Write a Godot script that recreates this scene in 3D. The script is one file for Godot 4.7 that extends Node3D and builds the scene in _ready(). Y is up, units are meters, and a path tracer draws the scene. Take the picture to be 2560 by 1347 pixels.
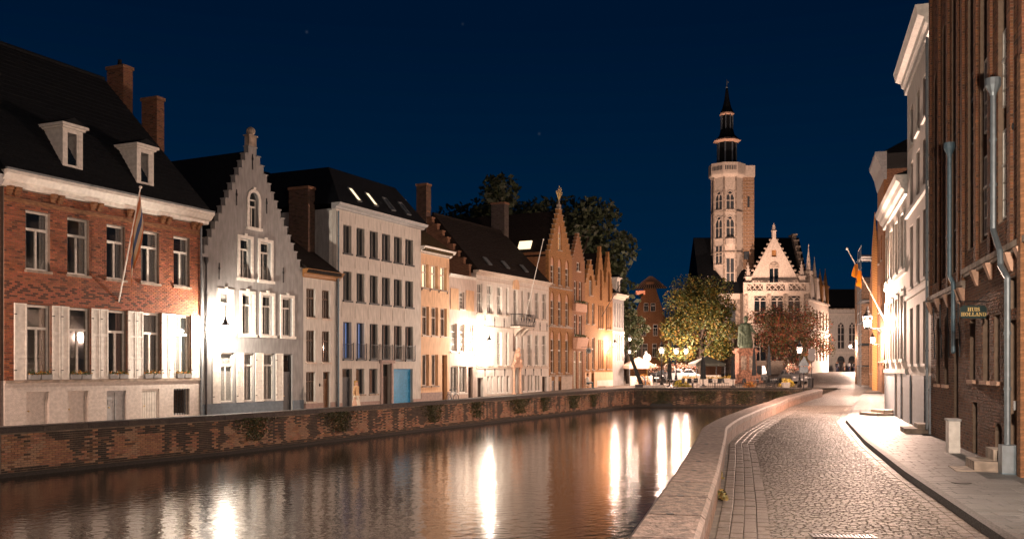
extends Node3D
# Night on a Flemish canal: gabled houses on the far quay, a square with a lodge and its tower at the end, a cobbled street on the near bank.
# World: x to the right, y up, the camera looks along -z. Depths are written as positive metres and turned round by at().

var M := {}
var rng := RandomNumberGenerator.new()
var used := {}

# ---------------------------------------------------------------- mesh builder
class MB:
	var v := PackedVector3Array()
	var n := PackedVector3Array()
	var c := PackedColorArray()
	var col := Color(1, 1, 1)
	func tri(a: Vector3, b: Vector3, d: Vector3, nn: Vector3) -> void:
		if (b - a).cross(d - a).dot(nn) > 0.0:
			v.append(a); v.append(d); v.append(b)
		else:
			v.append(a); v.append(b); v.append(d)
		for i in 3:
			n.append(nn); c.append(col)
	func quad(a: Vector3, b: Vector3, d: Vector3, e: Vector3, nn: Vector3) -> void:
		if (b - a).cross(d - a).dot(nn) > 0.0:
			v.append(a); v.append(d); v.append(b); v.append(a); v.append(e); v.append(d)
		else:
			v.append(a); v.append(b); v.append(d); v.append(a); v.append(d); v.append(e)
		for i in 6:
			n.append(nn); c.append(col)
	func face(a: Vector3, b: Vector3, d: Vector3, e: Vector3, away: Vector3) -> void:   # flat quad whose normal points away from a point inside
		var nn := (d - a).cross(e - b)
		if nn.length_squared() < 1e-14:
			return
		nn = nn.normalized()
		if nn.dot((a + b + d + e) * 0.25 - away) < 0.0:
			nn = -nn
		quad(a, b, d, e, nn)
	func box(lo: Vector3, hi: Vector3) -> void:
		var p := func(i: int) -> Vector3: return Vector3(hi.x if i & 1 else lo.x, hi.y if i & 2 else lo.y, hi.z if i & 4 else lo.z)
		quad(p.call(0), p.call(4), p.call(6), p.call(2), Vector3.LEFT)
		quad(p.call(1), p.call(5), p.call(7), p.call(3), Vector3.RIGHT)
		quad(p.call(0), p.call(1), p.call(5), p.call(4), Vector3.DOWN)
		quad(p.call(2), p.call(3), p.call(7), p.call(6), Vector3.UP)
		quad(p.call(0), p.call(1), p.call(3), p.call(2), Vector3.FORWARD)
		quad(p.call(4), p.call(5), p.call(7), p.call(6), Vector3.BACK)
	func hexa(p: Array) -> void:   # eight corners: 0-3 one end in a ring, 4-7 the other
		var m := Vector3.ZERO
		for q in p: m += q
		m /= 8.0
		face(p[0], p[1], p[2], p[3], m); face(p[4], p[5], p[6], p[7], m)
		for i in 4:
			var j := (i + 1) % 4
			face(p[i], p[j], p[j + 4], p[i + 4], m)
	func tube(a: Vector3, b: Vector3, ra: float, rb: float, seg := 8, caps := true) -> void:
		var d := (b - a)
		if d.length() < 1e-5: return
		d = d.normalized()
		var s := d.cross(Vector3.UP if absf(d.y) < 0.9 else Vector3.RIGHT).normalized()
		var t := d.cross(s)
		for i in seg:
			var x := TAU * i / seg
			var y := TAU * (i + 1) / seg
			var o := s * cos(x) + t * sin(x)
			var q := s * cos(y) + t * sin(y)
			var nn := (o + q).normalized()
			quad(a + o * ra, a + q * ra, b + q * rb, b + o * rb, nn)
			if caps:
				tri(a, a + o * ra, a + q * ra, -d)
				tri(b, b + o * rb, b + q * rb, d)
	func path(pts: Array, r: float, seg := 6) -> void:
		for i in pts.size() - 1:
			tube(pts[i], pts[i + 1], r, r, seg)
	func lathe(prof: Array, seg: int, o := Vector3.ZERO, turn := 0.0) -> void:   # [radius, height] from the bottom up
		for i in prof.size() - 1:
			var r0: float = prof[i][0]; var y0: float = prof[i][1]
			var r1: float = prof[i + 1][0]; var y1: float = prof[i + 1][1]
			for k in seg:
				var x := TAU * k / seg + turn
				var y := TAU * (k + 1) / seg + turn
				var mid := (x + y) / 2
				var nn := Vector3(cos(mid) * (y1 - y0), r0 - r1, sin(mid) * (y1 - y0))
				if nn.length() < 1e-7: continue
				nn = nn.normalized()
				var a := o + Vector3(cos(x) * r0, y0, sin(x) * r0)
				var b := o + Vector3(cos(y) * r0, y0, sin(y) * r0)
				var d := o + Vector3(cos(y) * r1, y1, sin(y) * r1)
				var e := o + Vector3(cos(x) * r1, y1, sin(x) * r1)
				if r0 < 1e-4: tri(a, d, e, nn)
				elif r1 < 1e-4: tri(a, b, d, nn)
				else: quad(a, b, d, e, nn)
	func ball(o: Vector3, r: Vector3, seg := 10, rings := 6) -> void:
		for j in rings:
			var p0 := PI * j / rings - PI / 2
			var p1 := PI * (j + 1) / rings - PI / 2
			for k in seg:
				var x := TAU * k / seg
				var y := TAU * (k + 1) / seg
				var f := func(p: float, t: float) -> Vector3: return Vector3(cos(p) * cos(t), sin(p), cos(p) * sin(t))
				var q := [f.call(p0, x), f.call(p0, y), f.call(p1, y), f.call(p1, x)]
				var nn: Vector3 = (q[0] + q[1] + q[2] + q[3]).normalized()
				if j == 0: tri(o + q[0] * r, o + q[2] * r, o + q[3] * r, nn)
				elif j == rings - 1: tri(o + q[0] * r, o + q[1] * r, o + q[2] * r, nn)
				else: quad(o + q[0] * r, o + q[1] * r, o + q[2] * r, o + q[3] * r, nn)
	func prism(poly: PackedVector2Array, z0: float, z1: float) -> void:   # a polygon in x, y pushed through z
		var ix := Geometry2D.triangulate_polygon(poly)
		for i in range(0, ix.size(), 3):
			var a := poly[ix[i]]; var b := poly[ix[i + 1]]; var d := poly[ix[i + 2]]
			tri(Vector3(a.x, a.y, z1), Vector3(b.x, b.y, z1), Vector3(d.x, d.y, z1), Vector3.BACK)
			tri(Vector3(a.x, a.y, z0), Vector3(b.x, b.y, z0), Vector3(d.x, d.y, z0), Vector3.FORWARD)
		rim(poly, z0, z1)
	func rim(poly: PackedVector2Array, z0: float, z1: float, inside := false) -> void:
		var cw := Geometry2D.is_polygon_clockwise(poly)
		for i in poly.size():
			var a := poly[i]
			var b := poly[(i + 1) % poly.size()]
			var e := (b - a).normalized()
			var nn := Vector3(-e.y, e.x, 0) if cw else Vector3(e.y, -e.x, 0)
			if inside: nn = -nn
			quad(Vector3(a.x, a.y, z0), Vector3(b.x, b.y, z0), Vector3(b.x, b.y, z1), Vector3(a.x, a.y, z1), nn)
	func brick(u0: float, u1: float, v0: float, v1: float, w0: float, w1: float, e := 0.006) -> void:   # a proud brick on a wall in x, y: front and four chamfered sides
		var a := Vector3(u0 + e, v0 + e, w1); var b := Vector3(u1 - e, v0 + e, w1)
		var d := Vector3(u1 - e, v1 - e, w1); var f := Vector3(u0 + e, v1 - e, w1)
		var g := Vector3(u0, v0, w0); var h := Vector3(u1, v0, w0); var i := Vector3(u1, v1, w0); var j := Vector3(u0, v1, w0)
		quad(a, b, d, f, Vector3.BACK)
		quad(g, h, b, a, Vector3.DOWN); quad(j, i, d, f, Vector3.UP)
		quad(g, a, f, j, Vector3.LEFT); quad(h, b, d, i, Vector3.RIGHT)
	func done() -> ArrayMesh:
		var arr := []
		arr.resize(Mesh.ARRAY_MAX)
		arr[Mesh.ARRAY_VERTEX] = v
		arr[Mesh.ARRAY_NORMAL] = n
		arr[Mesh.ARRAY_COLOR] = c
		var m := ArrayMesh.new()
		if v.size():
			m.add_surface_from_arrays(Mesh.PRIMITIVE_TRIANGLES, arr)
		return m

# ---------------------------------------------------------------- small helpers
func at(x: float, y: float, depth: float) -> Vector3:
	return Vector3(x, y, -depth)

func lin(r: float, g: float, b: float) -> Color:
	return Color(r, g, b).linear_to_srgb()

func numbered(called: String) -> String:
	if not used.has(called):
		used[called] = 0
		return called
	used[called] += 1
	return "%s_%03d" % [called, used[called]]

func tag(o: Node, label: String, category: String, group := "") -> void:
	o.set_meta("label", label)
	o.set_meta("category", category)
	if group: o.set_meta("group", group)

func thing(called: String, label: String, category: String, pos := Vector3.ZERO, turn := 0.0, group := "") -> Node3D:
	var o := Node3D.new()
	o.name = numbered(called)
	add_child(o)
	o.position = pos
	o.rotation.y = turn
	tag(o, label, category, group)
	return o

func structure(called: String, mesh: Mesh, m: Material) -> MeshInstance3D:
	var o := MeshInstance3D.new()
	o.name = numbered(called)
	o.mesh = mesh
	o.material_override = m
	o.set_meta("kind", "structure")
	add_child(o)
	return o

func part(parent: Node, called: String, mb, m: Material, pos := Vector3.ZERO) -> MeshInstance3D:
	var o := MeshInstance3D.new()
	o.name = called
	o.mesh = mb.done() if mb is MB else mb
	o.material_override = m
	o.position = pos
	parent.add_child(o, true)
	return o

func dup(o: Node3D, pos: Vector3, turn: float, label := "", group := "") -> Node3D:
	var r: Node3D = o.duplicate()
	r.name = numbered(String(o.name).get_slice("_0", 0))
	add_child(r)
	r.position = pos
	r.rotation.y = turn
	if label: r.set_meta("label", label)
	if group: r.set_meta("group", group)
	return r

func facade(called: String, label: String, category: String, x0: float, z0: float, x1: float, z1: float) -> Node3D:   # local x runs along the front, y up, z out of the front
	var o := thing(called, label, category, at(x0, 0, z0))
	var t := Vector3(x1 - x0, 0, -(z1 - z0)).normalized()
	o.basis = Basis(t, Vector3.UP, t.cross(Vector3.UP))
	return o

func rect(u0: float, v0: float, u1: float, v1: float) -> PackedVector2Array:
	return PackedVector2Array([Vector2(u0, v0), Vector2(u1, v0), Vector2(u1, v1), Vector2(u0, v1)])

func ground_at(depth: float) -> float:
	var k := [[55.0, 0.0], [85.0, 0.6], [105.0, 0.8], [125.0, 1.25], [145.0, 1.85], [160.0, 1.9]]
	if depth <= 55.0: return 0.0
	for i in k.size() - 1:
		if depth <= k[i + 1][0]:
			return lerpf(k[i][1], k[i + 1][1], (depth - k[i][0]) / (k[i + 1][0] - k[i][0]))
	return 1.9

func along(k: Array, depth: float) -> float:   # x of a line given as [x, depth] corners
	for i in k.size() - 1:
		if depth <= k[i + 1][1] or i == k.size() - 2:
			return lerpf(k[i][0], k[i + 1][0], (depth - k[i][1]) / (k[i + 1][1] - k[i][1]))
	return 0.0

# ---------------------------------------------------------------- materials
func noise_tex(freq: float, octaves: int, lo: float, hi: float, size := 512, kind := FastNoiseLite.TYPE_SIMPLEX_SMOOTH, sd := 1, contrast := 0.0) -> NoiseTexture2D:
	var f := FastNoiseLite.new()
	f.seed = sd
	f.noise_type = kind
	f.frequency = freq
	f.fractal_octaves = octaves
	var t := NoiseTexture2D.new()
	t.width = size
	t.height = size
	t.seamless = true
	t.noise = f
	var r := Gradient.new()
	r.offsets = PackedFloat32Array([contrast, 1.0 - contrast])
	r.colors = PackedColorArray([Color(lo, lo, lo), Color(hi, hi, hi)])
	t.color_ramp = r
	return t

func mat(name_: String, c: Color, rough: float, tex: Texture2D = null, scale := Vector3.ONE, bump: Texture2D = null, bump_cm := 0.0, metal := 0.0) -> StandardMaterial3D:   # c: linear base colour
	var m := StandardMaterial3D.new()
	m.resource_name = name_
	m.albedo_color = c.linear_to_srgb()
	m.roughness = rough
	m.metallic = metal
	if tex or bump:
		m.uv1_triplanar = true
		m.uv1_world_triplanar = true
		m.uv1_scale = scale
		m.albedo_texture = tex
	if bump:
		m.heightmap_enabled = true
		m.heightmap_texture = bump
		m.heightmap_scale = bump_cm
	M[name_] = m
	return m

func glow(name_: String, c: Color, energy: float) -> StandardMaterial3D:
	var m := StandardMaterial3D.new()
	m.resource_name = name_
	m.albedo_color = Color(0.8, 0.8, 0.8)
	m.emission_enabled = true
	m.emission = c
	m.emission_energy_multiplier = energy
	M[name_] = m
	return m

func tinted(m: StandardMaterial3D) -> StandardMaterial3D:
	m.vertex_color_use_as_albedo = true
	return m

func materials() -> void:
	var fine := noise_tex(0.02, 6, 0.87, 1.0, 512, FastNoiseLite.TYPE_SIMPLEX_SMOOTH, 3, 0.2)
	var blotch := noise_tex(0.012, 6, 0.66, 1.0, 512, FastNoiseLite.TYPE_SIMPLEX_SMOOTH, 7, 0.22)
	var rough_bump := noise_tex(0.04, 5, 0.0, 1.0, 512, FastNoiseLite.TYPE_SIMPLEX_SMOOTH, 11, 0.15)
	var grain := noise_tex(0.06, 3, 0.6, 1.0, 512, FastNoiseLite.TYPE_SIMPLEX, 5, 0.15)
	var pits := noise_tex(0.09, 4, 0.35, 1.0, 512, FastNoiseLite.TYPE_SIMPLEX, 9, 0.1)
	var streak := noise_tex(0.02, 5, 0.84, 1.0, 512, FastNoiseLite.TYPE_SIMPLEX_SMOOTH, 13, 0.2)
	var sv := Vector3(0.8, 0.09, 0.8)
	var p := Vector3(0.4, 0.4, 0.4)
	mat("plaster_white", Color(0.7, 0.63, 0.56), 0.85, streak, sv, rough_bump, 0.12)
	mat("plaster_grey", Color(0.27, 0.262, 0.258), 0.85, streak, Vector3(0.5, 0.1, 0.5), rough_bump, 0.12)
	mat("plaster_cream", Color(0.57, 0.53, 0.48), 0.85, streak, sv, rough_bump, 0.12)
	mat("plaster_beige", Color(0.62, 0.51, 0.44), 0.85, streak, sv, rough_bump, 0.12)
	mat("plaster_peach", Color(0.72, 0.46, 0.28), 0.85, streak, sv, rough_bump, 0.12)
	mat("plaster_base", Color(0.6, 0.53, 0.48), 0.9, fine, Vector3(0.5, 0.5, 0.5), pits, 2.0)
	mat("plinth_grey", Color(0.13, 0.16, 0.19), 0.8, fine, p, rough_bump, 0.12)
	mat("plinth_pink", Color(0.33, 0.24, 0.21), 0.8, fine, p, rough_bump, 0.12)
	mat("mortar", Color(0.2, 0.15, 0.12), 0.95, fine, p)
	mat("mortar_dark", Color(0.2, 0.135, 0.095), 0.95, fine, p)
	mat("quay_mortar", Color(0.16, 0.12, 0.09), 0.95, blotch, p)
	tinted(mat("brick", Color(1, 1, 1), 0.88, pits, Vector3(2.2, 2.2, 2.2), rough_bump, 0.4))
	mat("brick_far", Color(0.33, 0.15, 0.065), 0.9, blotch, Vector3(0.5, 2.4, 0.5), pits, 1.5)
	mat("brick_ochre", Color(0.42, 0.2, 0.065), 0.9, blotch, Vector3(0.5, 2.4, 0.5), pits, 1.5)
	mat("brick_dark", Color(0.3, 0.15, 0.085), 0.9, blotch, Vector3(0.5, 2.4, 0.5), pits, 1.5)
	mat("brick_pale", Color(0.42, 0.27, 0.18), 0.9, blotch, Vector3(0.4, 1.6, 0.4), pits, 1.5)
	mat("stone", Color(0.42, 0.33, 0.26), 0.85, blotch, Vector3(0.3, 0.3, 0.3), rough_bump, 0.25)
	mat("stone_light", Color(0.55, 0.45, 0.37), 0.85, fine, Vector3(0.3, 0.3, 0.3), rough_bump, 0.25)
	mat("pedestal", Color(0.4, 0.2, 0.13), 0.85, blotch, Vector3(0.5, 0.5, 0.5), rough_bump, 0.25)
	mat("tympanum", Color(0.6, 0.36, 0.25), 0.9, fine, p)
	mat("slate", Color(0.011, 0.013, 0.016), 0.75, blotch, Vector3(0.9, 0.9, 0.9), pits, 2.0)
	mat("tile_dark", Color(0.03, 0.023, 0.02), 0.85, blotch, Vector3(0.9, 0.9, 0.9), pits, 3.0)
	mat("tile_moss", Color(0.12, 0.085, 0.04), 0.9, blotch, Vector3(0.9, 0.9, 0.9), pits, 3.0)
	mat("lead", Color(0.16, 0.18, 0.19), 0.5, fine, p, null, 0.0, 0.3)
	mat("paint_white", Color(0.7, 0.66, 0.6), 0.5, fine, p)
	mat("paint_brown", Color(0.13, 0.065, 0.025), 0.5, grain, Vector3(1, 3, 1))
	mat("paint_dark", Color(0.03, 0.035, 0.04), 0.45)
	mat("paint_grey", Color(0.3, 0.3, 0.3), 0.55, fine, p)
	mat("paint_greyblue", Color(0.3, 0.34, 0.38), 0.55, fine, p)
	mat("paint_blue", Color(0.025, 0.26, 0.5), 0.45, fine, p)
	mat("door_brown", Color(0.2, 0.09, 0.03), 0.5, grain, Vector3(3, 0.4, 3))
	mat("door_dark", Color(0.05, 0.03, 0.022), 0.5, grain, Vector3(3, 0.4, 3))
	mat("iron", Color(0.02, 0.02, 0.022), 0.5, null, Vector3.ONE, null, 0.0, 0.4)
	mat("zinc", Color(0.17, 0.2, 0.22), 0.45, fine, p, null, 0.0, 0.5)
	mat("zinc_blue", Color(0.1, 0.16, 0.2), 0.5, fine, p, null, 0.0, 0.3)
	mat("gutter_brown", Color(0.25, 0.11, 0.03), 0.5, fine, p)
	mat("curtain", Color(0.6, 0.55, 0.5), 0.95, grain, Vector3(6, 0.3, 6))
	mat("curtain_warm", Color(0.5, 0.33, 0.26), 0.95, grain, Vector3(6, 0.3, 6))
	mat("curtain_white", Color(0.62, 0.58, 0.53), 0.95, grain, Vector3(6, 0.3, 6))
	mat("interior", Color(0.2, 0.17, 0.15), 0.95)
	for q in ["slate", "tile_dark", "tile_moss"]: M[q].metallic_specular = 0.25
	var g := mat("glass", Color(0.02, 0.03, 0.035), 0.03)
	g.transparency = BaseMaterial3D.TRANSPARENCY_ALPHA
	g.albedo_color.a = 0.25
	glow("lit_window", Color(1.0, 0.88, 0.7), 1.8)
	glow("lit_window_warm", Color(1.0, 0.72, 0.42), 1.0)
	glow("lit_window_blue", Color(0.03, 0.42, 0.72), 0.9)
	glow("table_lamp", Color(1.0, 0.85, 0.6), 6.0)
	glow("lit_sign", Color(1.0, 0.42, 0.02), 0.7)
	glow("lamp_globe", Color(1.0, 0.92, 0.82), 30.0)
	tinted(mat("setts", Color(1, 1, 1), 0.55, pits, Vector3(3, 3, 3), rough_bump, 0.5))
	tinted(mat("slabs", Color(1, 1, 1), 0.6, pits, Vector3(1.4, 1.4, 1.4), rough_bump, 0.25))
	mat("road_joint", Color(0.1, 0.076, 0.06), 0.9, blotch, p)
	mat("road_far", Color(0.175, 0.135, 0.108), 0.55, pits, Vector3(1.5, 1.5, 1.5), pits, 2.0)
	mat("earth", Color(0.08, 0.065, 0.05), 0.95, blotch, p)
	mat("square_paving", Color(0.2, 0.155, 0.12), 0.75, blotch, p, pits, 1.0)
	mat("marking", Color(0.6, 0.58, 0.54), 0.7, pits, p)
	tinted(mat("coping", Color(1, 1, 1), 0.8, blotch, Vector3(0.7, 0.7, 0.7), rough_bump, 1.2))
	mat("pier_dark", Color(0.03, 0.024, 0.02), 0.9, blotch, Vector3(1.5, 3.0, 1.5), pits, 1.0)
	mat("kerb", Color(0.13, 0.12, 0.115), 0.7, pits, p, rough_bump, 0.4)
	var leaf := tinted(mat("leaf", Color(1, 1, 1), 0.6))
	leaf.backlight_enabled = true
	leaf.backlight = Color(0.4, 0.4, 0.25)
	mat("bark", Color(0.07, 0.05, 0.035), 0.95, blotch, Vector3(1, 0.4, 1), pits, 3.0)
	mat("bronze", Color(0.12, 0.17, 0.11), 0.6, blotch, Vector3(0.6, 0.6, 0.6), rough_bump, 2.0, 0.15)
	mat("canvas_dark", Color(0.03, 0.035, 0.04), 0.9, grain, p)
	mat("canvas_beige", Color(0.6, 0.42, 0.33), 0.9, fine, p)
	mat("canvas_green", Color(0.05, 0.055, 0.045), 0.9, fine, p)
	mat("concrete", Color(0.42, 0.38, 0.34), 0.85, fine, p, rough_bump, 0.5)
	mat("rubber", Color(0.015, 0.015, 0.015), 0.8)
	var cw := mat("car_white", Color(0.7, 0.7, 0.7), 0.3)
	cw.clearcoat_enabled = true
	mat("car_silver", Color(0.35, 0.35, 0.36), 0.3, null, Vector3.ONE, null, 0.0, 0.6)
	mat("car_black", Color(0.015, 0.015, 0.018), 0.3)
	mat("skin", Color(0.5, 0.29, 0.2), 0.6)
	mat("sign_blue", Color(0.02, 0.1, 0.4), 0.4)
	mat("sign_white", Color(0.8, 0.8, 0.8), 0.4)
	mat("sign_yellow", Color(0.75, 0.42, 0.03), 0.5)
	mat("sign_green", Color(0.02, 0.035, 0.033), 0.4)
	mat("gilt", Color(0.6, 0.42, 0.16), 0.4)
	mat("orange_cloth", Color(0.75, 0.27, 0.01), 0.9)
	mat("water_dark", Color(0.04, 0.027, 0.02), 0.085)
	var wn := noise_tex(0.013, 4, 0.0, 1.0, 1024, FastNoiseLite.TYPE_SIMPLEX_SMOOTH, 21)
	wn.as_normal_map = true
	wn.bump_strength = 8.0
	wn.color_ramp = null
	var w: StandardMaterial3D = M.water_dark
	w.normal_enabled = true
	w.normal_texture = wn
	w.normal_scale = 0.11
	w.metallic_specular = 0.72
	w.uv1_triplanar = true
	w.uv1_world_triplanar = true
	w.uv1_scale = Vector3(0.15, 0.15, 0.2)

# ---------------------------------------------------------------- the scene
const LAMP_WARM := Color(1.0, 0.835, 0.74)
const LAMP_WHITE := Color(1.0, 0.93, 0.85)

func _ready() -> void:
	rng.seed = 4711
	var cam := Camera3D.new()
	cam.name = "camera"
	cam.projection = Camera3D.PROJECTION_FRUSTUM
	cam.near = 0.1
	cam.far = 2000.0
	cam.size = 0.1 * 1347.0 / 2400.0
	cam.frustum_offset = Vector2(0, 0.1 * 248.5 / 2400.0)   # the horizon lies low in the picture: a shifted lens
	cam.position = Vector3(0, 2.4, 0)
	add_child(cam)
	cam.current = true
	var env := Environment.new()
	env.background_mode = Environment.BG_SKY
	env.sky = Sky.new()
	env.sky.sky_material = night_sky()
	env.tonemap_mode = Environment.TONE_MAPPER_LINEAR
	env.tonemap_exposure = 1.0
	env.sdfgi_enabled = true
	env.ssao_enabled = true
	env.ssil_enabled = true
	var we := WorldEnvironment.new()
	we.environment = env
	add_child(we)
	materials()
	land()
	quay_walls()
	street()
	houses_left()
	houses_right()
	square_buildings()
	trees()
	lamps()
	square_things()
	street_things()
	people()

func night_sky() -> PanoramaSkyMaterial:
	var w := 4096
	var h := 2048
	var im := Image.create(w, h, false, Image.FORMAT_RGB8)
	for y in h:
		var e := 90.0 - 180.0 * (y + 0.5) / h
		var c := Color(0.0, 0.15, 0.262)
		if e > 0.0:
			c = Color(0.0, 0.15, 0.262).lerp(Color(0.0, 0.08, 0.178), clampf(e / 20.0, 0, 1)).lerp(Color(0.0, 0.05, 0.115), clampf((e - 20.0) / 50.0, 0, 1))
		im.fill_rect(Rect2i(0, y, w, 1), c)
	var r := RandomNumberGenerator.new()
	r.seed = 5
	for i in 300:
		var e := asin(r.randf_range(0.03, 1.0))
		var b := r.randf_range(0.12, 0.26)
		im.set_pixel(r.randi() % w, int((0.5 - e / PI) * h), Color(b, b + 0.04, b + 0.1))
	var m := PanoramaSkyMaterial.new()
	m.panorama = ImageTexture.create_from_image(im)
	return m

# ---------------------------------------------------------------- land, water, quays, street
const WATER_Y := -1.05
const QUAY := [[-30.0, 4.0], [-16.2, 30.4], [-11.6, 38.6], [-5.7, 51.8], [0.6, 65.4], [6.9, 78.0], [9.3, 83.5], [10.9, 86.0]]   # edge of the far quay: x, depth
const PARAPET := [[-4.5, -14.0], [-1.0, 0.0], [1.26, 10.45], [2.94, 17.2], [4.78, 24.9], [6.2, 31.0], [7.8, 36.1], [11.4, 46.2], [16.06, 58.4], [22.6, 72.0]]   # canal side of the near parapet
const KERB := [[-2.0, -14.0], [3.4, 0.0], [6.78, 13.55], [8.77, 21.5], [11.25, 30.6], [15.06, 43.3], [19.6, 55.5], [24.6, 68.0], [31.0, 84.0]]
const FRONTS := [[1.4, -14.0], [5.1, 0.0], [14.65, 33.5], [16.95, 41.1], [20.1, 51.6], [28.7, 74.0], [35.0, 95.0]]   # foot of the buildings on the near bank

func strip(left: Callable, right: Callable, z0: float, z1: float, step: float, lift: float) -> MB:
	var mb := MB.new()
	var z := z0
	while z < z1 - 0.01:
		var y := minf(z + step, z1)
		mb.quad(at(left.call(z), ground_at(z) + lift, z), at(right.call(z), ground_at(z) + lift, z), at(right.call(y), ground_at(y) + lift, y), at(left.call(y), ground_at(y) + lift, y), Vector3(0, 1, (ground_at(y) - ground_at(z)) / (y - z)).normalized())
		z = y
	return mb

func land() -> void:
	var g := MB.new()
	g.quad(Vector3(-900, -1.9, 300), Vector3(900, -1.9, 300), Vector3(900, -1.9, -1500), Vector3(-900, -1.9, -1500), Vector3.UP)
	structure("ground", g.done(), M.earth)
	structure("far_bank", strip(func(z): return -90.0, func(z): return along(QUAY, z) - 0.3, 2.0, 85.7, 3.0, -0.004).done(), M.square_paving)
	structure("near_bank", strip(func(z): return along(PARAPET, z) + 0.35 if z < 72.0 else lerpf(22.9, 29.2, (z - 72.0) / 14.0), func(z): return 110.0, -14.0, 85.7, 3.0, -0.03).done(), M.earth)
	structure("square", strip(func(z): return -90.0, func(z): return 140.0, 85.7, 230.0, 4.0, 0.0).done(), M.square_paving)
	var w := MB.new()
	w.quad(at(-60, WATER_Y, -20), at(45, WATER_Y, -20), at(45, WATER_Y, 86.3), at(-60, WATER_Y, 86.3), Vector3.UP)
	structure("water", w.done(), M.water_dark)

func coping_h(depth: float) -> float:
	return 0.55 if depth < 60.0 else lerpf(0.55, 0.7, clampf((depth - 60.0) / 25.0, 0, 1))

func quay_walls() -> void:
	var nz := FastNoiseLite.new()
	nz.seed = 8
	nz.frequency = 0.35
	nz.fractal_octaves = 4
	var q := thing("quay_wall", "long stained red brick quay wall with dark coping below the gabled houses", "quay wall")
	var base := Color(0.52, 0.25, 0.135)
	var line := QUAY.duplicate()
	var run := 0.0
	var stones := 0
	for i in range(0, line.size() - 1):
		var a := Vector2(line[i][0], line[i][1])
		var b := Vector2(line[i + 1][0], line[i + 1][1])
		quay_segment(q, a, b, run, nz, base, i >= 1)
		run += a.distance_to(b)
	var s := thing("quay_wall", "mossy overgrown brick wall under the edge of the square", "quay wall")
	quay_segment(s, Vector2(10.9, 86.0), Vector2(19.0, 86.0), 140.0, nz, Color(0.2, 0.095, 0.055), true, 0.7)
	quay_segment(s, Vector2(19.0, 86.0), Vector2(29.2, 86.0), 148.0, nz, Color(0.2, 0.095, 0.055), true, 0.7)
	var mouth := MB.new()   # the low culvert in the square's wall
	mouth.prism(PackedVector2Array([Vector2(-1.1, -1.2), Vector2(1.1, -1.2), Vector2(1.0, -0.75), Vector2(0.55, -0.5), Vector2(0.0, -0.42), Vector2(-0.55, -0.5), Vector2(-1.0, -0.75)]), 0.0, 0.05)
	part(s, "culvert", mouth, M.rubber, at(13.4, 0, 85.97))

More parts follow.
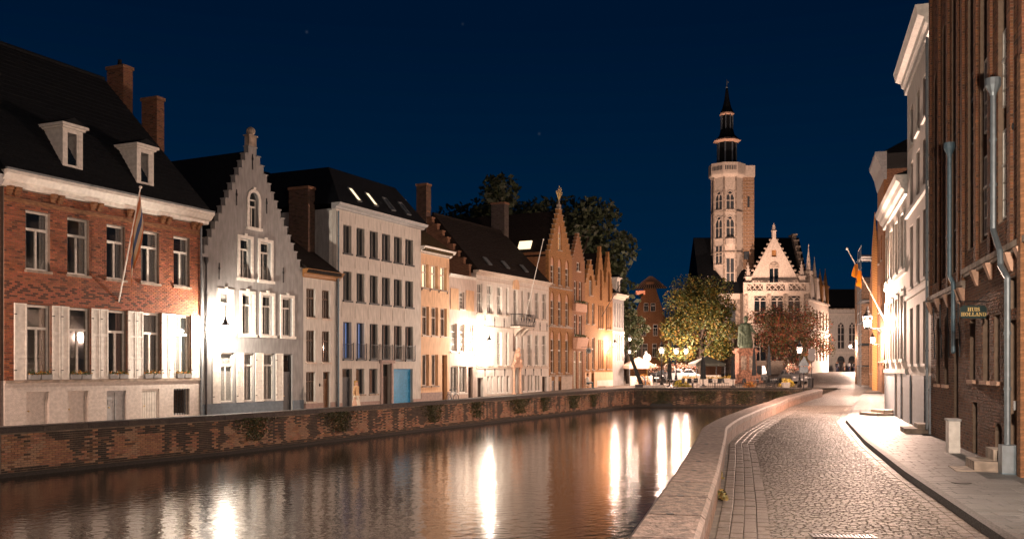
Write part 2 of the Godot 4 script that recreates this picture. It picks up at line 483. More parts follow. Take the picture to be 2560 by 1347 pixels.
func quay_segment(q: Node3D, a: Vector2, b: Vector2, run: float, nz: FastNoiseLite, base: Color, bricks: bool, mossy := 0.0) -> void:
	var len := a.distance_to(b)
	var t := (b - a) / len
	var h0 := coping_h(a.y)
	var h1 := coping_h(b.y)
	var low := minf(h0, h1)
	var mb := MB.new()
	mb.hexa([Vector3(0, -1.7, 0), Vector3(len, -1.7, 0), Vector3(len, h1 - 0.2, 0), Vector3(0, h0 - 0.2, 0), Vector3(0, -1.7, -0.55), Vector3(len, -1.7, -0.55), Vector3(len, h1 - 0.2, -0.55), Vector3(0, h0 - 0.2, -0.55)])
	var o := part(q, "quay_face", mb, M.quay_mortar, at(a.x, 0, a.y))
	var x := Vector3(t.x, 0, -t.y)
	o.basis = Basis(x, Vector3.UP, x.cross(Vector3.UP))
	if bricks:
		var stain := func(u: float, v: float, c: Color) -> Color:
			var n := nz.get_noise_2d((run + u) * 1.6, v * 1.0 + 40.0) * 0.45 + nz.get_noise_2d((run + u) * 9.0, v * 0.7) * 0.55
			var k := n * 1.25 + (v + 0.45) * 0.4 + mossy * 0.2 + rng.randf_range(-0.1, 0.1)
			var pier := fposmod(run + u + 4.0 * nz.get_noise_1d(floorf((run + u) / 4.3) * 31.0), 4.3)
			if pier < 0.75 + nz.get_noise_2d(run + u, v * 6.0) * 0.5 and v > -0.75 + nz.get_noise_1d((run + u) * 2.0) * 0.4: return Color(0.022, 0.02, 0.017).lerp(c, 0.1)
			if k > 0.24: return Color(0.018, 0.016, 0.012).lerp(c, 0.06)
			if k > 0.13: return c * rng.randf_range(0.3, 0.65)
			if v < -0.82 + nz.get_noise_1d((run + u) * 5.0) * 0.12: return Color(0.05, 0.03, 0.018) * rng.randf_range(0.7, 1.6)
			if nz.get_noise_2d((run + u) * 3.0 + 90.0, v * 4.0) > 0.05: return Color(0.58, 0.37, 0.24).lerp(c, 0.35)
			return c
		var single := func(u: float, v: float) -> bool: return a.y < 31.0 and u > 0.2 and u < 9.0 and v > -0.8 and v < 0.3 and nz.get_noise_2d((run + u) * 2.2, v * 1.1 + 40.0) < -0.05
		lay_bricks(o, 0.0, len, -1.2, low - 0.21, [], base, 0.3, -0.002, single, 150, Vector2(0.21, 0.06), 0.012, stain)
	var d := 0.0   # coping, stone by stone
	while d < len - 0.05:
		var e := minf(d + rng.randf_range(1.3, 1.9), len)
		if len - e < 0.5: e = len
		var c := MB.new()
		var k := rng.randf_range(0.75, 1.15)
		c.col = Color(0.05 * k, 0.036 * k, 0.03 * k) if mossy < 0.1 else Color(0.06 * k, 0.05 * k, 0.04 * k)
		var y0 := lerpf(h0, h1, d / len)
		var y1 := lerpf(h0, h1, e / len)
		var f := d + 0.006
		var g := e - 0.006
		c.hexa([Vector3(f, y0 - 0.198, 0.06), Vector3(g, y1 - 0.198, 0.06), Vector3(g, y1 - 0.03, 0.06), Vector3(f, y0 - 0.03, 0.06), Vector3(f, y0 - 0.198, -0.6), Vector3(g, y1 - 0.198, -0.6), Vector3(g, y1 - 0.03, -0.6), Vector3(f, y0 - 0.03, -0.6)])
		c.hexa([Vector3(f, y0 - 0.03, 0.06), Vector3(g, y1 - 0.03, 0.06), Vector3(g, y1, 0.03), Vector3(f, y0, 0.03), Vector3(f, y0 - 0.03, -0.6), Vector3(g, y1 - 0.03, -0.6), Vector3(g, y1, -0.57), Vector3(f, y0, -0.57)])
		var st := part(o, "coping_stone", c, M.coping)
		d = e
	var foot := MB.new()
	foot.box(Vector3(0, -1.7, 0.0), Vector3(len, -0.93, 0.16))
	part(o, "footing", foot, M.pier_dark)

func parapet_dir(z: float) -> Vector2:
	return Vector2(along(PARAPET, z + 0.6) - along(PARAPET, z - 0.6), 1.2).normalized()

func street() -> void:
	var nz := FastNoiseLite.new()
	nz.seed = 3
	nz.frequency = 0.6
	# ---- the parapet, stone by stone
	var wall := thing("parapet_wall", "low parapet with broad weathered coping stones between cobbled street and canal", "parapet")
	var z := -13.0
	while z < 71.5:
		var e := z + (rng.randf_range(1.5, 2.1) if z < 20.0 else rng.randf_range(1.8, 2.6))
		if e > 71.0: e = 71.8
		var quadrant := []
		for p in [z + 0.02, e - 0.02]:
			var d := parapet_dir(p)
			var nrm := Vector2(d.y, -d.x)
			var l := Vector2(along(PARAPET, p), p)
			quadrant.append([l - nrm * 0.03, l + nrm * 0.75, ground_at(p)])
		var k := rng.randf_range(0.8, 1.12)
		var c := MB.new()
		c.col = Color(0.21 * k, 0.145 * k, 0.118 * k)
		var p0 = quadrant[0]
		var p1 = quadrant[1]
		var v := func(q: Vector2, y: float) -> Vector3: return at(q.x, y, q.y)
		var t0: float = p0[2] + 0.55
		var t1: float = p1[2] + 0.55
		c.hexa([v.call(p0[0], t0 - 0.22), v.call(p0[1], t0 - 0.22), v.call(p0[1], t0 - 0.05), v.call(p0[0], t0 - 0.05), v.call(p1[0], t1 - 0.22), v.call(p1[1], t1 - 0.22), v.call(p1[1], t1 - 0.05), v.call(p1[0], t1 - 0.05)])
		var i0: Vector2 = p0[0].lerp(p0[1], 0.07); var j0: Vector2 = p0[0].lerp(p0[1], 0.93)
		var i1: Vector2 = p1[0].lerp(p1[1], 0.07); var j1: Vector2 = p1[0].lerp(p1[1], 0.93)
		c.hexa([v.call(p0[0], t0 - 0.05), v.call(p0[1], t0 - 0.05), v.call(j0, t0), v.call(i0, t0), v.call(p1[0], t1 - 0.05), v.call(p1[1], t1 - 0.05), v.call(j1, t1), v.call(i1, t1)])
		part(wall, "coping_stone", c, M.coping)
		var f := MB.new()
		f.col = Color(0.22 * k, 0.12 * k, 0.08 * k)
		var a0: Vector2 = p0[0].lerp(p0[1], 0.08); var b0: Vector2 = p0[0].lerp(p0[1], 0.96)
		var a1: Vector2 = p1[0].lerp(p1[1], 0.08); var b1: Vector2 = p1[0].lerp(p1[1], 0.96)
		f.hexa([v.call(a0, -1.7), v.call(b0, -0.3), v.call(b0, t0 - 0.221), v.call(a0, t0 - 0.221), v.call(a1, -1.7), v.call(b1, -0.3), v.call(b1, t1 - 0.221), v.call(a1, t1 - 0.221)])
		part(wall, "wall_block", f, M.coping)
		if z > 9.0 and z < 22.0:
			var cr := MB.new()
			var m: Vector2 = p1[0].lerp(p1[1], 0.45)
			cr.box(at(m.x - 0.04, t1 - 0.005, e + 0.06), at(m.x + 0.05, t1 + 0.004, e - 0.06))
			part(wall, "iron_cramp", cr, M.iron)
		z = e
	# ---- the carriageway
	var base := strip(func(p): return along(PARAPET, p) + 0.6, func(p): return along(KERB, p), -14.0, 60.0, 1.5, -0.022)
	var road := structure("road", base.done(), M.road_joint)
	var far := structure("road", strip(func(p): return along(PARAPET, p) + 0.6 if p < 72.0 else lerpf(23.2, 29.6, (p - 72.0) / 14.0), func(p): return along(KERB, p) + 0.05, 60.0, 86.0, 2.0, 0.0).done(), M.road_far)
	structure("road", strip(func(p): return 27.5 + (p - 86.0) * 0.28, func(p): return 34.0 + (p - 86.0) * 0.43, 86.0, 172.0, 3.0, 0.02).done(), M.road_far)
	var sheet := []
	# setts: four long gutter rows by the parapet, two by the kerb, courses across between them
	var cells := []
	for r in 4:
		var d := 8.0
		while d < 60.0:
			var l := rng.randf_range(0.28, 0.42)
			var x := along(PARAPET, d + l / 2) + 0.84 + r * 0.2
			cells.append([x + 0.095, d + l / 2, 0.185, l - 0.014, atan((along(PARAPET, d + 0.5) - along(PARAPET, d - 0.5)) / 1.0), 1.0])
			d += l
	for r in 2:
		var d := 8.0
		while d < 60.0:
			var l := rng.randf_range(0.22, 0.34)
			cells.append([along(KERB, d + l / 2) - 0.1 - r * 0.18, d + l / 2, 0.165, l - 0.014, atan((along(KERB, d + 0.5) - along(KERB, d - 0.5)) / 1.0), 1.0])
			d += l
	var d2 := 7.0
	var row := 0
	while d2 < 60.5:
		var xl := along(PARAPET, d2) + 1.71
		var xr := along(KERB, d2) - 0.4
		var slope := (along(KERB, d2 + 1.0) - along(KERB, d2 - 1.0)) / 2.0
		var dp := rng.randf_range(0.095, 0.115)
		var x := xl + rng.randf_range(-0.12, 0.0)
		while x < xr:
			var l := rng.randf_range(0.1, 0.17)
			if x + l > xr + 0.06: l = xr + 0.06 - x
			if l < 0.06: break
			var mid := x + l / 2
			cells.append([mid, d2 - (mid - (xl + xr) / 2) * slope * 0.55, l - 0.012, dp - 0.012, atan(slope * 0.55), 0.0])
			x += l
		d2 += dp
		row += 1
	var rest := MB.new()
	var order := cells.duplicate()
	order.sort_custom(func(p, q): return p[1] < q[1])
	var singles := 0
	var meshes := {}
	for c in order:
		var px: float = 1280.0 + 2400.0 * c[0] / c[1]
		var py: float = 922.0 + 2400.0 * 2.4 / c[1]
		var h := rng.randf_range(-0.006, 0.006) + ground_at(c[1])
		var worn := nz.get_noise_2d(c[0] * 1.5, c[1] * 1.5)
		var k := rng.randf_range(0.84, 1.14) * (1.0 + worn * 0.3)
		var col := Color(0.175 * k, 0.135 * k, 0.108 * k)
		if c[5] > 0.5: col = Color(0.175 * k, 0.13 * k, 0.102 * k)
		if singles < 300 and py < 1346.0 and px > 1700.0 and px < 2540.0:
			var key := "%d_%d_%d" % [roundi(c[2] * 25), roundi(c[3] * 25), rng.randi() % 3]
			if not meshes.has(key):
				var mb := MB.new()
				mb.col = col
				sett(mb, Vector3.ZERO, c[2], c[3], 0.0)
				meshes[key] = mb.done()
			var s := part(road, "sett", meshes[key], M.setts, at(c[0], h, c[1]))
			s.rotation = Vector3(rng.randf_range(-0.02, 0.02), -c[4], rng.randf_range(-0.03, 0.03))
			singles += 1
		else:
			rest.col = col
			sett(rest, at(c[0], h, c[1]), c[2], c[3], -c[4])
	part(road, "setts", rest, M.setts).set_meta("kind", "stuff")
	drain(road)
	# ---- kerb and pavement
	var pave := structure("pavement", strip(func(p): return along(KERB, p) + 0.14, func(p): return along(FRONTS, p) + 0.3, -14.0, 92.0, 1.5, 0.1).done(), M.road_joint)
	var p := 6.0
	while p < 84.0:
		var e := p + rng.randf_range(0.9, 1.1)
		var mb := MB.new()
		var a := along(KERB, p + 0.006)
		var b := along(KERB, e - 0.006)
		var y := ground_at(p)
		mb.hexa([at(a, y - 0.15, p + 0.006), at(a + 0.18, y - 0.15, p + 0.006), at(a + 0.18, y + 0.125, p + 0.006), at(a + 0.015, y + 0.125, p + 0.006), at(b, y - 0.15, e - 0.006), at(b + 0.18, y - 0.15, e - 0.006), at(b + 0.18, ground_at(e) + 0.125, e - 0.006), at(b + 0.015, ground_at(e) + 0.125, e - 0.006)])
		part(pave, "kerb_stone", mb, M.kerb)
		p = e
	var slabs := []
	p = 7.0
	var n := 0
	while p < 74.0:
		var dp := 0.32
		var xl := along(KERB, p) + 0.2
		var xr := along(FRONTS, p) + 0.05
		var slope := (along(KERB, p + 1.0) - along(KERB, p - 1.0)) / 2.0
		var x := xl - (0.3 if n % 2 else 0.0)
		while x < xr:
			var l := rng.randf_range(0.45, 0.75)
			var a := maxf(x, xl)
			var b := minf(x + l, xr)
			if b - a > 0.08:
				var m := (a + b) / 2
				slabs.append([m, p - (m - (xl + xr) / 2) * slope * 0.6, b - a - 0.01, dp - 0.01, atan(slope * 0.6)])
			x += l
		p += dp
		n += 1
	var srest := MB.new()
	var made := 0
	for c in slabs:
		var px: float = 1280.0 + 2400.0 * c[0] / c[1]
		var py: float = 922.0 + 2400.0 * 2.28 / c[1]
		var k := rng.randf_range(0.78, 1.18)
		var col := Color(0.2 * k, 0.192 * k, 0.185 * k)
		var h := ground_at(c[1]) + 0.122 + rng.randf_range(-0.002, 0.002)
		if made < 300 and py < 1347.0 and px < 2560.0:
			var mb := MB.new()
			mb.col = col
			sett(mb, Vector3.ZERO, c[2], c[3], 0.0, 0.004)
			var s := part(pave, "paving_slab", mb, M.slabs, at(c[0], h, c[1]))
			s.rotation.y = -c[4]
			made += 1
		else:
			srest.col = col
			sett(srest, at(c[0], h, c[1]), c[2], c[3], -c[4], 0.004)
	part(pave, "paving", srest, M.slabs).set_meta("kind", "stuff")
	# ---- painted lines where the street meets the square
	for i in 7:
		var mk := MB.new()
		var x0 := 33.0 + i * 1.5
		mk.quad(at(x0, ground_at(112) + 0.03, 112.0), at(x0 + 0.7, ground_at(112) + 0.03, 112.0), at(x0 + 0.75, ground_at(113) + 0.035, 113.0), at(x0 + 0.05, ground_at(113) + 0.035, 113.0), Vector3.UP)
		structure("road_marking", mk.done(), M.marking)

func sett(mb: MB, o: Vector3, w: float, d: float, turn: float, round_ := 0.009) -> void:   # top face and sloping edges
	var c := cos(turn)
	var s := sin(turn)
	var f := func(x: float, y: float, z: float) -> Vector3: return o + Vector3(x * c + z * s, y, -x * s + z * c)
	var a := w / 2
	var b := d / 2
	var i := a - round_
	var j := b - round_
	var drop := -round_ * 0.9
	mb.quad(f.call(-i, 0, -j), f.call(i, 0, -j), f.call(i, 0, j), f.call(-i, 0, j), Vector3.UP)
	for q in [[-i, -j, i, -j, -a, -b, a, -b, Vector3(0, 0.75, -0.66)], [-i, j, i, j, -a, b, a, b, Vector3(0, 0.75, 0.66)], [-i, -j, -i, j, -a, -b, -a, b, Vector3(-0.66, 0.75, 0)], [i, -j, i, j, a, -b, a, b, Vector3(0.66, 0.75, 0)]]:
		var nn: Vector3 = Vector3(q[8].x * c + q[8].z * s, q[8].y, -q[8].x * s + q[8].z * c).normalized()
		mb.quad(f.call(q[0], 0, q[1]), f.call(q[2], 0, q[3]), f.call(q[6], drop - 0.012, q[7]), f.call(q[4], drop - 0.012, q[5]), nn)

func drain(road: Node3D) -> void:
	var t := thing("drain_grate", "cast iron drain grate set in the cobbled street", "drain grate", at(4.75, 0.0, 13.75), -0.1)
	var f := MB.new()
	f.box(Vector3(-0.45, -0.03, -0.16), Vector3(0.45, 0.012, -0.12))
	f.box(Vector3(-0.45, -0.03, 0.12), Vector3(0.45, 0.012, 0.16))
	f.box(Vector3(-0.45, -0.03, -0.118), Vector3(-0.4, 0.012, 0.118))
	f.box(Vector3(0.4, -0.03, -0.118), Vector3(0.45, 0.012, 0.118))
	part(t, "frame", f, M.iron)
	for i in 14:
		var b := MB.new()
		var x := lerpf(-0.36, 0.36, i / 13.0)
		b.box(Vector3(x - 0.014, -0.025, -0.118), Vector3(x + 0.014, 0.01, 0.118))
		part(t, "grate_bar", b, M.zinc)
	var m := thing("manhole_cover", "small oval iron cover in the grey pavement", "manhole cover", at(9.0, 0.126, 19.2))
	var c := MB.new()
	c.lathe([[0.19, -0.01], [0.19, 0.006], [0.0, 0.006]], 20)
	part(m, "cover", c, M.iron)

# ---------------------------------------------------------------- facade toolkit (local x along the front, y up, z out)
func arch_points(o: Array, steps := 6) -> Array:   # the curve of an opening's head from its left to its right spring; o = [u0, v0, u1, v1, head height, pointed]
	var u0: float = o[0]; var u1: float = o[2]; var top: float = o[3]; var h: float = o[4]
	var half := (u1 - u0) / 2
	var out := []
	for i in range(steps * 2 + 1):
		var s := float(i) / (steps * 2)
		var x := lerpf(u0, u1, s)
		var k := absf(s - 0.5) * 2.0
		var y := sqrt(maxf(0.0, 1.0 - k * k))
		if o.size() > 5 and o[5]:
			y = sqrt(maxf(0.0, 4.0 - (k + 1.0) * (k + 1.0))) / sqrt(3.0)
		out.append(Vector2(x, top - h + h * y))
	return out

func opening_outline(o: Array) -> PackedVector2Array:
	if o.size() < 5 or o[4] <= 0.0:
		return rect(o[0], o[1], o[2], o[3])
	var p := PackedVector2Array([Vector2(o[0], o[1]), Vector2(o[2], o[1])])
	var a := arch_points(o)
	a.reverse()
	for q in a: p.append(q)
	return p

func wall_mesh(outline: PackedVector2Array, openings: Array, thick := 0.3) -> MB:
	var mb := MB.new()
	var us := []
	var vs := []
	var lo := outline[0]
	var hi := outline[0]
	for p in outline:
		lo = lo.min(p)
		hi = hi.max(p)
	us.append_array([lo.x, hi.x])
	vs.append_array([lo.y, hi.y])
	for o in openings:
		for k in [o[0], o[2]]:
			if k > lo.x + 0.001 and k < hi.x - 0.001: us.append(k)
		for k in [o[1], o[3]]:
			if k > lo.y + 0.001 and k < hi.y - 0.001: vs.append(k)
	us.sort()
	vs.sort()
	var plain := outline.size() == 4 and is_equal_approx(outline[0].y, outline[1].y) and is_equal_approx(outline[2].y, outline[3].y)
	for j in vs.size() - 1:
		if vs[j + 1] - vs[j] < 0.001: continue
		var run := -1.0   # merge free cells along a row
		var cells := []
		for i in us.size() - 1:
			if us[i + 1] - us[i] < 0.001: continue
			var mid := Vector2((us[i] + us[i + 1]) / 2, (vs[j] + vs[j + 1]) / 2)
			var free := true
			for o in openings:
				if mid.x > o[0] and mid.x < o[2] and mid.y > o[1] and mid.y < o[3]:
					free = false
					break
			if free:
				if run < -0.5e9 or run == -1.0: run = us[i]
				if cells.size() and is_equal_approx(cells[-1][1], us[i]): cells[-1][1] = us[i + 1]
				else: cells.append([us[i], us[i + 1]])
		for cell in cells:
			var r := rect(cell[0], vs[j], cell[1], vs[j + 1])
			var pieces := [r] if plain else Geometry2D.intersect_polygons(r, outline)
			for q in pieces:
				var ix := Geometry2D.triangulate_polygon(q)
				for i in range(0, ix.size(), 3):
					mb.tri(Vector3(q[ix[i]].x, q[ix[i]].y, 0), Vector3(q[ix[i + 1]].x, q[ix[i + 1]].y, 0), Vector3(q[ix[i + 2]].x, q[ix[i + 2]].y, 0), Vector3.BACK)
	mb.rim(outline, -thick, 0.0)
	for o in openings:
		var p := opening_outline(o)
		mb.rim(p, -thick, 0.0, true)
		if o.size() > 4 and o[4] > 0.0:   # spandrels beside the head of an arch
			var a := arch_points(o)
			var mid := a.size() / 2
			for i in a.size() - 1:
				var corner := Vector2(o[0] if i < mid else o[2], o[3])
				mb.tri(Vector3(a[i].x, a[i].y, 0), Vector3(a[i + 1].x, a[i + 1].y, 0), Vector3(corner.x, corner.y, 0), Vector3.BACK)
	return mb

func hull(parent: Node3D, width: float, eave: float, deep: float, m: Material, low := -1.3) -> void:   # flanks, back and ceiling behind a front wall
	var mb := MB.new()
	mb.box(Vector3(0.0, low, -deep), Vector3(0.25, eave, -0.302))
	mb.box(Vector3(width - 0.25, low, -deep), Vector3(width, eave, -0.302))
	mb.box(Vector3(0.252, low, -deep), Vector3(width - 0.252, eave, -deep + 0.25))
	part(parent, "side_wall", mb, m)
	var c := MB.new()
	c.box(Vector3(0.255, eave - 0.2, -deep + 0.255), Vector3(width - 0.255, eave - 0.02, -0.31))
	var y := 3.0
	while y < eave - 2.0:
		c.box(Vector3(0.255, y - 0.15, -deep + 0.255), Vector3(width - 0.255, y, -0.9))
		y += 3.0
	c.box(Vector3(0.255, low, -3.2), Vector3(width - 0.255, eave - 0.21, -3.1))
	part(parent, "floor", c, M.interior)

func pleats(u0: float, u1: float, v0: float, v1: float, w: float) -> MB:
	var mb := MB.new()
	var n := maxi(3, int((u1 - u0) / 0.07))
	for i in n:
		var a := lerpf(u0, u1, float(i) / n)
		var b := lerpf(u0, u1, float(i + 1) / n)
		var wa := w + (0.03 if i % 2 else 0.0)
		var wb := w + (0.0 if i % 2 else 0.03)
		mb.quad(Vector3(a, v0, wa), Vector3(b, v0, wb), Vector3(b, v1, wb), Vector3(a, v1, wa), Vector3((wa - wb), 0, b - a).normalized())
	return mb

# kinds: tr = share of the height above the transom (0: none), cols = lights below the transom, rows = glazing bars, cur = curtain (0 none, 1 at the sides, 2 all over), lit = glowing blind
func window(parent: Node3D, r: Array, k := {}) -> MeshInstance3D:
	var rec: float = k.get("rec", 0.22)
	var fw: float = k.get("fw", 0.07)
	var u0: float = r[0]; var v0: float = r[1]; var u1: float = r[2]; var v1: float = r[3]
	var mb := MB.new()
	var z0 := -rec - 0.06
	var z1 := -rec
	mb.box(Vector3(u0, v0, z0), Vector3(u0 + fw, v1, z1))
	mb.box(Vector3(u1 - fw, v0, z0), Vector3(u1, v1, z1))
	mb.box(Vector3(u0 + fw, v0, z0), Vector3(u1 - fw, v0 + fw, z1))
	mb.box(Vector3(u0 + fw, v1 - fw, z0), Vector3(u1 - fw, v1, z1))
	var tr: float = k.get("tr", 0.3)
	var vt := v1 - (v1 - v0) * tr
	if tr > 0.0:
		mb.box(Vector3(u0 + fw, vt - fw * 0.6, z0), Vector3(u1 - fw, vt + fw * 0.6, z1 + 0.03))
	else:
		vt = v1 - fw
	var cols: int = k.get("cols", 2)
	var bar: float = k.get("bar", fw * 0.7)
	for i in range(1, cols):
		var x := lerpf(u0 + fw, u1 - fw, float(i) / cols)
		mb.box(Vector3(x - bar / 2, v0 + fw, z0 + 0.004), Vector3(x + bar / 2, vt - (fw * 0.6 if tr > 0.0 else 0.0), z1 + 0.012))
		if k.get("full", false) and tr > 0.0:
			mb.box(Vector3(x - bar / 2, vt + fw * 0.6, z0 + 0.004), Vector3(x + bar / 2, v1 - fw, z1 + 0.012))
	var rows: int = k.get("rows", 1)
	for i in range(1, rows):
		var y := lerpf(v0 + fw, vt, float(i) / rows)
		mb.box(Vector3(u0 + fw, y - 0.016, z0 + 0.01), Vector3(u1 - fw, y + 0.016, z1 + 0.006))
	var o := part(parent, "window", mb, k.get("m", M.paint_white))
	var g := MB.new()
	g.quad(Vector3(u0 + fw, v0 + fw, z0 + 0.03), Vector3(u1 - fw, v0 + fw, z0 + 0.03), Vector3(u1 - fw, v1 - fw, z0 + 0.03), Vector3(u0 + fw, v1 - fw, z0 + 0.03), Vector3.BACK)
	part(o, "pane", g, M.glass)
	var cm: Material = k.get("cm", M.curtain)
	var cur: int = k.get("cur", 0)
	if k.has("lit"):
		var b := MB.new()
		b.box(Vector3(u0 + 0.01, v0 + 0.01, z0 - 0.12), Vector3(u1 - 0.01, v1 - 0.01, z0 - 0.1))
		part(o, "window_blind", b, k.lit)
	elif cur == 1:
		var s := (u1 - u0) * rng.randf_range(0.22, 0.36)
		part(o, "curtain", pleats(u0 + 0.02, u0 + s, v0 + 0.02, v1 - 0.02, z0 - 0.12), cm)
		part(o, "curtain", pleats(u1 - s, u1 - 0.02, v0 + 0.02, v1 - 0.02, z0 - 0.12), cm)
	elif cur == 2:
		part(o, "curtain", pleats(u0 + 0.02, u1 - 0.02, v0 + 0.02, v1 - 0.02, z0 - 0.12), cm)
	if k.get("sill", true):
		var sl := MB.new()
		sl.box(Vector3(u0 - 0.06, v0 - 0.1, -rec + 0.002), Vector3(u1 + 0.06, v0 - 0.002, 0.09))
		part(o, "sill", sl, k.get("sm", M.stone))
	return o

func surround(parent: Node3D, r: Array, wd: float, proud: float, m: Material, head := 0.0, key := true) -> void:   # a raised band round an opening
	var mb := MB.new()
	if head > 0.0:
		var o := [r[0], r[1], r[2], r[3], head, false]
		var big := [r[0] - wd, r[1], r[2] + wd, r[3] + wd, head + wd, false]
		var a := arch_points(o)
		var b := arch_points(big)
		for i in a.size() - 1:
			mb.hexa([Vector3(a[i].x, a[i].y, 0.002), Vector3(a[i + 1].x, a[i + 1].y, 0.002), Vector3(b[i + 1].x, b[i + 1].y, 0.002), Vector3(b[i].x, b[i].y, 0.002), Vector3(a[i].x, a[i].y, proud), Vector3(a[i + 1].x, a[i + 1].y, proud), Vector3(b[i + 1].x, b[i + 1].y, proud), Vector3(b[i].x, b[i].y, proud)])
		mb.box(Vector3(r[0] - wd, r[1], 0.002), Vector3(r[0], r[3] - head, proud))
		mb.box(Vector3(r[2], r[1], 0.002), Vector3(r[2] + wd, r[3] - head, proud))
	else:
		mb.box(Vector3(r[0] - wd, r[1], 0.002), Vector3(r[0], r[3], proud))
		mb.box(Vector3(r[2], r[1], 0.002), Vector3(r[2] + wd, r[3], proud))
		mb.box(Vector3(r[0] - wd, r[3], 0.002), Vector3(r[2] + wd, r[3] + wd, proud))
	if key:
		var c := (float(r[0]) + float(r[2])) / 2
		mb.box(Vector3(c - 0.09, r[3] + wd + 0.001, 0.002), Vector3(c + 0.09, r[3] + wd + 0.1, proud + 0.03))
	mb.box(Vector3(r[0] - wd - 0.05, r[1] - 0.14, 0.002), Vector3(r[2] + wd + 0.05, r[1] - 0.001, proud + 0.07))
	part(parent, "surround", mb, m)

func shutter(parent: Node3D, r: Array, m: Material, louvre_from := 0.0, louvre_to := 1.0) -> void:
	var u0: float = r[0]; var v0: float = r[1]; var u1: float = r[2]; var v1: float = r[3]
	var mb := MB.new()
	var f := 0.06
	mb.box(Vector3(u0, v0, 0.03), Vector3(u0 + f, v1, 0.075))
	mb.box(Vector3(u1 - f, v0, 0.03), Vector3(u1, v1, 0.075))
	var lo := lerpf(v0, v1, louvre_from)
	var hi := lerpf(v0, v1, louvre_to)
	for y in [v0, v1 - f, lerpf(v0, v1, 0.62) - f / 2, lerpf(v0, v1, 0.3) - f / 2]:
		mb.box(Vector3(u0 + f, y, 0.032), Vector3(u1 - f, y + f, 0.073))
	mb.box(Vector3(u0 + f, v0 + f, 0.034), Vector3(u1 - f, v1 - f, 0.046))
	var o := part(parent, "shutter", mb, m)
	var s := MB.new()
	var y := lo + f
	while y < hi - f - 0.04:
		s.hexa([Vector3(u0 + f, y, 0.066), Vector3(u1 - f, y, 0.066), Vector3(u1 - f, y + 0.045, 0.05), Vector3(u0 + f, y + 0.045, 0.05), Vector3(u0 + f, y - 0.008, 0.063), Vector3(u1 - f, y - 0.008, 0.063), Vector3(u1 - f, y + 0.037, 0.047), Vector3(u0 + f, y + 0.037, 0.047)])
		y += 0.062
	var l := part(o, "louvres", s, m)
	l.set_meta("kind", "stuff")
	for q in [0.12, 0.85]:
		var h := MB.new()
		h.box(Vector3(u0 - 0.02, lerpf(v0, v1, q), 0.076), Vector3(u0 + 0.1, lerpf(v0, v1, q) + 0.04, 0.085))
		part(o, "hinge", h, M.iron)

func door(parent: Node3D, r: Array, m: Material, k := {}) -> MeshInstance3D:
	var rec: float = k.get("rec", 0.2)
	var u0: float = r[0]; var v0: float = r[1]; var u1: float = r[2]; var v1: float = r[3]
	var mb := MB.new()
	var light: float = k.get("light", 0.0)
	var vt := v1 - light
	var f := 0.08
	mb.box(Vector3(u0 + f, v0, -rec - 0.06), Vector3(u1 - f, vt - f, -rec))
	var o := part(parent, "door", mb, m)
	var p := MB.new()
	var leaves: int = k.get("leaves", 1)
	var rows: Array = k.get("panels", [0.06, 0.3, 0.34, 0.66, 0.7, 0.94])
	for l in leaves:
		var a := lerpf(u0 + f, u1 - f, float(l) / leaves) + 0.07
		var b := lerpf(u0 + f, u1 - f, float(l + 1) / leaves) - 0.07
		for i in range(0, rows.size(), 2):
			var y0 := lerpf(v0, vt - f, rows[i])
			var y1 := lerpf(v0, vt - f, rows[i + 1])
			for q in [[a, y0, b, y0 + 0.035], [a, y1 - 0.035, b, y1], [a, y0 + 0.036, a + 0.035, y1 - 0.036], [b - 0.035, y0 + 0.036, b, y1 - 0.036]]:
				p.box(Vector3(q[0], q[1], -rec + 0.001), Vector3(q[2], q[3], -rec + 0.022))
		if l > 0:
			var x := lerpf(u0 + f, u1 - f, float(l) / leaves)
			p.box(Vector3(x - 0.02, v0, -rec + 0.001), Vector3(x + 0.02, vt - f, -rec + 0.03))
	part(o, "panel", p, m)
	var fr := MB.new()
	fr.box(Vector3(u0, v0, -rec - 0.08), Vector3(u0 + f, v1, -rec + 0.03))
	fr.box(Vector3(u1 - f, v0, -rec - 0.08), Vector3(u1, v1, -rec + 0.03))
	fr.box(Vector3(u0 + f, vt - f, -rec - 0.08), Vector3(u1 - f, vt, -rec + 0.03))
	if light > 0.0:
		fr.box(Vector3(u0 + f, v1 - f * 0.7, -rec - 0.08), Vector3(u1 - f, v1, -rec + 0.03))
		var g := MB.new()
		g.quad(Vector3(u0 + f, vt, -rec - 0.03), Vector3(u1 - f, vt, -rec - 0.03), Vector3(u1 - f, v1 - f * 0.7, -rec - 0.03), Vector3(u0 + f, v1 - f * 0.7, -rec - 0.03), Vector3.BACK)
		part(o, "pane", g, M.glass)
	part(o, "door_frame", fr, k.get("fm", m))
	var h := MB.new()
	h.ball(Vector3(u0 + f + 0.1, v0 + 1.05, -rec + 0.05), Vector3(0.035, 0.035, 0.035), 8, 5)
	h.tube(Vector3(u0 + f + 0.1, v0 + 1.05, -rec), Vector3(u0 + f + 0.1, v0 + 1.05, -rec + 0.04), 0.012, 0.012, 6)
	part(o, "handle", h, M.gilt)
	return o

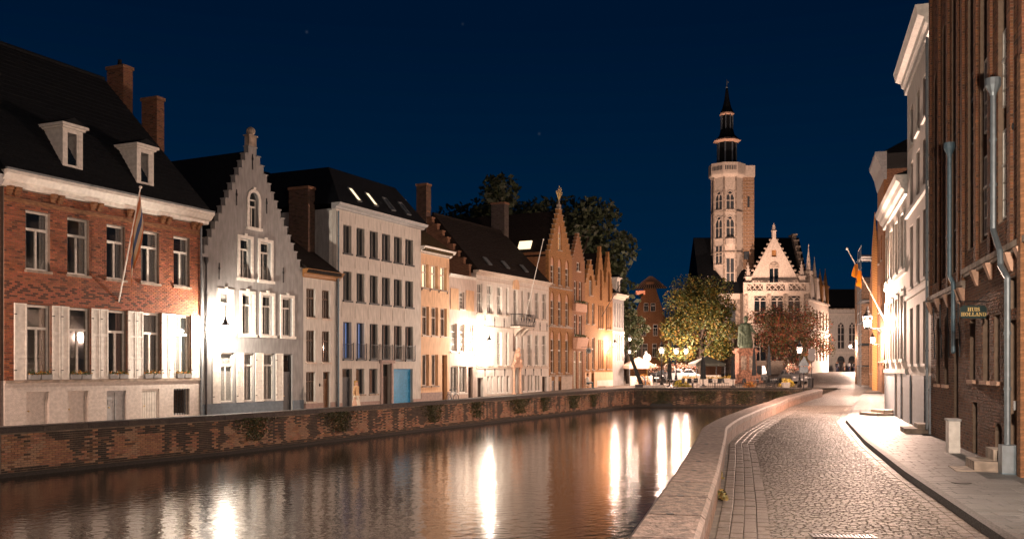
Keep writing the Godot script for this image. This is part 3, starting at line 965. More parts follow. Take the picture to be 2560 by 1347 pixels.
func cornice(parent: Node3D, u0: float, u1: float, v: float, prof: Array, m: Material, called := "cornice") -> void:   # prof: [out, up] from the wall's foot to the top; swept along the front and closed at both ends
	var mb := MB.new()
	var poly := PackedVector2Array()
	for p in prof: poly.append(Vector2(p[0], p[1] + v))
	var top: float = poly[poly.size() - 1].y
	poly.append(Vector2(-0.2, top))
	poly.append(Vector2(-0.2, poly[0].y))
	var ix := Geometry2D.triangulate_polygon(poly)
	for i in range(0, ix.size(), 3):
		for e in [[u0, Vector3.LEFT], [u1, Vector3.RIGHT]]:
			mb.tri(Vector3(e[0], poly[ix[i]].y, poly[ix[i]].x), Vector3(e[0], poly[ix[i + 1]].y, poly[ix[i + 1]].x), Vector3(e[0], poly[ix[i + 2]].y, poly[ix[i + 2]].x), e[1])
	var cw := Geometry2D.is_polygon_clockwise(poly)
	for i in poly.size():
		var a := poly[i]
		var b := poly[(i + 1) % poly.size()]
		var e := (b - a).normalized()
		var q := Vector2(-e.y, e.x) if cw else Vector2(e.y, -e.x)
		mb.quad(Vector3(u0, a.y, a.x), Vector3(u1, a.y, a.x), Vector3(u1, b.y, b.x), Vector3(u0, b.y, b.x), Vector3(0, q.y, q.x))
	part(parent, called, mb, m)

func steps_outline(width: float, low: float, shoulder: float, top: float, cap: float, n: int, apex := -1.0) -> PackedVector2Array:   # crow-stepped gable
	var p := PackedVector2Array([Vector2(0, low), Vector2(width, low)])
	var mid := width / 2 if apex < 0.0 else apex
	var right := []
	for i in n:
		right.append(Vector2(lerpf(width, mid + cap, float(i) / n), lerpf(shoulder, top, float(i) / n)))
		right.append(Vector2(lerpf(width, mid + cap, float(i + 1) / n), lerpf(shoulder, top, float(i) / n)))
	p.append(Vector2(width, shoulder))
	for i in n:
		var x := lerpf(width, mid + cap, float(i + 1) / n)
		p.append(Vector2(x, lerpf(shoulder, top, float(i) / n)))
		p.append(Vector2(x, lerpf(shoulder, top, float(i + 1) / n)))
	for i in range(n - 1, -1, -1):
		var x := lerpf(0.0, mid - cap, float(i + 1) / n)
		p.append(Vector2(x, lerpf(shoulder, top, float(i + 1) / n)))
		p.append(Vector2(x, lerpf(shoulder, top, float(i) / n)))
	p.append(Vector2(0, shoulder))
	return p

func step_caps(parent: Node3D, width: float, shoulder: float, top: float, cap: float, n: int, m: Material, apex := -1.0, thick := 0.3) -> void:   # a small slab on every step of a gable
	var mid := width / 2 if apex < 0.0 else apex
	for i in n + 1:
		var y := lerpf(shoulder, top, float(i) / n)
		var list := []
		if i == n: list.append([mid - cap, mid + cap])
		else:
			list.append([lerpf(width, mid + cap, float(i + 1) / n), lerpf(width, mid + cap, float(i) / n)])
			list.append([lerpf(0.0, mid - cap, float(i) / n), lerpf(0.0, mid - cap, float(i + 1) / n)])
		for q in list:
			var mb := MB.new()
			mb.box(Vector3(q[0] - 0.03, y + 0.001, -thick - 0.04), Vector3(q[1] + 0.03, y + 0.05, 0.05))
			part(parent, "coping_stone", mb, m)

func gable_roof(parent: Node3D, width: float, eave: float, ridge: float, deep: float, m: Material, ridge_u := -1.0, front := -0.3) -> MeshInstance3D:   # ridge runs back from the front
	var mid := width / 2 if ridge_u < 0.0 else ridge_u
	var mb := MB.new()
	mb.prism(PackedVector2Array([Vector2(-0.1, eave), Vector2(width + 0.1, eave), Vector2(mid, ridge)]), -deep, front)
	return part(parent, "roof", mb, m)

func pitched_roof(parent: Node3D, u0: float, u1: float, eave: float, ridge: float, back: float, deep: float, m: Material, hip0 := 0.0, hip1 := 0.0, over := 0.3) -> MeshInstance3D:   # ridge runs along the front at depth back
	var mb := MB.new()
	var a := Vector3(u0, eave, over); var b := Vector3(u1, eave, over)
	var c := Vector3(u1, eave, -deep); var d := Vector3(u0, eave, -deep)
	var e := Vector3(u0 + hip0, ridge, -back); var f := Vector3(u1 - hip1, ridge, -back)
	var mid := (a + b + c + d + e + f) / 6.0
	mb.face(a, b, f, e, mid); mb.face(d, c, f, e, mid); mb.face(a, b, c, d, mid + Vector3.UP)
	mb.tri(a, d, e, _out(a, d, e, mid))
	mb.tri(b, c, f, _out(b, c, f, mid))
	var o := part(parent, "roof", mb, m)
	courses(o, a, b, f, e, m)
	var rt := MB.new()
	rt.tube(e, f, 0.11, 0.11, 8)
	part(o, "ridge_tiles", rt, m)
	return o

func courses(o: Node3D, a: Vector3, b: Vector3, f: Vector3, e: Vector3, m: Material) -> void:   # lapped courses on a roof slope: a, b along the eave, f, e along the ridge
	var up := ((e + f) - (a + b)) * 0.5
	var nrm := (b - a).cross(up).normalized()
	if nrm.y < 0.0: nrm = -nrm
	var n := int(up.length() / 0.26)
	var mb := MB.new()
	for i in n:
		var k0 := float(i) / n
		var k1 := float(i + 1) / n
		var l0 := a.lerp(e, k0); var r0 := b.lerp(f, k0)
		var l1 := a.lerp(e, k1); var r1 := b.lerp(f, k1)
		var cells := maxi(1, int((r0 - l0).length() / 0.9))
		for j in cells:
			var lift := 0.03 + rng.randf_range(-0.008, 0.012)
			var p0 := l0.lerp(r0, float(j) / cells); var q0 := l0.lerp(r0, float(j + 1) / cells)
			var p1 := l1.lerp(r1, float(j) / cells); var q1 := l1.lerp(r1, float(j + 1) / cells)
			mb.quad(p0 + nrm * lift, q0 + nrm * lift, q1 + nrm * 0.006, p1 + nrm * 0.006, nrm)
			mb.quad(p0, q0, q0 + nrm * lift, p0 + nrm * lift, (-up).normalized())
	part(o, "roof_courses", mb, m).set_meta("kind", "stuff")

func _out(a: Vector3, b: Vector3, c: Vector3, inside: Vector3) -> Vector3:
	var n := (b - a).cross(c - a).normalized()
	return n if n.dot((a + b + c) / 3.0 - inside) > 0.0 else -n

func brick_tone(base: Color, spread: float) -> Color:
	var k := 1.0 + rng.randf_range(-spread, spread)
	var q := rng.randf()
	if q < 0.1: k *= 0.45
	elif q > 0.93: k *= 1.35
	return Color(base.r * k, base.g * k * rng.randf_range(0.88, 1.1), base.b * k * rng.randf_range(0.85, 1.12))

# lays bricks on a wall in its local x, y; those the test picks are bricks of their own, the rest one part
func lay_bricks(parent: Node3D, u0: float, u1: float, v0: float, v1: float, openings: Array, base: Color, spread: float, w: float, single = null, most := 300, size := Vector2(0.22, 0.066), joint := 0.012, stain = null) -> void:
	var rest := MB.new()
	var variants := []
	var made := 0
	if single != null:
		for i in 6:
			var mb := MB.new()
			mb.col = brick_tone(base, spread)
			mb.brick(0, size.x, 0, size.y, w, w + 0.014)
			variants.append(mb.done())
	var row := 0
	var y := v0
	while y + size.y <= v1 + 0.001:
		var free := [[u0, u1]]
		for o in openings:
			if o[1] < y + size.y and o[3] > y:
				var next := []
				for f in free:
					if o[2] <= f[0] or o[0] >= f[1]: next.append(f)
					else:
						if o[0] > f[0]: next.append([f[0], o[0]])
						if o[2] < f[1]: next.append([o[2], f[1]])
				free = next
		for f in free:
			var x: float = f[0] - (size.x + joint) * (0.5 if row % 2 else 0.0) * 1.0
			x = f[0] + fposmod(x - f[0], size.x + joint) - (size.x + joint)
			while x < f[1] - 0.02:
				var a := maxf(x, f[0])
				var b := minf(x + size.x, f[1])
				if b - a > 0.03:
					if made < most and variants.size() and b - a > size.x - 0.001 and single.call(a, y):
						part(parent, "brick", variants[rng.randi() % 6], M.brick, Vector3(a, y, rng.randf_range(-0.002, 0.003)))
						made += 1
					else:
						rest.col = brick_tone(base, spread)
						if stain != null: rest.col = stain.call(a, y, rest.col)
						rest.brick(a, b, y, y + size.y, w, w + 0.012 + rng.randf_range(-0.003, 0.005))
				x += size.x + joint
		y += size.y + joint
		row += 1
	var o := part(parent, "brickwork", rest, M.brick)
	o.set_meta("kind", "stuff")

func chimney(parent: Node3D, lo: Vector3, hi: Vector3, base: Color, pots := 1) -> void:   # a brick stack with courses on the front and on both flanks
	var core := MB.new()
	core.box(lo + Vector3(0.012, 0, 0.012), hi - Vector3(0.012, 0.1, 0.012))
	var o := part(parent, "chimney", core, M.mortar)
	var b := MB.new()
	var y := lo.y
	var row := 0
	while y < hi.y - 0.14:
		for side in 3:
			var len := hi.x - lo.x if side == 0 else hi.z - lo.z
			var x := -0.11 if row % 2 else 0.0
			while x < len - 0.03:
				var p := maxf(x, 0.0)
				var q := minf(x + 0.21, len)
				b.col = brick_tone(base, 0.25)
				if side == 0: b.quad(Vector3(lo.x + p, y, hi.z), Vector3(lo.x + q, y, hi.z), Vector3(lo.x + q, y + 0.064, hi.z), Vector3(lo.x + p, y + 0.064, hi.z), Vector3.BACK)
				elif side == 1: b.quad(Vector3(lo.x, y, lo.z + p), Vector3(lo.x, y, lo.z + q), Vector3(lo.x, y + 0.064, lo.z + q), Vector3(lo.x, y + 0.064, lo.z + p), Vector3.LEFT)
				else: b.quad(Vector3(hi.x, y, lo.z + p), Vector3(hi.x, y, lo.z + q), Vector3(hi.x, y + 0.064, lo.z + q), Vector3(hi.x, y + 0.064, lo.z + p), Vector3.RIGHT)
				x += 0.222
		y += 0.078
		row += 1
	part(o, "brickwork", b, M.brick).set_meta("kind", "stuff")
	var c := MB.new()
	c.box(Vector3(lo.x - 0.05, hi.y - 0.16, lo.z - 0.05), Vector3(hi.x + 0.05, hi.y, hi.z + 0.05))
	part(o, "chimney_cap", c, M.brick_dark)
	for i in pots:
		var t := MB.new()
		var x := lerpf(lo.x, hi.x, (i + 0.5) / pots)
		t.lathe([[0.11, hi.y], [0.12, hi.y + 0.1], [0.085, hi.y + 0.32], [0.11, hi.y + 0.36], [0.0, hi.y + 0.36]], 10, Vector3(x, 0, (lo.z + hi.z) / 2))
		part(o, "chimney_pot", t, M.tile_dark)

func anchors(parent: Node3D, list: Array, h := 0.55) -> void:   # wrought wall anchors
	for a in list:
		var mb := MB.new()
		mb.box(Vector3(a[0] - 0.02, a[1] - h / 2, 0.002), Vector3(a[0] + 0.02, a[1] + h / 2, 0.035))
		mb.ball(Vector3(a[0], a[1] + h * 0.18, 0.03), Vector3(0.07, 0.09, 0.03), 8, 5)
		part(parent, "wall_anchor", mb, M.iron)

func pipe(parent: Node3D, pts: Array, r: float, m: Material, hopper := false) -> void:
	var mb := MB.new()
	mb.path(pts, r, 10)
	for p in pts: mb.ball(p, Vector3(r, r, r) * 1.02, 10, 6)
	var o := part(parent, "downpipe", mb, m)
	if hopper:
		var h := MB.new()
		var p: Vector3 = pts[0]
		h.lathe([[r * 1.05, p.y - 0.02], [r * 1.3, p.y + 0.05], [r * 2.6, p.y + 0.22], [r * 2.6, p.y + 0.38], [r * 2.4, p.y + 0.38], [0.0, p.y + 0.3]], 12, Vector3(p.x, 0, p.z))
		part(o, "hopper", h, m)
	var c := MB.new()
	for i in pts.size() - 1:
		var a: Vector3 = pts[i]
		var b: Vector3 = pts[i + 1]
		if absf(a.y - b.y) > 1.6:
			var n := int(absf(a.y - b.y) / 1.5)
			for j in range(1, n + 1):
				var q := a.lerp(b, float(j) / (n + 1))
				c.tube(q - Vector3(0, 0.03, 0), q + Vector3(0, 0.03, 0), r * 1.25, r * 1.25, 10)
	if c.v.size(): part(o, "pipe_clip", c, m)

# ---------------------------------------------------------------- the row on the far quay
func houses_left() -> void:
	house_dark_end()
	house_brick()
	house_grey_gable()
	house_narrow()
	house_white_tall()
	house_peach()
	house_cream_low()
	house_long_white()
	house_gables()
	house_grey_corner()

func house_dark_end() -> void:
	var h := facade("dark_house", "dark brick house end joined to the brick house with white shutters", "house", -21.85, 30.6, -19.32, 36.25)
	part(h, "wall", wall_mesh(rect(0, -0.4, 6.15, 9.6), [[1.0, 2.0, 2.1, 4.6], [3.4, 2.0, 4.5, 4.6]], 0.3), M.brick_dark)
	hull(h, 6.15, 9.6, 9.0, M.brick_dark)
	for r in [[1.0, 2.0, 2.1, 4.6], [3.4, 2.0, 4.5, 4.6]]: window(h, r, {"cur": 1})
	cornice(h, 0.0, 6.15, 9.3, [[0, 0], [0.1, 0.05], [0.3, 0.3], [0.35, 0.4]], M.paint_grey)
	pitched_roof(h, 0.0, 6.1, 9.7, 15.4, 4.0, 9.0, M.slate)

func house_brick() -> void:
	var h := facade("brick_house", "red brick house with white louvred shutters, two dormers and a slate roof", "house", -19.27, 36.36, -14.94, 46.03)
	var up := [[0.94, 6.26, 2.06, 8.57], [2.89, 6.26, 3.98, 8.57], [4.9, 6.25, 5.92, 8.56], [6.81, 6.25, 7.9, 8.55], [8.8, 6.25, 9.84, 8.55]]
	var gw := [[0.97, 1.98, 2.08, 4.9], [2.95, 1.98, 4.02, 4.9], [4.95, 1.98, 5.99, 4.9], [6.91, 1.98, 7.97, 4.9], [8.88, 1.98, 9.87, 4.9]]
	var open := up + gw
	var low := [[0.95, -0.4, 2.0, 1.5], [2.87, -0.4, 3.92, 1.5], [4.88, -0.4, 5.95, 1.47], [6.84, -0.4, 7.88, 1.5], [8.77, 0.26, 9.8, 1.48]]
	part(h, "wall", wall_mesh(rect(0, 1.951, 10.59, 9.4), open, 0.3), M.mortar)
	var single := func(u: float, v: float) -> bool: return v > 5.0 and v < 6.2 and u < 7.5
	lay_bricks(h, 0.0, 10.59, 1.96, 9.3, open, Color(0.56, 0.165, 0.068), 0.3, -0.003, single)
	var cellar := part(h, "cellar_wall", wall_mesh(rect(0, -0.4, 10.59, 1.95), low, 0.33), M.plaster_base, Vector3(0, 0, 0.03))
	hull(h, 10.59, 9.4, 8.0, M.brick_dark)
	for u in [1.35, 3.35, 7.6, 9.5]:
		var il := MB.new()
		il.ball(Vector3(u, 3.0, -1.1), Vector3(0.14, 0.17, 0.14), 12, 8)
		il.tube(Vector3(u, 2.2, -1.1), Vector3(u, 2.85, -1.1), 0.03, 0.02, 6)
		part(h, "table_lamp", il, M.table_lamp)
		omni(h, Vector3(u, 3.0, -1.1), 1.2, LAMP_WARM, 0.1)
	for r in up: window(h, r, {"rec": 0.14, "fw": 0.085, "tr": 0.31, "cur": 1, "bar": 0.09})
	for i in 5:
		window(h, gw[i], {"rec": 0.14, "fw": 0.085, "tr": 0.31, "cur": [1, 0, 1, 2, 2][i], "cm": M.curtain_white if i > 2 else M.curtain_warm, "bar": 0.09, "sill": false})
		flower_box(h, gw[i])
	for r in [[0.4, 1.97, 0.95, 4.93], [2.12, 1.97, 2.5, 4.93], [2.54, 1.97, 2.93, 4.93], [4.06, 1.97, 4.5, 4.93], [4.53, 1.97, 4.93, 4.93], [6.03, 1.97, 6.46, 4.93], [6.49, 1.97, 6.89, 4.93], [8.01, 1.97, 8.43, 4.93], [8.46, 1.97, 8.86, 4.93], [9.91, 1.97, 10.45, 4.93]]:
		shutter(h, r, M.paint_white, 0.63, 1.0) if r[0] < 6.0 else shutter(h, r, M.paint_white, 0.0, 1.0)
	door(h, [0.95, -0.3, 2.0, 1.5], M.plaster_base, {"rec": 0.12, "panels": []})
	door(h, [2.87, -0.3, 3.92, 1.5], M.plaster_base, {"rec": 0.12, "panels": []})
	door(h, [4.88, -0.3, 5.95, 1.47], M.paint_grey, {"rec": 0.08, "leaves": 2, "panels": [0.7, 0.82]})
	door(h, [6.84, -0.3, 7.88, 1.5], M.paint_white, {"rec": 0.05, "leaves": 6, "panels": [0.02, 0.98]})
	var w := window(h, low[4], {"rec": 0.2, "tr": 0.0, "cols": 1, "sill": false, "m": M.paint_grey})
	for i in 6:
		var b := MB.new()
		var x := lerpf(8.88, 9.7, i / 5.0)
		b.tube(Vector3(x, 0.26, 0.0), Vector3(x, 1.48, 0.0), 0.016, 0.016, 6)
		part(w, "bar", b, M.iron)
	var ledge := MB.new()
	ledge.box(Vector3(0.0, 1.86, 0.032), Vector3(10.59, 1.96, 0.11))
	part(h, "ledge", ledge, M.stone)
	var sc := MB.new()
	sc.box(Vector3(0, 8.86, 0.016), Vector3(10.59, 8.95, 0.06))
	sc.box(Vector3(0, 8.78, 0.016), Vector3(10.59, 8.858, 0.035))
	part(h, "string_course", sc, M.brick_far)
	for i in 6:
		for s in [-0.17, 0.17]:
			var u: float = 0.35 + i * 1.97 + s
			var b := MB.new()
			b.box(Vector3(u - 0.09, 9.02, 0.016), Vector3(u + 0.09, 9.12, 0.09))
			b.box(Vector3(u - 0.09, 9.121, 0.016), Vector3(u + 0.09, 9.24, 0.16))
			b.box(Vector3(u - 0.09, 9.241, 0.016), Vector3(u + 0.09, 9.36, 0.25))
			part(h, "bracket", b, M.brick_far)
	cornice(h, -0.25, 11.0, 9.34, [[0.0, 0.0], [0.12, 0.03], [0.14, 0.16], [0.3, 0.22], [0.42, 0.4], [0.5, 0.44], [0.5, 0.56]], M.paint_white)
	var gut := MB.new()
	gut.box(Vector3(-0.25, 9.901, 0.36), Vector3(11.0, 9.98, 0.52))
	part(h, "gutter", gut, M.lead)
	pitched_roof(h, -0.3, 10.95, 9.9, 16.2, 4.0, 8.2, M.slate, 0.0, 2.5, 0.4)
	for u in [2.75, 6.68]:
		dormer(h, u, u + 1.0, 10.55, 12.2, -0.1, 1.6)
	chimney(h, Vector3(9.75, 12.0, -5.2), Vector3(10.35, 17.3, -4.1), Color(0.34, 0.13, 0.06))
	chimney(h, Vector3(10.42, 10.0, -3.6), Vector3(10.9, 15.75, -2.6), Color(0.34, 0.13, 0.06), 0)
	pipe(h, [Vector3(10.5, 9.2, 0.1), Vector3(10.5, 0.2, 0.1)], 0.05, M.zinc)

func dormer(h: Node3D, u0: float, u1: float, v0: float, v1: float, w: float, back: float) -> void:
	var mb := MB.new()
	mb.box(Vector3(u0, v0, w - back), Vector3(u0 + 0.12, v1, w))
	mb.box(Vector3(u1 - 0.12, v0, w - back), Vector3(u1, v1, w))
	mb.box(Vector3(u0 + 0.121, v0, w - 0.2), Vector3(u1 - 0.121, v0 + 0.12, w))
	mb.box(Vector3(u0 + 0.121, v1 - 0.15, w - back), Vector3(u1 - 0.121, v1, w))
	var o := part(h, "dormer", mb, M.paint_white)
	var c := MB.new()
	c.box(Vector3(u0 - 0.07, v1 + 0.001, w - back - 0.2), Vector3(u1 + 0.07, v1 + 0.09, w + 0.09))
	c.box(Vector3(u0 - 0.16, v1 + 0.091, w - back - 0.3), Vector3(u1 + 0.16, v1 + 0.2, w + 0.18))
	part(o, "cornice", c, M.paint_white)
	var f := MB.new()
	f.box(Vector3(u0 + 0.2, v0 + 0.121, w - 0.09), Vector3(u0 + 0.27, v1 - 0.151, w - 0.03))
	f.box(Vector3(u1 - 0.27, v0 + 0.121, w - 0.09), Vector3(u1 - 0.2, v1 - 0.151, w - 0.03))
	f.box(Vector3(u0 + 0.121, v0 + 0.121, w - 0.07), Vector3(u0 + 0.199, v1 - 0.151, w - 0.01))
	f.box(Vector3(u1 - 0.199, v0 + 0.121, w - 0.07), Vector3(u1 - 0.121, v1 - 0.151, w - 0.01))
	f.box(Vector3(u0 + 0.271, v0 + 0.121, w - 0.09), Vector3(u1 - 0.271, v0 + 0.2, w - 0.03))
	part(o, "frame", f, M.paint_white)
	var g := MB.new()
	g.quad(Vector3(u0 + 0.27, v0 + 0.2, w - 0.06), Vector3(u1 - 0.27, v0 + 0.2, w - 0.06), Vector3(u1 - 0.27, v1 - 0.15, w - 0.06), Vector3(u0 + 0.27, v1 - 0.15, w - 0.06), Vector3.BACK)
	part(o, "pane", g, M.glass)
	var r := MB.new()
	r.prism(PackedVector2Array([Vector2(u0 - 0.15, v1 + 0.201), Vector2(u1 + 0.15, v1 + 0.201), Vector2((u0 + u1) / 2, v1 + 0.5)]), w - back - 0.4, w + 0.1)
	part(o, "dormer_roof", r, M.slate)

func flower_box(h: Node3D, r: Array) -> void:
	var mb := MB.new()
	var m := (float(r[0]) + float(r[2])) / 2
	for q in [[r[0] + 0.03, m - 0.02], [m + 0.02, r[2] - 0.03]]:
		mb.hexa([Vector3(q[0] + 0.02, r[1] + 0.002, 0.0), Vector3(q[1] - 0.02, r[1] + 0.002, 0.0), Vector3(q[1] - 0.02, r[1] + 0.002, 0.14), Vector3(q[0] + 0.02, r[1] + 0.002, 0.14), Vector3(q[0], r[1] + 0.2, -0.01), Vector3(q[1], r[1] + 0.2, -0.01), Vector3(q[1], r[1] + 0.2, 0.17), Vector3(q[0], r[1] + 0.2, 0.17)])
	var o := part(h, "flower_box", mb, M.paint_grey)
	var l := MB.new()
	for i in 130:
		var p := Vector3(rng.randf_range(r[0] + 0.05, r[2] - 0.05), r[1] + 0.19 + absf(rng.randfn(0.0, 0.07)), 0.08 + rng.randfn(0.0, 0.07))
		var q := rng.randf()
		l.col = Color(0.05, 0.08, 0.03) if q < 0.6 else (Color(0.5, 0.2, 0.03) if q < 0.9 else Color(0.45, 0.32, 0.1))
		leaf(l, p, 0.05)
	part(o, "flowers", l, M.leaf).set_meta("kind", "stuff")

func leaf(mb: MB, p: Vector3, s: float) -> void:
	var a := Vector3(rng.randfn(), rng.randfn(), rng.randfn()).normalized()
	var b := a.cross(Vector3(rng.randfn(), rng.randfn(), rng.randfn())).normalized()
	var k := s * rng.randf_range(0.7, 1.3)
	var n := a.cross(b)
	mb.quad(p - a * k, p - b * k * 0.55, p + a * k, p + b * k * 0.55, n)

func house_grey_gable() -> void:
	var h := facade("gable_house", "grey plastered house with a tall crow-stepped gable and white window surrounds", "house", -14.94, 46.03, -11.49, 52.75)
	var out := steps_outline(7.55, -0.4, 7.9, 13.75, 0.3, 14, 3.55)
	var ws := [[3.3, 9.65, 3.98, 11.45, 0.34], [2.62, 7.0, 3.42, 9.0], [4.1, 7.0, 4.92, 8.98], [1.22, 4.16, 2.02, 6.2], [2.76, 4.15, 3.58, 6.2], [4.24, 4.16, 5.06, 6.22], [5.8, 4.15, 6.62, 6.2]]
	var gr := [[1.27, 0.76, 2.26, 3.2], [2.9, 0.75, 3.68, 3.2], [4.35, 0.75, 5.22, 3.2], [5.88, -0.1, 6.66, 3.2]]
	part(h, "wall", wall_mesh(out, ws + gr, 0.3), M.plaster_grey)
	hull(h, 7.55, 7.8, 11.0, M.brick_dark)
	step_caps(h, 7.55, 7.9, 13.75, 0.3, 14, M.plaster_grey, 3.55)
	var top := MB.new()
	top.box(Vector3(3.28, 13.81, -0.28), Vector3(3.82, 14.3, 0.03))
	top.box(Vector3(3.22, 14.301, -0.33), Vector3(3.88, 14.37, 0.08))
	top.ball(Vector3(3.55, 14.58, -0.12), Vector3(0.24, 0.23, 0.24), 12, 8)
	part(h, "finial", top, M.stone)
	gable_roof(h, 7.55, 7.75, 13.6, 15.0, M.slate, 3.55)
	for i in 7:
		var r: Array = ws[i]
		surround(h, r, 0.16, 0.06, M.paint_white, 0.34 if i == 0 else 0.0)
		window(h, r if i > 0 else [3.3, 9.65, 3.98, 11.11], {"rec": 0.16, "tr": 0.27, "cur": 2 if i == 3 else 1, "cm": M.curtain_white, "sill": false, "sm": M.paint_white})
	var fan := MB.new()
	fan.prism(opening_outline([3.3, 11.11, 3.98, 11.45, 0.34]), -0.2, -0.17)
	part(h, "fanlight", fan, M.glass)
	for i in 3:
		window(h, gr[i], {"rec": 0.14, "tr": 0.25, "cur": 2, "cm": M.curtain_white, "sill": false})
	for r in [[0.72, 0.72, 1.24, 3.22], [2.36, 0.72, 2.87, 3.22], [3.72, 0.72, 4.31, 3.22], [5.27, 0.72, 5.84, 3.22]]: shutter(h, r, M.paint_white, 0.0, 1.0)
	door(h, gr[3], M.paint_dark, {"light": 0.95, "rec": 0.15})
	var pl := MB.new()
	for q in [[0.0, 1.0], [1.0, 5.86], [6.68, 7.55]]:
		pl.box(Vector3(q[0] + 0.001, -0.4, 0.002), Vector3(q[1] - 0.001, 0.7, 0.05))
	part(h, "plinth", pl, M.plinth_grey)
	anchors(h, [[2.4, 11.0], [4.6, 10.9], [3.55, 13.0], [1.2, 7.2], [5.9, 7.4]], 0.8)
	pipe(h, [Vector3(0.25, 7.4, 0.1), Vector3(0.25, 0.2, 0.1)], 0.045, M.iron, true)
	var bh := facade("dark_house", "dark slate roofed house behind the grey stepped gable", "house", -16.0, 57.0, -11.9, 63.5)
	part(bh, "wall", wall_mesh(rect(0, -0.4, 7.68, 9.5), [[2.0, 5.0, 3.0, 7.0]], 0.3), M.brick_dark)
	hull(bh, 7.68, 9.5, 8.0, M.brick_dark)
	window(bh, [2.0, 5.0, 3.0, 7.0])
	pitched_roof(bh, -0.2, 7.9, 9.5, 15.4, 4.0, 8.2, M.slate, 0.5, 2.0)

func house_narrow() -> void:
	var h := facade("narrow_house", "narrow cream house with brown sash windows and a brown gutter", "house", -11.49, 52.75, -10.17, 55.47)
	var ws := [[0.28, 5.26, 1.08, 6.86], [1.69, 5.26, 2.44, 6.86], [0.28, 2.78, 1.07, 4.54], [1.69, 2.78, 2.44, 4.54], [0.26, 0.58, 1.07, 2.23]]
	var d := [1.79, -0.1, 2.44, 2.23]
	part(h, "wall", wall_mesh(rect(0, -0.4, 3.02, 7.5), ws + [d], 0.3), M.plaster_cream)
	hull(h, 3.02, 7.5, 9.0, M.plaster_beige)
	for r in ws: window(h, r, {"rec": 0.15, "fw": 0.06, "tr": 0.32, "cols": 3, "full": true, "rows": 2, "m": M.paint_brown, "bar": 0.03, "cur": 1, "cm": M.curtain, "sm": M.stone_light})
	door(h, d, M.door_brown, {"light": 0.4})
	cornice(h, -0.06, 3.3, 7.45, [[0.0, 0.0], [0.08, 0.05], [0.12, 0.2], [0.28, 0.26], [0.42, 0.46]], M.gutter_brown)
	var rf := MB.new()
	rf.hexa([Vector3(-0.05, 7.9, 0.4), Vector3(3.0, 7.9, 0.4), Vector3(3.0, 7.7, 0.4), Vector3(-0.05, 7.7, 0.4), Vector3(-0.05, 11.2, -4.5), Vector3(3.0, 11.2, -4.5), Vector3(3.0, 7.7, -4.5), Vector3(-0.05, 7.7, -4.5)])
	part(h, "roof", rf, M.tile_dark)
	var pl := MB.new()
	pl.box(Vector3(0, -0.4, 0.002), Vector3(1.78, 0.5, 0.03))
	pl.box(Vector3(2.45, -0.4, 0.002), Vector3(3.02, 0.5, 0.03))
	part(h, "plinth", pl, M.plinth_pink)
	chimney(h, Vector3(2.35, 7.0, -2.9), Vector3(2.99, 13.0, -1.5), Color(0.17, 0.085, 0.055), 0)
	var plate := MB.new()
	plate.ball(Vector3(1.45, 1.5, 0.02), Vector3(0.07, 0.1, 0.02), 10, 6)
	part(h, "house_number_plate", plate, M.iron)
	pipe(h, [Vector3(2.95, 7.6, 0.1), Vector3(2.95, 0.1, 0.1)], 0.045, M.iron)

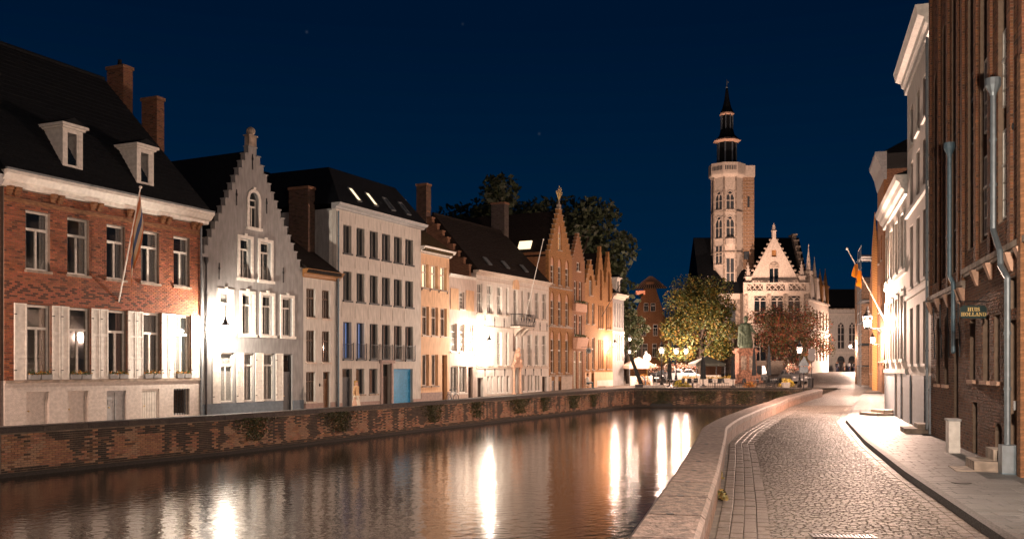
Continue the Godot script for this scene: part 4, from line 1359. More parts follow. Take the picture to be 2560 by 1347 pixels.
func house_white_tall() -> void:
	var h := facade("tall_house", "tall cream four-storey house with dark windows, railings and a blue double door", "house", -10.17, 55.47, -6.08, 64.0)
	var us := [[0.68, 1.51], [2.03, 2.87], [3.42, 4.32], [4.77, 5.71], [6.14, 7.09], [7.5, 8.47]]
	var open := []
	for v in [[9.2, 10.85], [6.42, 8.13], [2.98, 5.16]]:
		for u in us: open.append([u[0], v[0], u[1], v[1]])
	var g := [[0.6, -0.1, 1.56, 2.41], [1.98, 0.88, 2.87, 2.41], [3.36, 0.88, 4.28, 2.41], [4.72, -0.1, 5.72, 2.7], [6.12, -0.1, 8.42, 2.4]]
	part(h, "wall", wall_mesh(rect(0, -0.4, 9.46, 11.7), open + g, 0.3), M.plaster_cream)
	hull(h, 9.46, 11.7, 11.0, M.plaster_grey)
	var dark := {"rec": 0.2, "fw": 0.06, "tr": 0.0, "cols": 2, "m": M.paint_dark, "bar": 0.07, "sm": M.paint_dark}
	for i in open.size():
		var k := dark.duplicate()
		k["cur"] = 1 if i % 4 else 2
		k["cm"] = M.curtain if i < 12 else M.curtain_warm
		if i == 12 or i == 13: k["lit"] = M.lit_window_blue
		window(h, open[i], k)
	for i in 6:
		var rl := MB.new()
		var a: float = us[i][0] - 0.08
		var b: float = us[i][1] + 0.08
		for y in [3.02, 3.85]: rl.box(Vector3(a, y, 0.1), Vector3(b, y + 0.03, 0.13))
		for s in [a, b - 0.03]: rl.box(Vector3(s, 2.92, 0.095), Vector3(s + 0.03, 3.95, 0.135))
		var n := 9
		for j in n: rl.box(Vector3(lerpf(a + 0.06, b - 0.07, j / (n - 1.0)), 3.05, 0.108), Vector3(lerpf(a + 0.06, b - 0.07, j / (n - 1.0)) + 0.015, 3.85, 0.122))
		part(h, "railing", rl, M.iron)
	door(h, g[0], M.paint_dark, {"light": 0.5, "fm": M.paint_dark})
	window(h, g[1], {"rec": 0.2, "tr": 0.0, "cols": 1, "m": M.paint_dark, "cur": 1, "cm": M.curtain_warm, "sm": M.stone})
	window(h, g[2], {"rec": 0.2, "tr": 0.0, "cols": 1, "m": M.paint_dark, "cur": 1, "cm": M.curtain_warm, "sm": M.stone})
	door(h, g[3], M.door_dark, {"light": 0.75, "rec": 0.24})
	var po := MB.new()
	po.box(Vector3(4.55, -0.3, 0.002), Vector3(4.72, 2.75, 0.12))
	po.box(Vector3(5.72, -0.3, 0.002), Vector3(5.89, 2.75, 0.12))
	po.box(Vector3(4.45, 2.751, 0.002), Vector3(5.99, 2.95, 0.2))
	part(h, "portal", po, M.plinth_pink)
	var bd := door(h, g[4], M.paint_blue, {"rec": 0.22, "leaves": 1, "panels": [0.05, 0.2, 0.24, 0.42, 0.46, 0.8, 0.84, 0.96], "fm": M.paint_blue})
	bd.set_meta("label", "bright blue panelled door")
	var gr := MB.new()   # plaster panels between the storeys, as raised fields
	for v in [[5.42, 6.2], [8.4, 8.98], [11.0, 11.45]]:
		for u in us: gr.box(Vector3(u[0] - 0.15, v[0], 0.002), Vector3(u[1] + 0.15, v[1], 0.02))
	part(h, "panel", gr, M.plaster_cream)
	cornice(h, -0.2, 9.75, 11.66, [[0.0, 0.0], [0.1, 0.03], [0.14, 0.12], [0.36, 0.2], [0.42, 0.34]], M.paint_grey)
	var rf := MB.new()   # mansard cut off flat
	var a := [Vector3(-0.2, 12.0, 0.4), Vector3(9.75, 12.0, 0.4), Vector3(9.75, 12.0, -11.0), Vector3(-0.2, 12.0, -11.0)]
	var b := [Vector3(1.7, 14.55, -1.8), Vector3(9.1, 14.55, -1.8), Vector3(9.1, 14.55, -9.5), Vector3(1.7, 14.55, -9.5)]
	rf.hexa(a + b)
	var ro := part(h, "roof", rf, M.slate)
	var slope := Vector3(0, 2.55, -2.2).normalized()
	var nrm := Vector3(0, 2.2, 2.55).normalized()
	var k := 0
	for u in [2.0, 3.78, 5.75, 7.6]:
		var p := Vector3(u, 12.4, 0.4 - 0.4 / 2.55 * 2.2)
		var f := MB.new()
		var q := p + slope * 1.15
		var e := Vector3(0.5, 0, 0)
		for r in [[p, p + e, p + e + slope * 0.06, p + slope * 0.06], [q - slope * 0.06, q + e - slope * 0.06, q + e, q], [p + slope * 0.06, p + Vector3(0.06, 0, 0) + slope * 0.06, q + Vector3(0.06, 0, 0) - slope * 0.06, q - slope * 0.06], [p + e - Vector3(0.06, 0, 0) + slope * 0.06, p + e + slope * 0.06, q + e - slope * 0.06, q + e - Vector3(0.06, 0, 0) - slope * 0.06]]:
			f.hexa([r[0] + nrm * 0.0, r[1], r[2], r[3], r[0] + nrm * 0.09, r[1] + nrm * 0.09, r[2] + nrm * 0.09, r[3] + nrm * 0.09])
		var sky := part(ro, "skylight_window", f, M.lead)
		var pane := MB.new()
		pane.quad(p + nrm * 0.05, p + e + nrm * 0.05, q + e + nrm * 0.05, q + nrm * 0.05, nrm)
		var g2 := part(h, "skylight_window_pane", pane, M.lit_window if k < 2 else M.glass)
		if k >= 2:
			var bl := MB.new()
			bl.quad(p + nrm * 0.02, p + e + nrm * 0.02, q + e + nrm * 0.02, q + nrm * 0.02, nrm)
			part(h, "skylight_blind", bl, M.lead)
		k += 1
	var pl := MB.new()
	for q in [[0.0, 0.58], [1.58, 4.5], [8.44, 9.46]]: pl.box(Vector3(q[0] + 0.001, -0.4, 0.002), Vector3(q[1] - 0.001, 0.42, 0.03))
	part(h, "plinth", pl, M.plinth_pink)
	pipe(h, [Vector3(0.08, 11.5, 0.1), Vector3(0.08, 0.1, 0.1)], 0.05, M.zinc_blue)
	var fl := MB.new()   # white corner board on the flank above the narrow house
	fl.box(Vector3(-0.012, 7.0, -0.5), Vector3(-0.002, 11.6, -0.3))
	part(h, "corner_board", fl, M.paint_white)

func house_peach() -> void:
	var h := facade("peach_house", "narrow peach house with three lit top windows and a mossy roof", "house", -6.08, 64.0, -4.41, 67.42)
	var top := [[0.13, 7.86, 1.0, 9.46], [1.33, 7.86, 2.22, 9.46], [2.55, 7.86, 3.45, 9.46]]
	var mid := [[0.16, 4.66, 1.05, 6.6], [1.37, 4.66, 2.26, 6.6], [2.57, 4.66, 3.47, 6.6]]
	var low := [[0.16, 1.26, 1.05, 3.37], [1.38, 1.26, 2.26, 3.37]]
	var d := [2.8, -0.1, 3.52, 3.37]
	part(h, "wall", wall_mesh(rect(0, -0.4, 3.8, 10.3), top + mid + low + [d], 0.3), M.plaster_peach)
	hull(h, 3.8, 10.3, 9.0, M.plaster_beige)
	for r in top: window(h, r, {"rec": 0.22, "tr": 0.35, "cols": 1, "lit": M.lit_window, "sm": M.stone})
	for r in mid: window(h, r, {"rec": 0.22, "tr": 0.36, "cols": 1, "cur": 1, "sm": M.stone_light})
	for r in low: window(h, r, {"rec": 0.25, "tr": 0.0, "cols": 1, "cur": 2, "cm": M.curtain_white, "sm": M.stone})
	door(h, d, M.door_brown, {"light": 0.6, "rec": 0.28})
	cornice(h, -0.1, 4.1, 10.2, [[0.0, 0.0], [0.08, 0.04], [0.1, 0.14], [0.3, 0.2], [0.42, 0.4]], M.paint_white)
	var dn := MB.new()
	for i in 22: dn.box(Vector3(0.05 + i * 0.175, 10.12, 0.002), Vector3(0.13 + i * 0.175, 10.2, 0.1))
	part(h, "dentils", dn, M.paint_white).set_meta("kind", "stuff")
	var rf := MB.new()
	rf.hexa([Vector3(0, 10.6, 0.35), Vector3(3.75, 10.6, 0.35), Vector3(3.75, 10.3, 0.35), Vector3(0, 10.3, 0.35), Vector3(0, 13.2, -3.5), Vector3(3.75, 13.2, -3.5), Vector3(3.75, 10.3, -3.5), Vector3(0, 10.3, -3.5)])
	part(h, "roof", rf, M.tile_moss)
	var pl := MB.new()
	pl.box(Vector3(0, -0.4, 0.002), Vector3(2.78, 0.8, 0.03))
	pl.box(Vector3(3.54, -0.4, 0.002), Vector3(3.8, 0.8, 0.03))
	part(h, "plinth", pl, M.plinth_pink)
	anchors(h, [[0.1, 7.72], [1.15, 7.72], [2.35, 7.72], [3.5, 7.72]], 0.2)

func house_cream_low() -> void:
	var h := facade("low_house", "low pale house of two storeys beside the peach house with a plain parapet", "house", -4.41, 67.42, -2.65, 70.71)
	var ws := [[1.35, 6.69, 2.06, 7.92], [0.2, 3.64, 1.06, 5.62], [1.34, 3.64, 2.12, 5.62], [2.45, 3.64, 3.4, 5.65]]
	var low := [[0.16, 0.68, 1.16, 2.6], [1.36, 0.68, 2.36, 2.6]]
	var d := [2.6, -0.1, 3.25, 2.55]
	part(h, "wall", wall_mesh(rect(0, -0.4, 3.74, 9.0), ws + low + [d], 0.3), M.plaster_peach if false else M.plaster_beige)
	hull(h, 3.74, 9.0, 9.0, M.plaster_beige)
	for r in ws: window(h, r, {"rec": 0.16, "tr": 0.3, "cols": 3, "full": true, "rows": 3, "bar": 0.03, "cur": 2, "cm": M.curtain_white, "sm": M.paint_white})
	for r in low: window(h, r, {"rec": 0.1, "tr": 0.0, "cols": 2, "cur": 2, "cm": M.curtain_white, "sm": M.paint_white})
	door(h, d, M.door_dark, {"light": 0.7})
	cornice(h, -0.05, 3.72, 8.9, [[0.0, 0.0], [0.06, 0.03], [0.1, 0.12], [0.2, 0.2]], M.paint_white)
	var f := MB.new()
	for q in [[0.15, 1.2], [2.25, 3.4]]: f.box(Vector3(q[0], 6.6, 0.002), Vector3(q[1], 8.1, 0.04))
	part(h, "blind_panel", f, M.plaster_peach)
	var rf := MB.new()
	rf.box(Vector3(0.0, 9.001, -8.8), Vector3(3.74, 9.1, -0.3))
	part(h, "roof", rf, M.tile_dark)

func house_long_white() -> void:
	var h := facade("long_house", "long white house with many paned windows, a balcony and a carved stone doorway", "house", -2.65, 70.71, 3.13, 81.55)
	var us := [[0.12, 0.95], [1.63, 2.46], [3.18, 3.99], [4.62, 5.04], [5.85, 6.57], [7.24, 7.66], [8.28, 9.06], [9.61, 10.34], [10.96, 11.75]]
	var up := []
	var mid := []
	for i in 9:
		if i == 4: up.append([5.85, 5.75, 6.57, 8.7])
		else: up.append([us[i][0], 6.57, us[i][1], 8.72])
		if i != 4: mid.append([us[i][0], 2.67, us[i][1], 5.22])
	var niche := [5.78, 3.8, 6.55, 5.3, 0.38]
	var g := [[1.67, 0.6, 2.03, 1.86], [2.26, 0.6, 2.6, 1.86], [3.22, 0.6, 3.56, 1.86], [3.81, 0.6, 4.16, 1.86], [4.76, 0.6, 5.2, 1.86], [7.35, 0.62, 7.76, 1.9], [8.33, 0.62, 8.72, 1.9], [8.88, 0.62, 9.22, 1.9], [9.65, 0.62, 10.04, 1.86], [10.17, 0.62, 10.52, 1.86]]
	var doors := [[0.21, -0.1, 1.06, 1.75], [11.02, -0.1, 11.89, 1.76], [5.8, 0.3, 6.6, 2.85]]
	part(h, "wall", wall_mesh(rect(0, -0.4, 12.28, 9.5), up + mid + g + doors + [niche], 0.3), M.plaster_white)
	hull(h, 12.28, 9.5, 8.0, M.plaster_beige)
	for r in up + mid:
		var narrow: bool = r[2] - r[0] < 0.5
		window(h, r, {"rec": 0.14, "fw": 0.05, "tr": 0.32, "cols": 1 if narrow else 2, "full": true, "rows": 2, "bar": 0.07, "cur": rng.randi() % 2 + 1, "cm": M.curtain, "sm": M.stone_light})
	for r in g: window(h, r, {"rec": 0.2, "fw": 0.04, "tr": 0.0, "cols": 1, "m": M.paint_dark, "sm": M.paint_white, "cur": rng.randi() % 2})
	for r in doors: door(h, r, M.door_dark, {"rec": 0.25})
	var nb := MB.new()
	nb.prism(opening_outline(niche), -0.29, -0.26)
	part(h, "niche_back", nb, M.plinth_pink)
	cornice(h, -0.1, 12.3, 9.35, [[0.0, 0.0], [0.08, 0.04], [0.12, 0.14], [0.26, 0.2], [0.34, 0.34]], M.stone_light)
	for v in [[5.55, 5.6], [2.42, 2.56], [9.0, 9.05]]:
		var sc := MB.new()
		sc.box(Vector3(0, v[0], 0.002), Vector3(5.4 if v[1] < 3.0 else 12.28, v[1], 0.06))
		if v[1] < 3.0: sc.box(Vector3(7.0, v[0], 0.002), Vector3(12.28, v[1], 0.06))
		part(h, "string_course", sc, M.stone_light)
	anchors(h, [[1.3, 6.0], [2.8, 5.98], [4.3, 5.95], [9.4, 5.9], [10.6, 5.9], [11.9, 5.9], [1.3, 2.2], [2.8, 2.2], [4.4, 2.2], [7.9, 2.2], [9.4, 2.2], [10.8, 2.2]], 0.75)
	# stone hood above the balcony door
	var hood := MB.new()
	hood.prism(opening_outline([5.72, 8.72, 6.7, 9.5, 0.5]), 0.002, 0.12)
	part(h, "hood", hood, M.plaster_peach)
	# balcony
	var bs := MB.new()
	bs.box(Vector3(5.2, 5.62, 0.062), Vector3(7.9, 5.74, 0.95))
	bs.hexa([Vector3(5.9, 4.95, 0.062), Vector3(6.1, 4.95, 0.062), Vector3(6.1, 5.619, 0.062), Vector3(5.9, 5.619, 0.062), Vector3(5.9, 5.3, 0.3), Vector3(6.1, 5.3, 0.3), Vector3(6.1, 5.619, 0.8), Vector3(5.9, 5.619, 0.8)])
	bs.hexa([Vector3(7.1, 4.95, 0.062), Vector3(7.3, 4.95, 0.062), Vector3(7.3, 5.619, 0.062), Vector3(7.1, 5.619, 0.062), Vector3(7.1, 5.3, 0.3), Vector3(7.3, 5.3, 0.3), Vector3(7.3, 5.619, 0.8), Vector3(7.1, 5.619, 0.8)])
	var b := part(h, "balcony", bs, M.stone_light)
	var rl := MB.new()
	for y in [5.82, 6.7]: rl.path([Vector3(5.25, y, 0.07), Vector3(5.25, y, 0.9), Vector3(7.85, y, 0.9), Vector3(7.85, y, 0.07)], 0.025, 6)
	for i in 18:
		var x := lerpf(5.25, 7.85, i / 17.0)
		rl.path([Vector3(x, 5.74, 0.9), Vector3(x + 0.05, 6.2, 0.98), Vector3(x, 6.7, 0.9)], 0.014, 5)
		if i % 3 == 1: rl.ball(Vector3(x, 6.25, 0.97), Vector3(0.1, 0.16, 0.03), 8, 5)
	for i in 5:
		for e in [5.25, 7.85]: rl.tube(Vector3(e, 5.74, 0.15 + i * 0.17), Vector3(e, 6.7, 0.15 + i * 0.17), 0.014, 0.014, 5)
	part(b, "balustrade", rl, M.iron)
	# carved portal with steps and a bust above it
	var po := MB.new()
	for s in [5.56, 6.62]:
		po.box(Vector3(s, 0.0, 0.002), Vector3(s + 0.22, 0.5, 0.3))
		po.lathe([[0.12, 0.5], [0.1, 0.6], [0.085, 2.2], [0.12, 2.4], [0.13, 2.5]], 10, Vector3(s + 0.11, 0, 0.16))
	po.prism(PackedVector2Array([Vector2(5.45, 2.5), Vector2(6.95, 2.5), Vector2(6.95, 2.7), Vector2(6.7, 2.95), Vector2(6.45, 3.6), Vector2(6.2, 3.95), Vector2(5.95, 3.6), Vector2(5.7, 2.95), Vector2(5.45, 2.7)]), 0.062, 0.28)
	po.ball(Vector3(6.2, 3.9, 0.3), Vector3(0.16, 0.2, 0.16), 10, 8)
	po.ball(Vector3(6.2, 3.5, 0.28), Vector3(0.32, 0.3, 0.18), 10, 8)
	for s in [5.75, 6.65]: po.ball(Vector3(s, 3.0, 0.24), Vector3(0.18, 0.22, 0.14), 8, 6)
	part(h, "portal", po, M.tympanum)
	var st := MB.new()
	st.box(Vector3(5.4, -0.3, 0.002), Vector3(7.0, 0.15, 0.9))
	st.box(Vector3(5.55, 0.151, 0.002), Vector3(6.85, 0.3, 0.55))
	part(h, "doorstep", st, M.stone)
	var rf := pitched_roof(h, 0.05, 12.2, 9.65, 14.2, 4.0, 8.2, M.tile_dark, 0.3, 0.9, 0.25)
	for u in [2.3, 5.2, 8.4]:
		var s := MB.new()
		var p := Vector3(u, 10.3, -0.25)
		var up2 := Vector3(0, 4.55, -4.25).normalized()
		s.hexa([p, p + Vector3(0.55, 0, 0), p + Vector3(0.55, 0, 0) + up2 * 0.8, p + up2 * 0.8, p + Vector3(0, 0.06, 0.06), p + Vector3(0.55, 0.06, 0.06), p + Vector3(0.55, 0.06, 0.06) + up2 * 0.8, p + Vector3(0, 0.06, 0.06) + up2 * 0.8])
		part(rf, "skylight", s, M.lead)
	# stepped gable end towards the peach house, with the tall stack on top
	var ge := MB.new()
	for i in 9:
		ge.box(Vector3(-0.3, 8.0, -0.9 - i * 0.46), Vector3(0.03, 10.0 + i * 0.53, -0.44 - i * 0.46))
		ge.box(Vector3(-0.36, 10.001 + i * 0.53, -0.92 - i * 0.46), Vector3(0.09, 10.12 + i * 0.53, -0.4 - i * 0.46))
	ge.box(Vector3(-0.3, 8.0, -8.0), Vector3(0.03, 13.0, -5.05))
	part(h, "stepped_gable", ge, M.brick_dark)
	chimney(h, Vector3(-0.42, 12.5, -5.0), Vector3(0.25, 16.4, -4.1), Color(0.2, 0.11, 0.07), 0)
	chimney(h, Vector3(11.0, 12.0, -4.9), Vector3(11.8, 16.7, -3.6), Color(0.14, 0.11, 0.1), 1)

func house_gables() -> void:
	# tall ochre brick gable
	var h := facade("ochre_gable_house", "tall ochre brick house with narrow stepped gable, arched windows and a gilt tree on top", "house", 3.13, 81.55, 5.38, 86.02)
	var out := steps_outline(5.0, -0.4, 12.5, 16.3, 0.35, 8, 2.4)
	var ws := [[1.95, 12.75, 2.7, 15.0, 0.7, true]]
	for v in [[9.68, 12.05], [6.22, 9.05], [2.05, 5.7]]:
		for u in [0.4, 1.95, 3.55]: ws.append([u, v[0], u + 0.75, v[1], 0.5, true])
	var bd := [3.55, 0.3, 4.3, 2.0]
	var low := [[0.5, -0.2, 1.2, 1.4], [1.9, -0.2, 2.6, 1.35]]
	part(h, "wall", wall_mesh(out, ws + low, 0.3), M.brick_ochre)
	hull(h, 5.0, 12.4, 10.0, M.brick_far)
	step_caps(h, 5.0, 12.5, 16.3, 0.35, 8, M.stone, 2.4)
	var rf := gable_roof(h, 5.0, 12.0, 16.2, 11.0, M.tile_dark, 2.4)
	for i in ws.size():
		var r: Array = ws[i]
		var t := MB.new()
		t.prism(opening_outline([r[0], r[3] - 0.75, r[2], r[3], 0.5, true]), -0.2, -0.1)
		part(h, "tympanum", t, M.tympanum)
		var k := {"rec": 0.12, "fw": 0.06, "tr": 0.33, "cols": 1, "rows": 2, "cur": i % 2 + 1, "sm": M.stone}
		if i == 0: k["lit"] = M.lit_window_warm
		window(h, [r[0], r[1], r[2], r[3] - 0.75], k)
	for r in low: door(h, r, M.door_dark if r[0] > 1.0 else M.paint_grey, {"rec": 0.1})
	for v in [9.35, 5.98, 1.75]:
		var sc := MB.new()
		sc.box(Vector3(0, v, 0.002), Vector3(5.0, v + 0.13, 0.1))
		part(h, "string_course", sc, M.stone)
	var base := MB.new()
	for q in [[0.0, 0.49], [1.21, 1.89], [2.61, 5.0]]: base.box(Vector3(q[0], -0.4, 0.002), Vector3(q[1], 1.749, 0.05))
	part(h, "plinth", base, M.stone_light)
	var fin := MB.new()
	fin.box(Vector3(2.2, 16.351, -0.25), Vector3(2.6, 16.75, 0.0))
	fin.tube(Vector3(2.4, 16.75, -0.12), Vector3(2.4, 17.2, -0.12), 0.1, 0.06, 8)
	part(h, "finial", fin, M.stone)
	var gt := MB.new()
	for i in 9:
		var a := -1.0 + i * 0.25
		var tip := Vector3(2.4 + sin(a) * 0.6, 17.2 + cos(a) * rng.randf_range(0.8, 1.25), -0.12 + rng.randf_range(-0.15, 0.15))
		gt.tube(Vector3(2.4, 17.1, -0.12), tip, 0.035, 0.015, 5)
		for j in 3: gt.ball(Vector3(2.4, 17.1, -0.12).lerp(tip, 0.5 + j * 0.22) + Vector3(rng.randf_range(-0.06, 0.06), 0, 0), Vector3(0.07, 0.05, 0.04), 6, 4)
	part(h, "gilt_tree", gt, M.gilt)
	var sk := MB.new()   # lit roof light on the slope towards the long white house
	var sl := Vector3(2.4, 4.2, 0).normalized()
	var p := Vector3(0.35, 12.75, -1.9)
	var nn := Vector3(-4.2, 2.4, 0).normalized()
	sk.hexa([p, p + Vector3(0, 0, -1.2), p + Vector3(0, 0, -1.2) + sl * 0.8, p + sl * 0.8, p + nn * 0.1, p + Vector3(0, 0, -1.2) + nn * 0.1, p + Vector3(0, 0, -1.2) + sl * 0.8 + nn * 0.1, p + sl * 0.8 + nn * 0.1])
	part(rf, "skylight_window", sk, M.lit_window)
	# narrow dark gable with an oriel
	var n := facade("oriel_gable_house", "narrow brown gabled house with flower boxes and a shallow oriel", "house", 5.38, 86.02, 6.73, 88.72)
	var o2 := steps_outline(3.02, -0.2, 12.3, 14.7, 0.2, 7, 1.5)
	var w2 := [[1.1, 11.3, 1.9, 12.1], [0.5, 8.5, 1.15, 10.36], [1.7, 8.5, 2.35, 10.36], [0.5, 5.45, 1.15, 7.3], [1.7, 5.45, 2.35, 7.3], [0.4, 0.2, 1.1, 4.0], [1.6, 0.2, 2.5, 4.0]]
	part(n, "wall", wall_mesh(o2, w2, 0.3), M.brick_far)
	hull(n, 3.02, 12.2, 9.0, M.brick_dark)
	step_caps(n, 3.02, 12.3, 14.7, 0.2, 7, M.stone, 1.5)
	gable_roof(n, 3.02, 12.0, 14.6, 10.0, M.tile_dark)
	for i in 5: window(n, w2[i], {"rec": 0.12, "tr": 0.35 if i else 0.0, "cols": 1, "rows": 2, "cur": 1, "sm": M.stone_light})
	for i in [5, 6]: window(n, w2[i], {"rec": 0.12, "tr": 0.25, "cols": 2, "lit": M.lit_window if i == 5 else M.lit_window_warm, "sill": false})
	var orl := MB.new()
	orl.hexa([Vector3(0.3, 4.2, 0.002), Vector3(2.75, 4.2, 0.002), Vector3(2.75, 4.2, 0.3), Vector3(0.3, 4.2, 0.3), Vector3(0.2, 5.2, 0.002), Vector3(2.85, 5.2, 0.002), Vector3(2.85, 5.2, 0.5), Vector3(0.2, 5.2, 0.5)])
	orl.box(Vector3(0.2, 7.6, 0.002), Vector3(2.85, 8.3, 0.3))
	part(n, "oriel", orl, M.tympanum)
	var fl := MB.new()
	for i in 160:
		fl.col = Color(0.06, 0.09, 0.03)
		leaf(fl, Vector3(rng.randf_range(0.3, 2.7), (8.38 if i % 2 else 5.3) + rng.randf_range(0.0, 0.2), 0.25 + rng.randf_range(-0.15, 0.15)), 0.08)
	part(n, "window_plants", fl, M.leaf).set_meta("kind", "stuff")
	# ochre gable with yellow foot
	var i3 := facade("small_gable_house", "small ochre brick gable with pointed window and yellow painted foot", "house", 6.73, 88.72, 8.08, 91.43)
	var o3 := steps_outline(3.02, 0.0, 10.3, 12.6, 0.18, 5, 1.5)
	var w3 := [[1.1, 9.3, 1.9, 11.2, 0.5, true], [0.35, 6.62, 0.95, 8.58], [1.85, 6.62, 2.45, 8.58], [0.35, 2.31, 1.0, 5.34], [1.85, 2.31, 2.5, 5.34], [1.6, 0.2, 2.3, 2.0], [0.4, 0.9, 1.0, 1.7]]
	part(i3, "wall", wall_mesh(o3, w3, 0.3), M.brick_ochre)
	hull(i3, 3.02, 10.2, 9.0, M.brick_dark)
	step_caps(i3, 3.02, 10.3, 12.6, 0.18, 5, M.stone, 1.5)
	gable_roof(i3, 3.02, 10.0, 12.5, 10.0, M.tile_dark)
	for k in [1, 2, 3, 4, 6]: window(i3, w3[k], {"rec": 0.12, "tr": 0.35, "cols": 1, "rows": 3, "cur": 1})
	window(i3, [1.1, 9.3, 1.9, 10.7], {"rec": 0.12, "tr": 0.0})
	door(i3, w3[5], M.door_dark)
	var f3 := MB.new()
	for q in [[0.0, 0.39], [1.01, 1.59], [2.31, 3.02]]: f3.box(Vector3(q[0], 0.0, 0.002), Vector3(q[1], 2.1, 0.03))
	part(i3, "plinth", f3, M.sign_yellow if false else M.plaster_peach)
	# double gable
	var d := facade("double_gable_house", "tall brick house with two slender stepped gables and pointed recesses", "house", 8.08, 91.43, 10.0, 95.24)
	var od := PackedVector2Array([Vector2(0, 0.0), Vector2(4.27, 0.0)])
	var pk := [[3.2, 13.9], [1.05, 14.2]]
	od.append(Vector2(4.27, 10.3))
	for q in pk:
		var c: float = q[0]
		var tp: float = q[1]
		for s in 7: 
			var x := lerpf(1.0, 0.14, s / 6.0)
			od.append(Vector2(c + x, lerpf(10.3, tp, s / 7.0)))
			od.append(Vector2(c + x, lerpf(10.3, tp, (s + 1) / 7.0)))
		for s in range(6, -1, -1):
			var x := lerpf(1.0, 0.14, s / 6.0)
			od.append(Vector2(c - x, lerpf(10.3, tp, (s + 1) / 7.0)))
			od.append(Vector2(c - x, lerpf(10.3, tp, s / 7.0)))
	od.append(Vector2(0, 10.3))
	var wd := []
	for c in [1.05, 3.2]:
		wd.append([c - 0.3, 9.0, c + 0.3, 12.0, 0.5, true])
		for v in [[6.3, 8.5], [2.4, 5.2]]:
			for s in [-0.72, -0.18, 0.36]: wd.append([c + s, v[0], c + s + 0.36, v[1]])
	part(d, "wall", wall_mesh(od, wd, 0.3), M.brick_ochre)
	hull(d, 4.27, 10.2, 9.0, M.brick_dark)
	for i in wd.size():
		if wd[i].size() > 4:
			var t := MB.new()
			t.prism(opening_outline(wd[i]), -0.2, -0.15)
			part(d, "blind_window", t, M.brick_dark)
		else: window(d, wd[i], {"rec": 0.12, "fw": 0.05, "tr": 0.3, "cols": 1, "rows": 2, "cur": i % 3, "cm": M.curtain_warm})
	for c in [1.05, 3.2]:
		var r := MB.new()
		r.prism(PackedVector2Array([Vector2(c - 1.05, 10.1), Vector2(c + 1.05, 10.1), Vector2(c, 13.6)]), -9.0, -0.3)
		part(d, "roof", r, M.tile_dark)
	var fd := MB.new()
	fd.box(Vector3(0.0, 0.0, 0.002), Vector3(4.27, 1.3, 0.05))
	part(d, "plinth", fd, M.plaster_white)
	var fy := MB.new()
	fy.box(Vector3(0.0, 1.301, 0.002), Vector3(4.27, 2.1, 0.03))
	part(d, "painted_band", fy, M.plaster_peach)
	var ds := MB.new()
	ds.box(Vector3(0.2, 0.2, 0.052), Vector3(1.6, 0.75, 0.8))
	part(d, "doorstep", ds, M.stone)

func house_grey_corner() -> void:
	var h := facade("corner_house", "grey classical corner house with a slate mansard dormer beside the square", "house", 10.0, 95.24, 11.46, 98.24)
	var ws := []
	for v in [[6.6, 9.0], [3.2, 5.8]]:
		for u in [0.3, 1.0, 1.75, 2.5]: ws.append([u, v[0], u + 0.5, v[1]])
	part(h, "wall", wall_mesh(rect(0, 0.2, 3.34, 9.5), ws, 0.3), M.plaster_grey)
	hull(h, 3.34, 9.5, 9.0, M.plaster_grey)
	for r in ws: window(h, r, {"rec": 0.12, "fw": 0.05, "tr": 0.25, "cols": 1, "cur": 1, "sill": false})
	cornice(h, -0.1, 3.6, 9.4, [[0.0, 0.0], [0.1, 0.05], [0.14, 0.2], [0.4, 0.3], [0.5, 0.5]], M.stone_light)
	pitched_roof(h, -0.1, 3.6, 9.9, 12.2, 2.5, 9.0, M.slate, 1.0, 1.2, 0.3)
	dormer(h, 1.2, 2.2, 10.0, 11.4, 0.0, 1.4)
	var st := MB.new()
	st.box(Vector3(0, 5.95, 0.002), Vector3(3.34, 6.2, 0.08))
	part(h, "string_course", st, M.stone_light)

# ---------------------------------------------------------------- the near bank
func houses_right() -> void:
	house_brown()
	house_white_row()
	houses_beyond()

func niche(h: Node3D, r: Array, wins: Array, m: Material) -> void:   # a tall blind recess with windows stacked in it
	var b := MB.new()
	b.quad(Vector3(r[0], r[1], -0.17), Vector3(r[2], r[1], -0.17), Vector3(r[2], r[3], -0.17), Vector3(r[0], r[3], -0.17), Vector3.BACK)
	var rc := part(h, "recess", b, m)
	var cut := []
	for w in wins: cut.append([r[0] + 0.08, w[0], r[2] - 0.08, w[1]])
	lay_bricks(rc, r[0], r[2], r[1], r[3] - 0.3, cut, Color(0.3, 0.108, 0.042), 0.35, -0.172, null, 0, Vector2(0.21, 0.064), 0.016)
	for w in wins:
		window(h, [r[0] + 0.08, w[0], r[2] - 0.08, w[1]], {"rec": 0.08, "fw": 0.05, "tr": 0.4, "cols": 2, "rows": 3, "full": true, "bar": 0.03, "cur": 1, "cm": M.curtain_warm, "m": M.paint_white if w.size() > 2 else M.paint_dark, "sill": false})

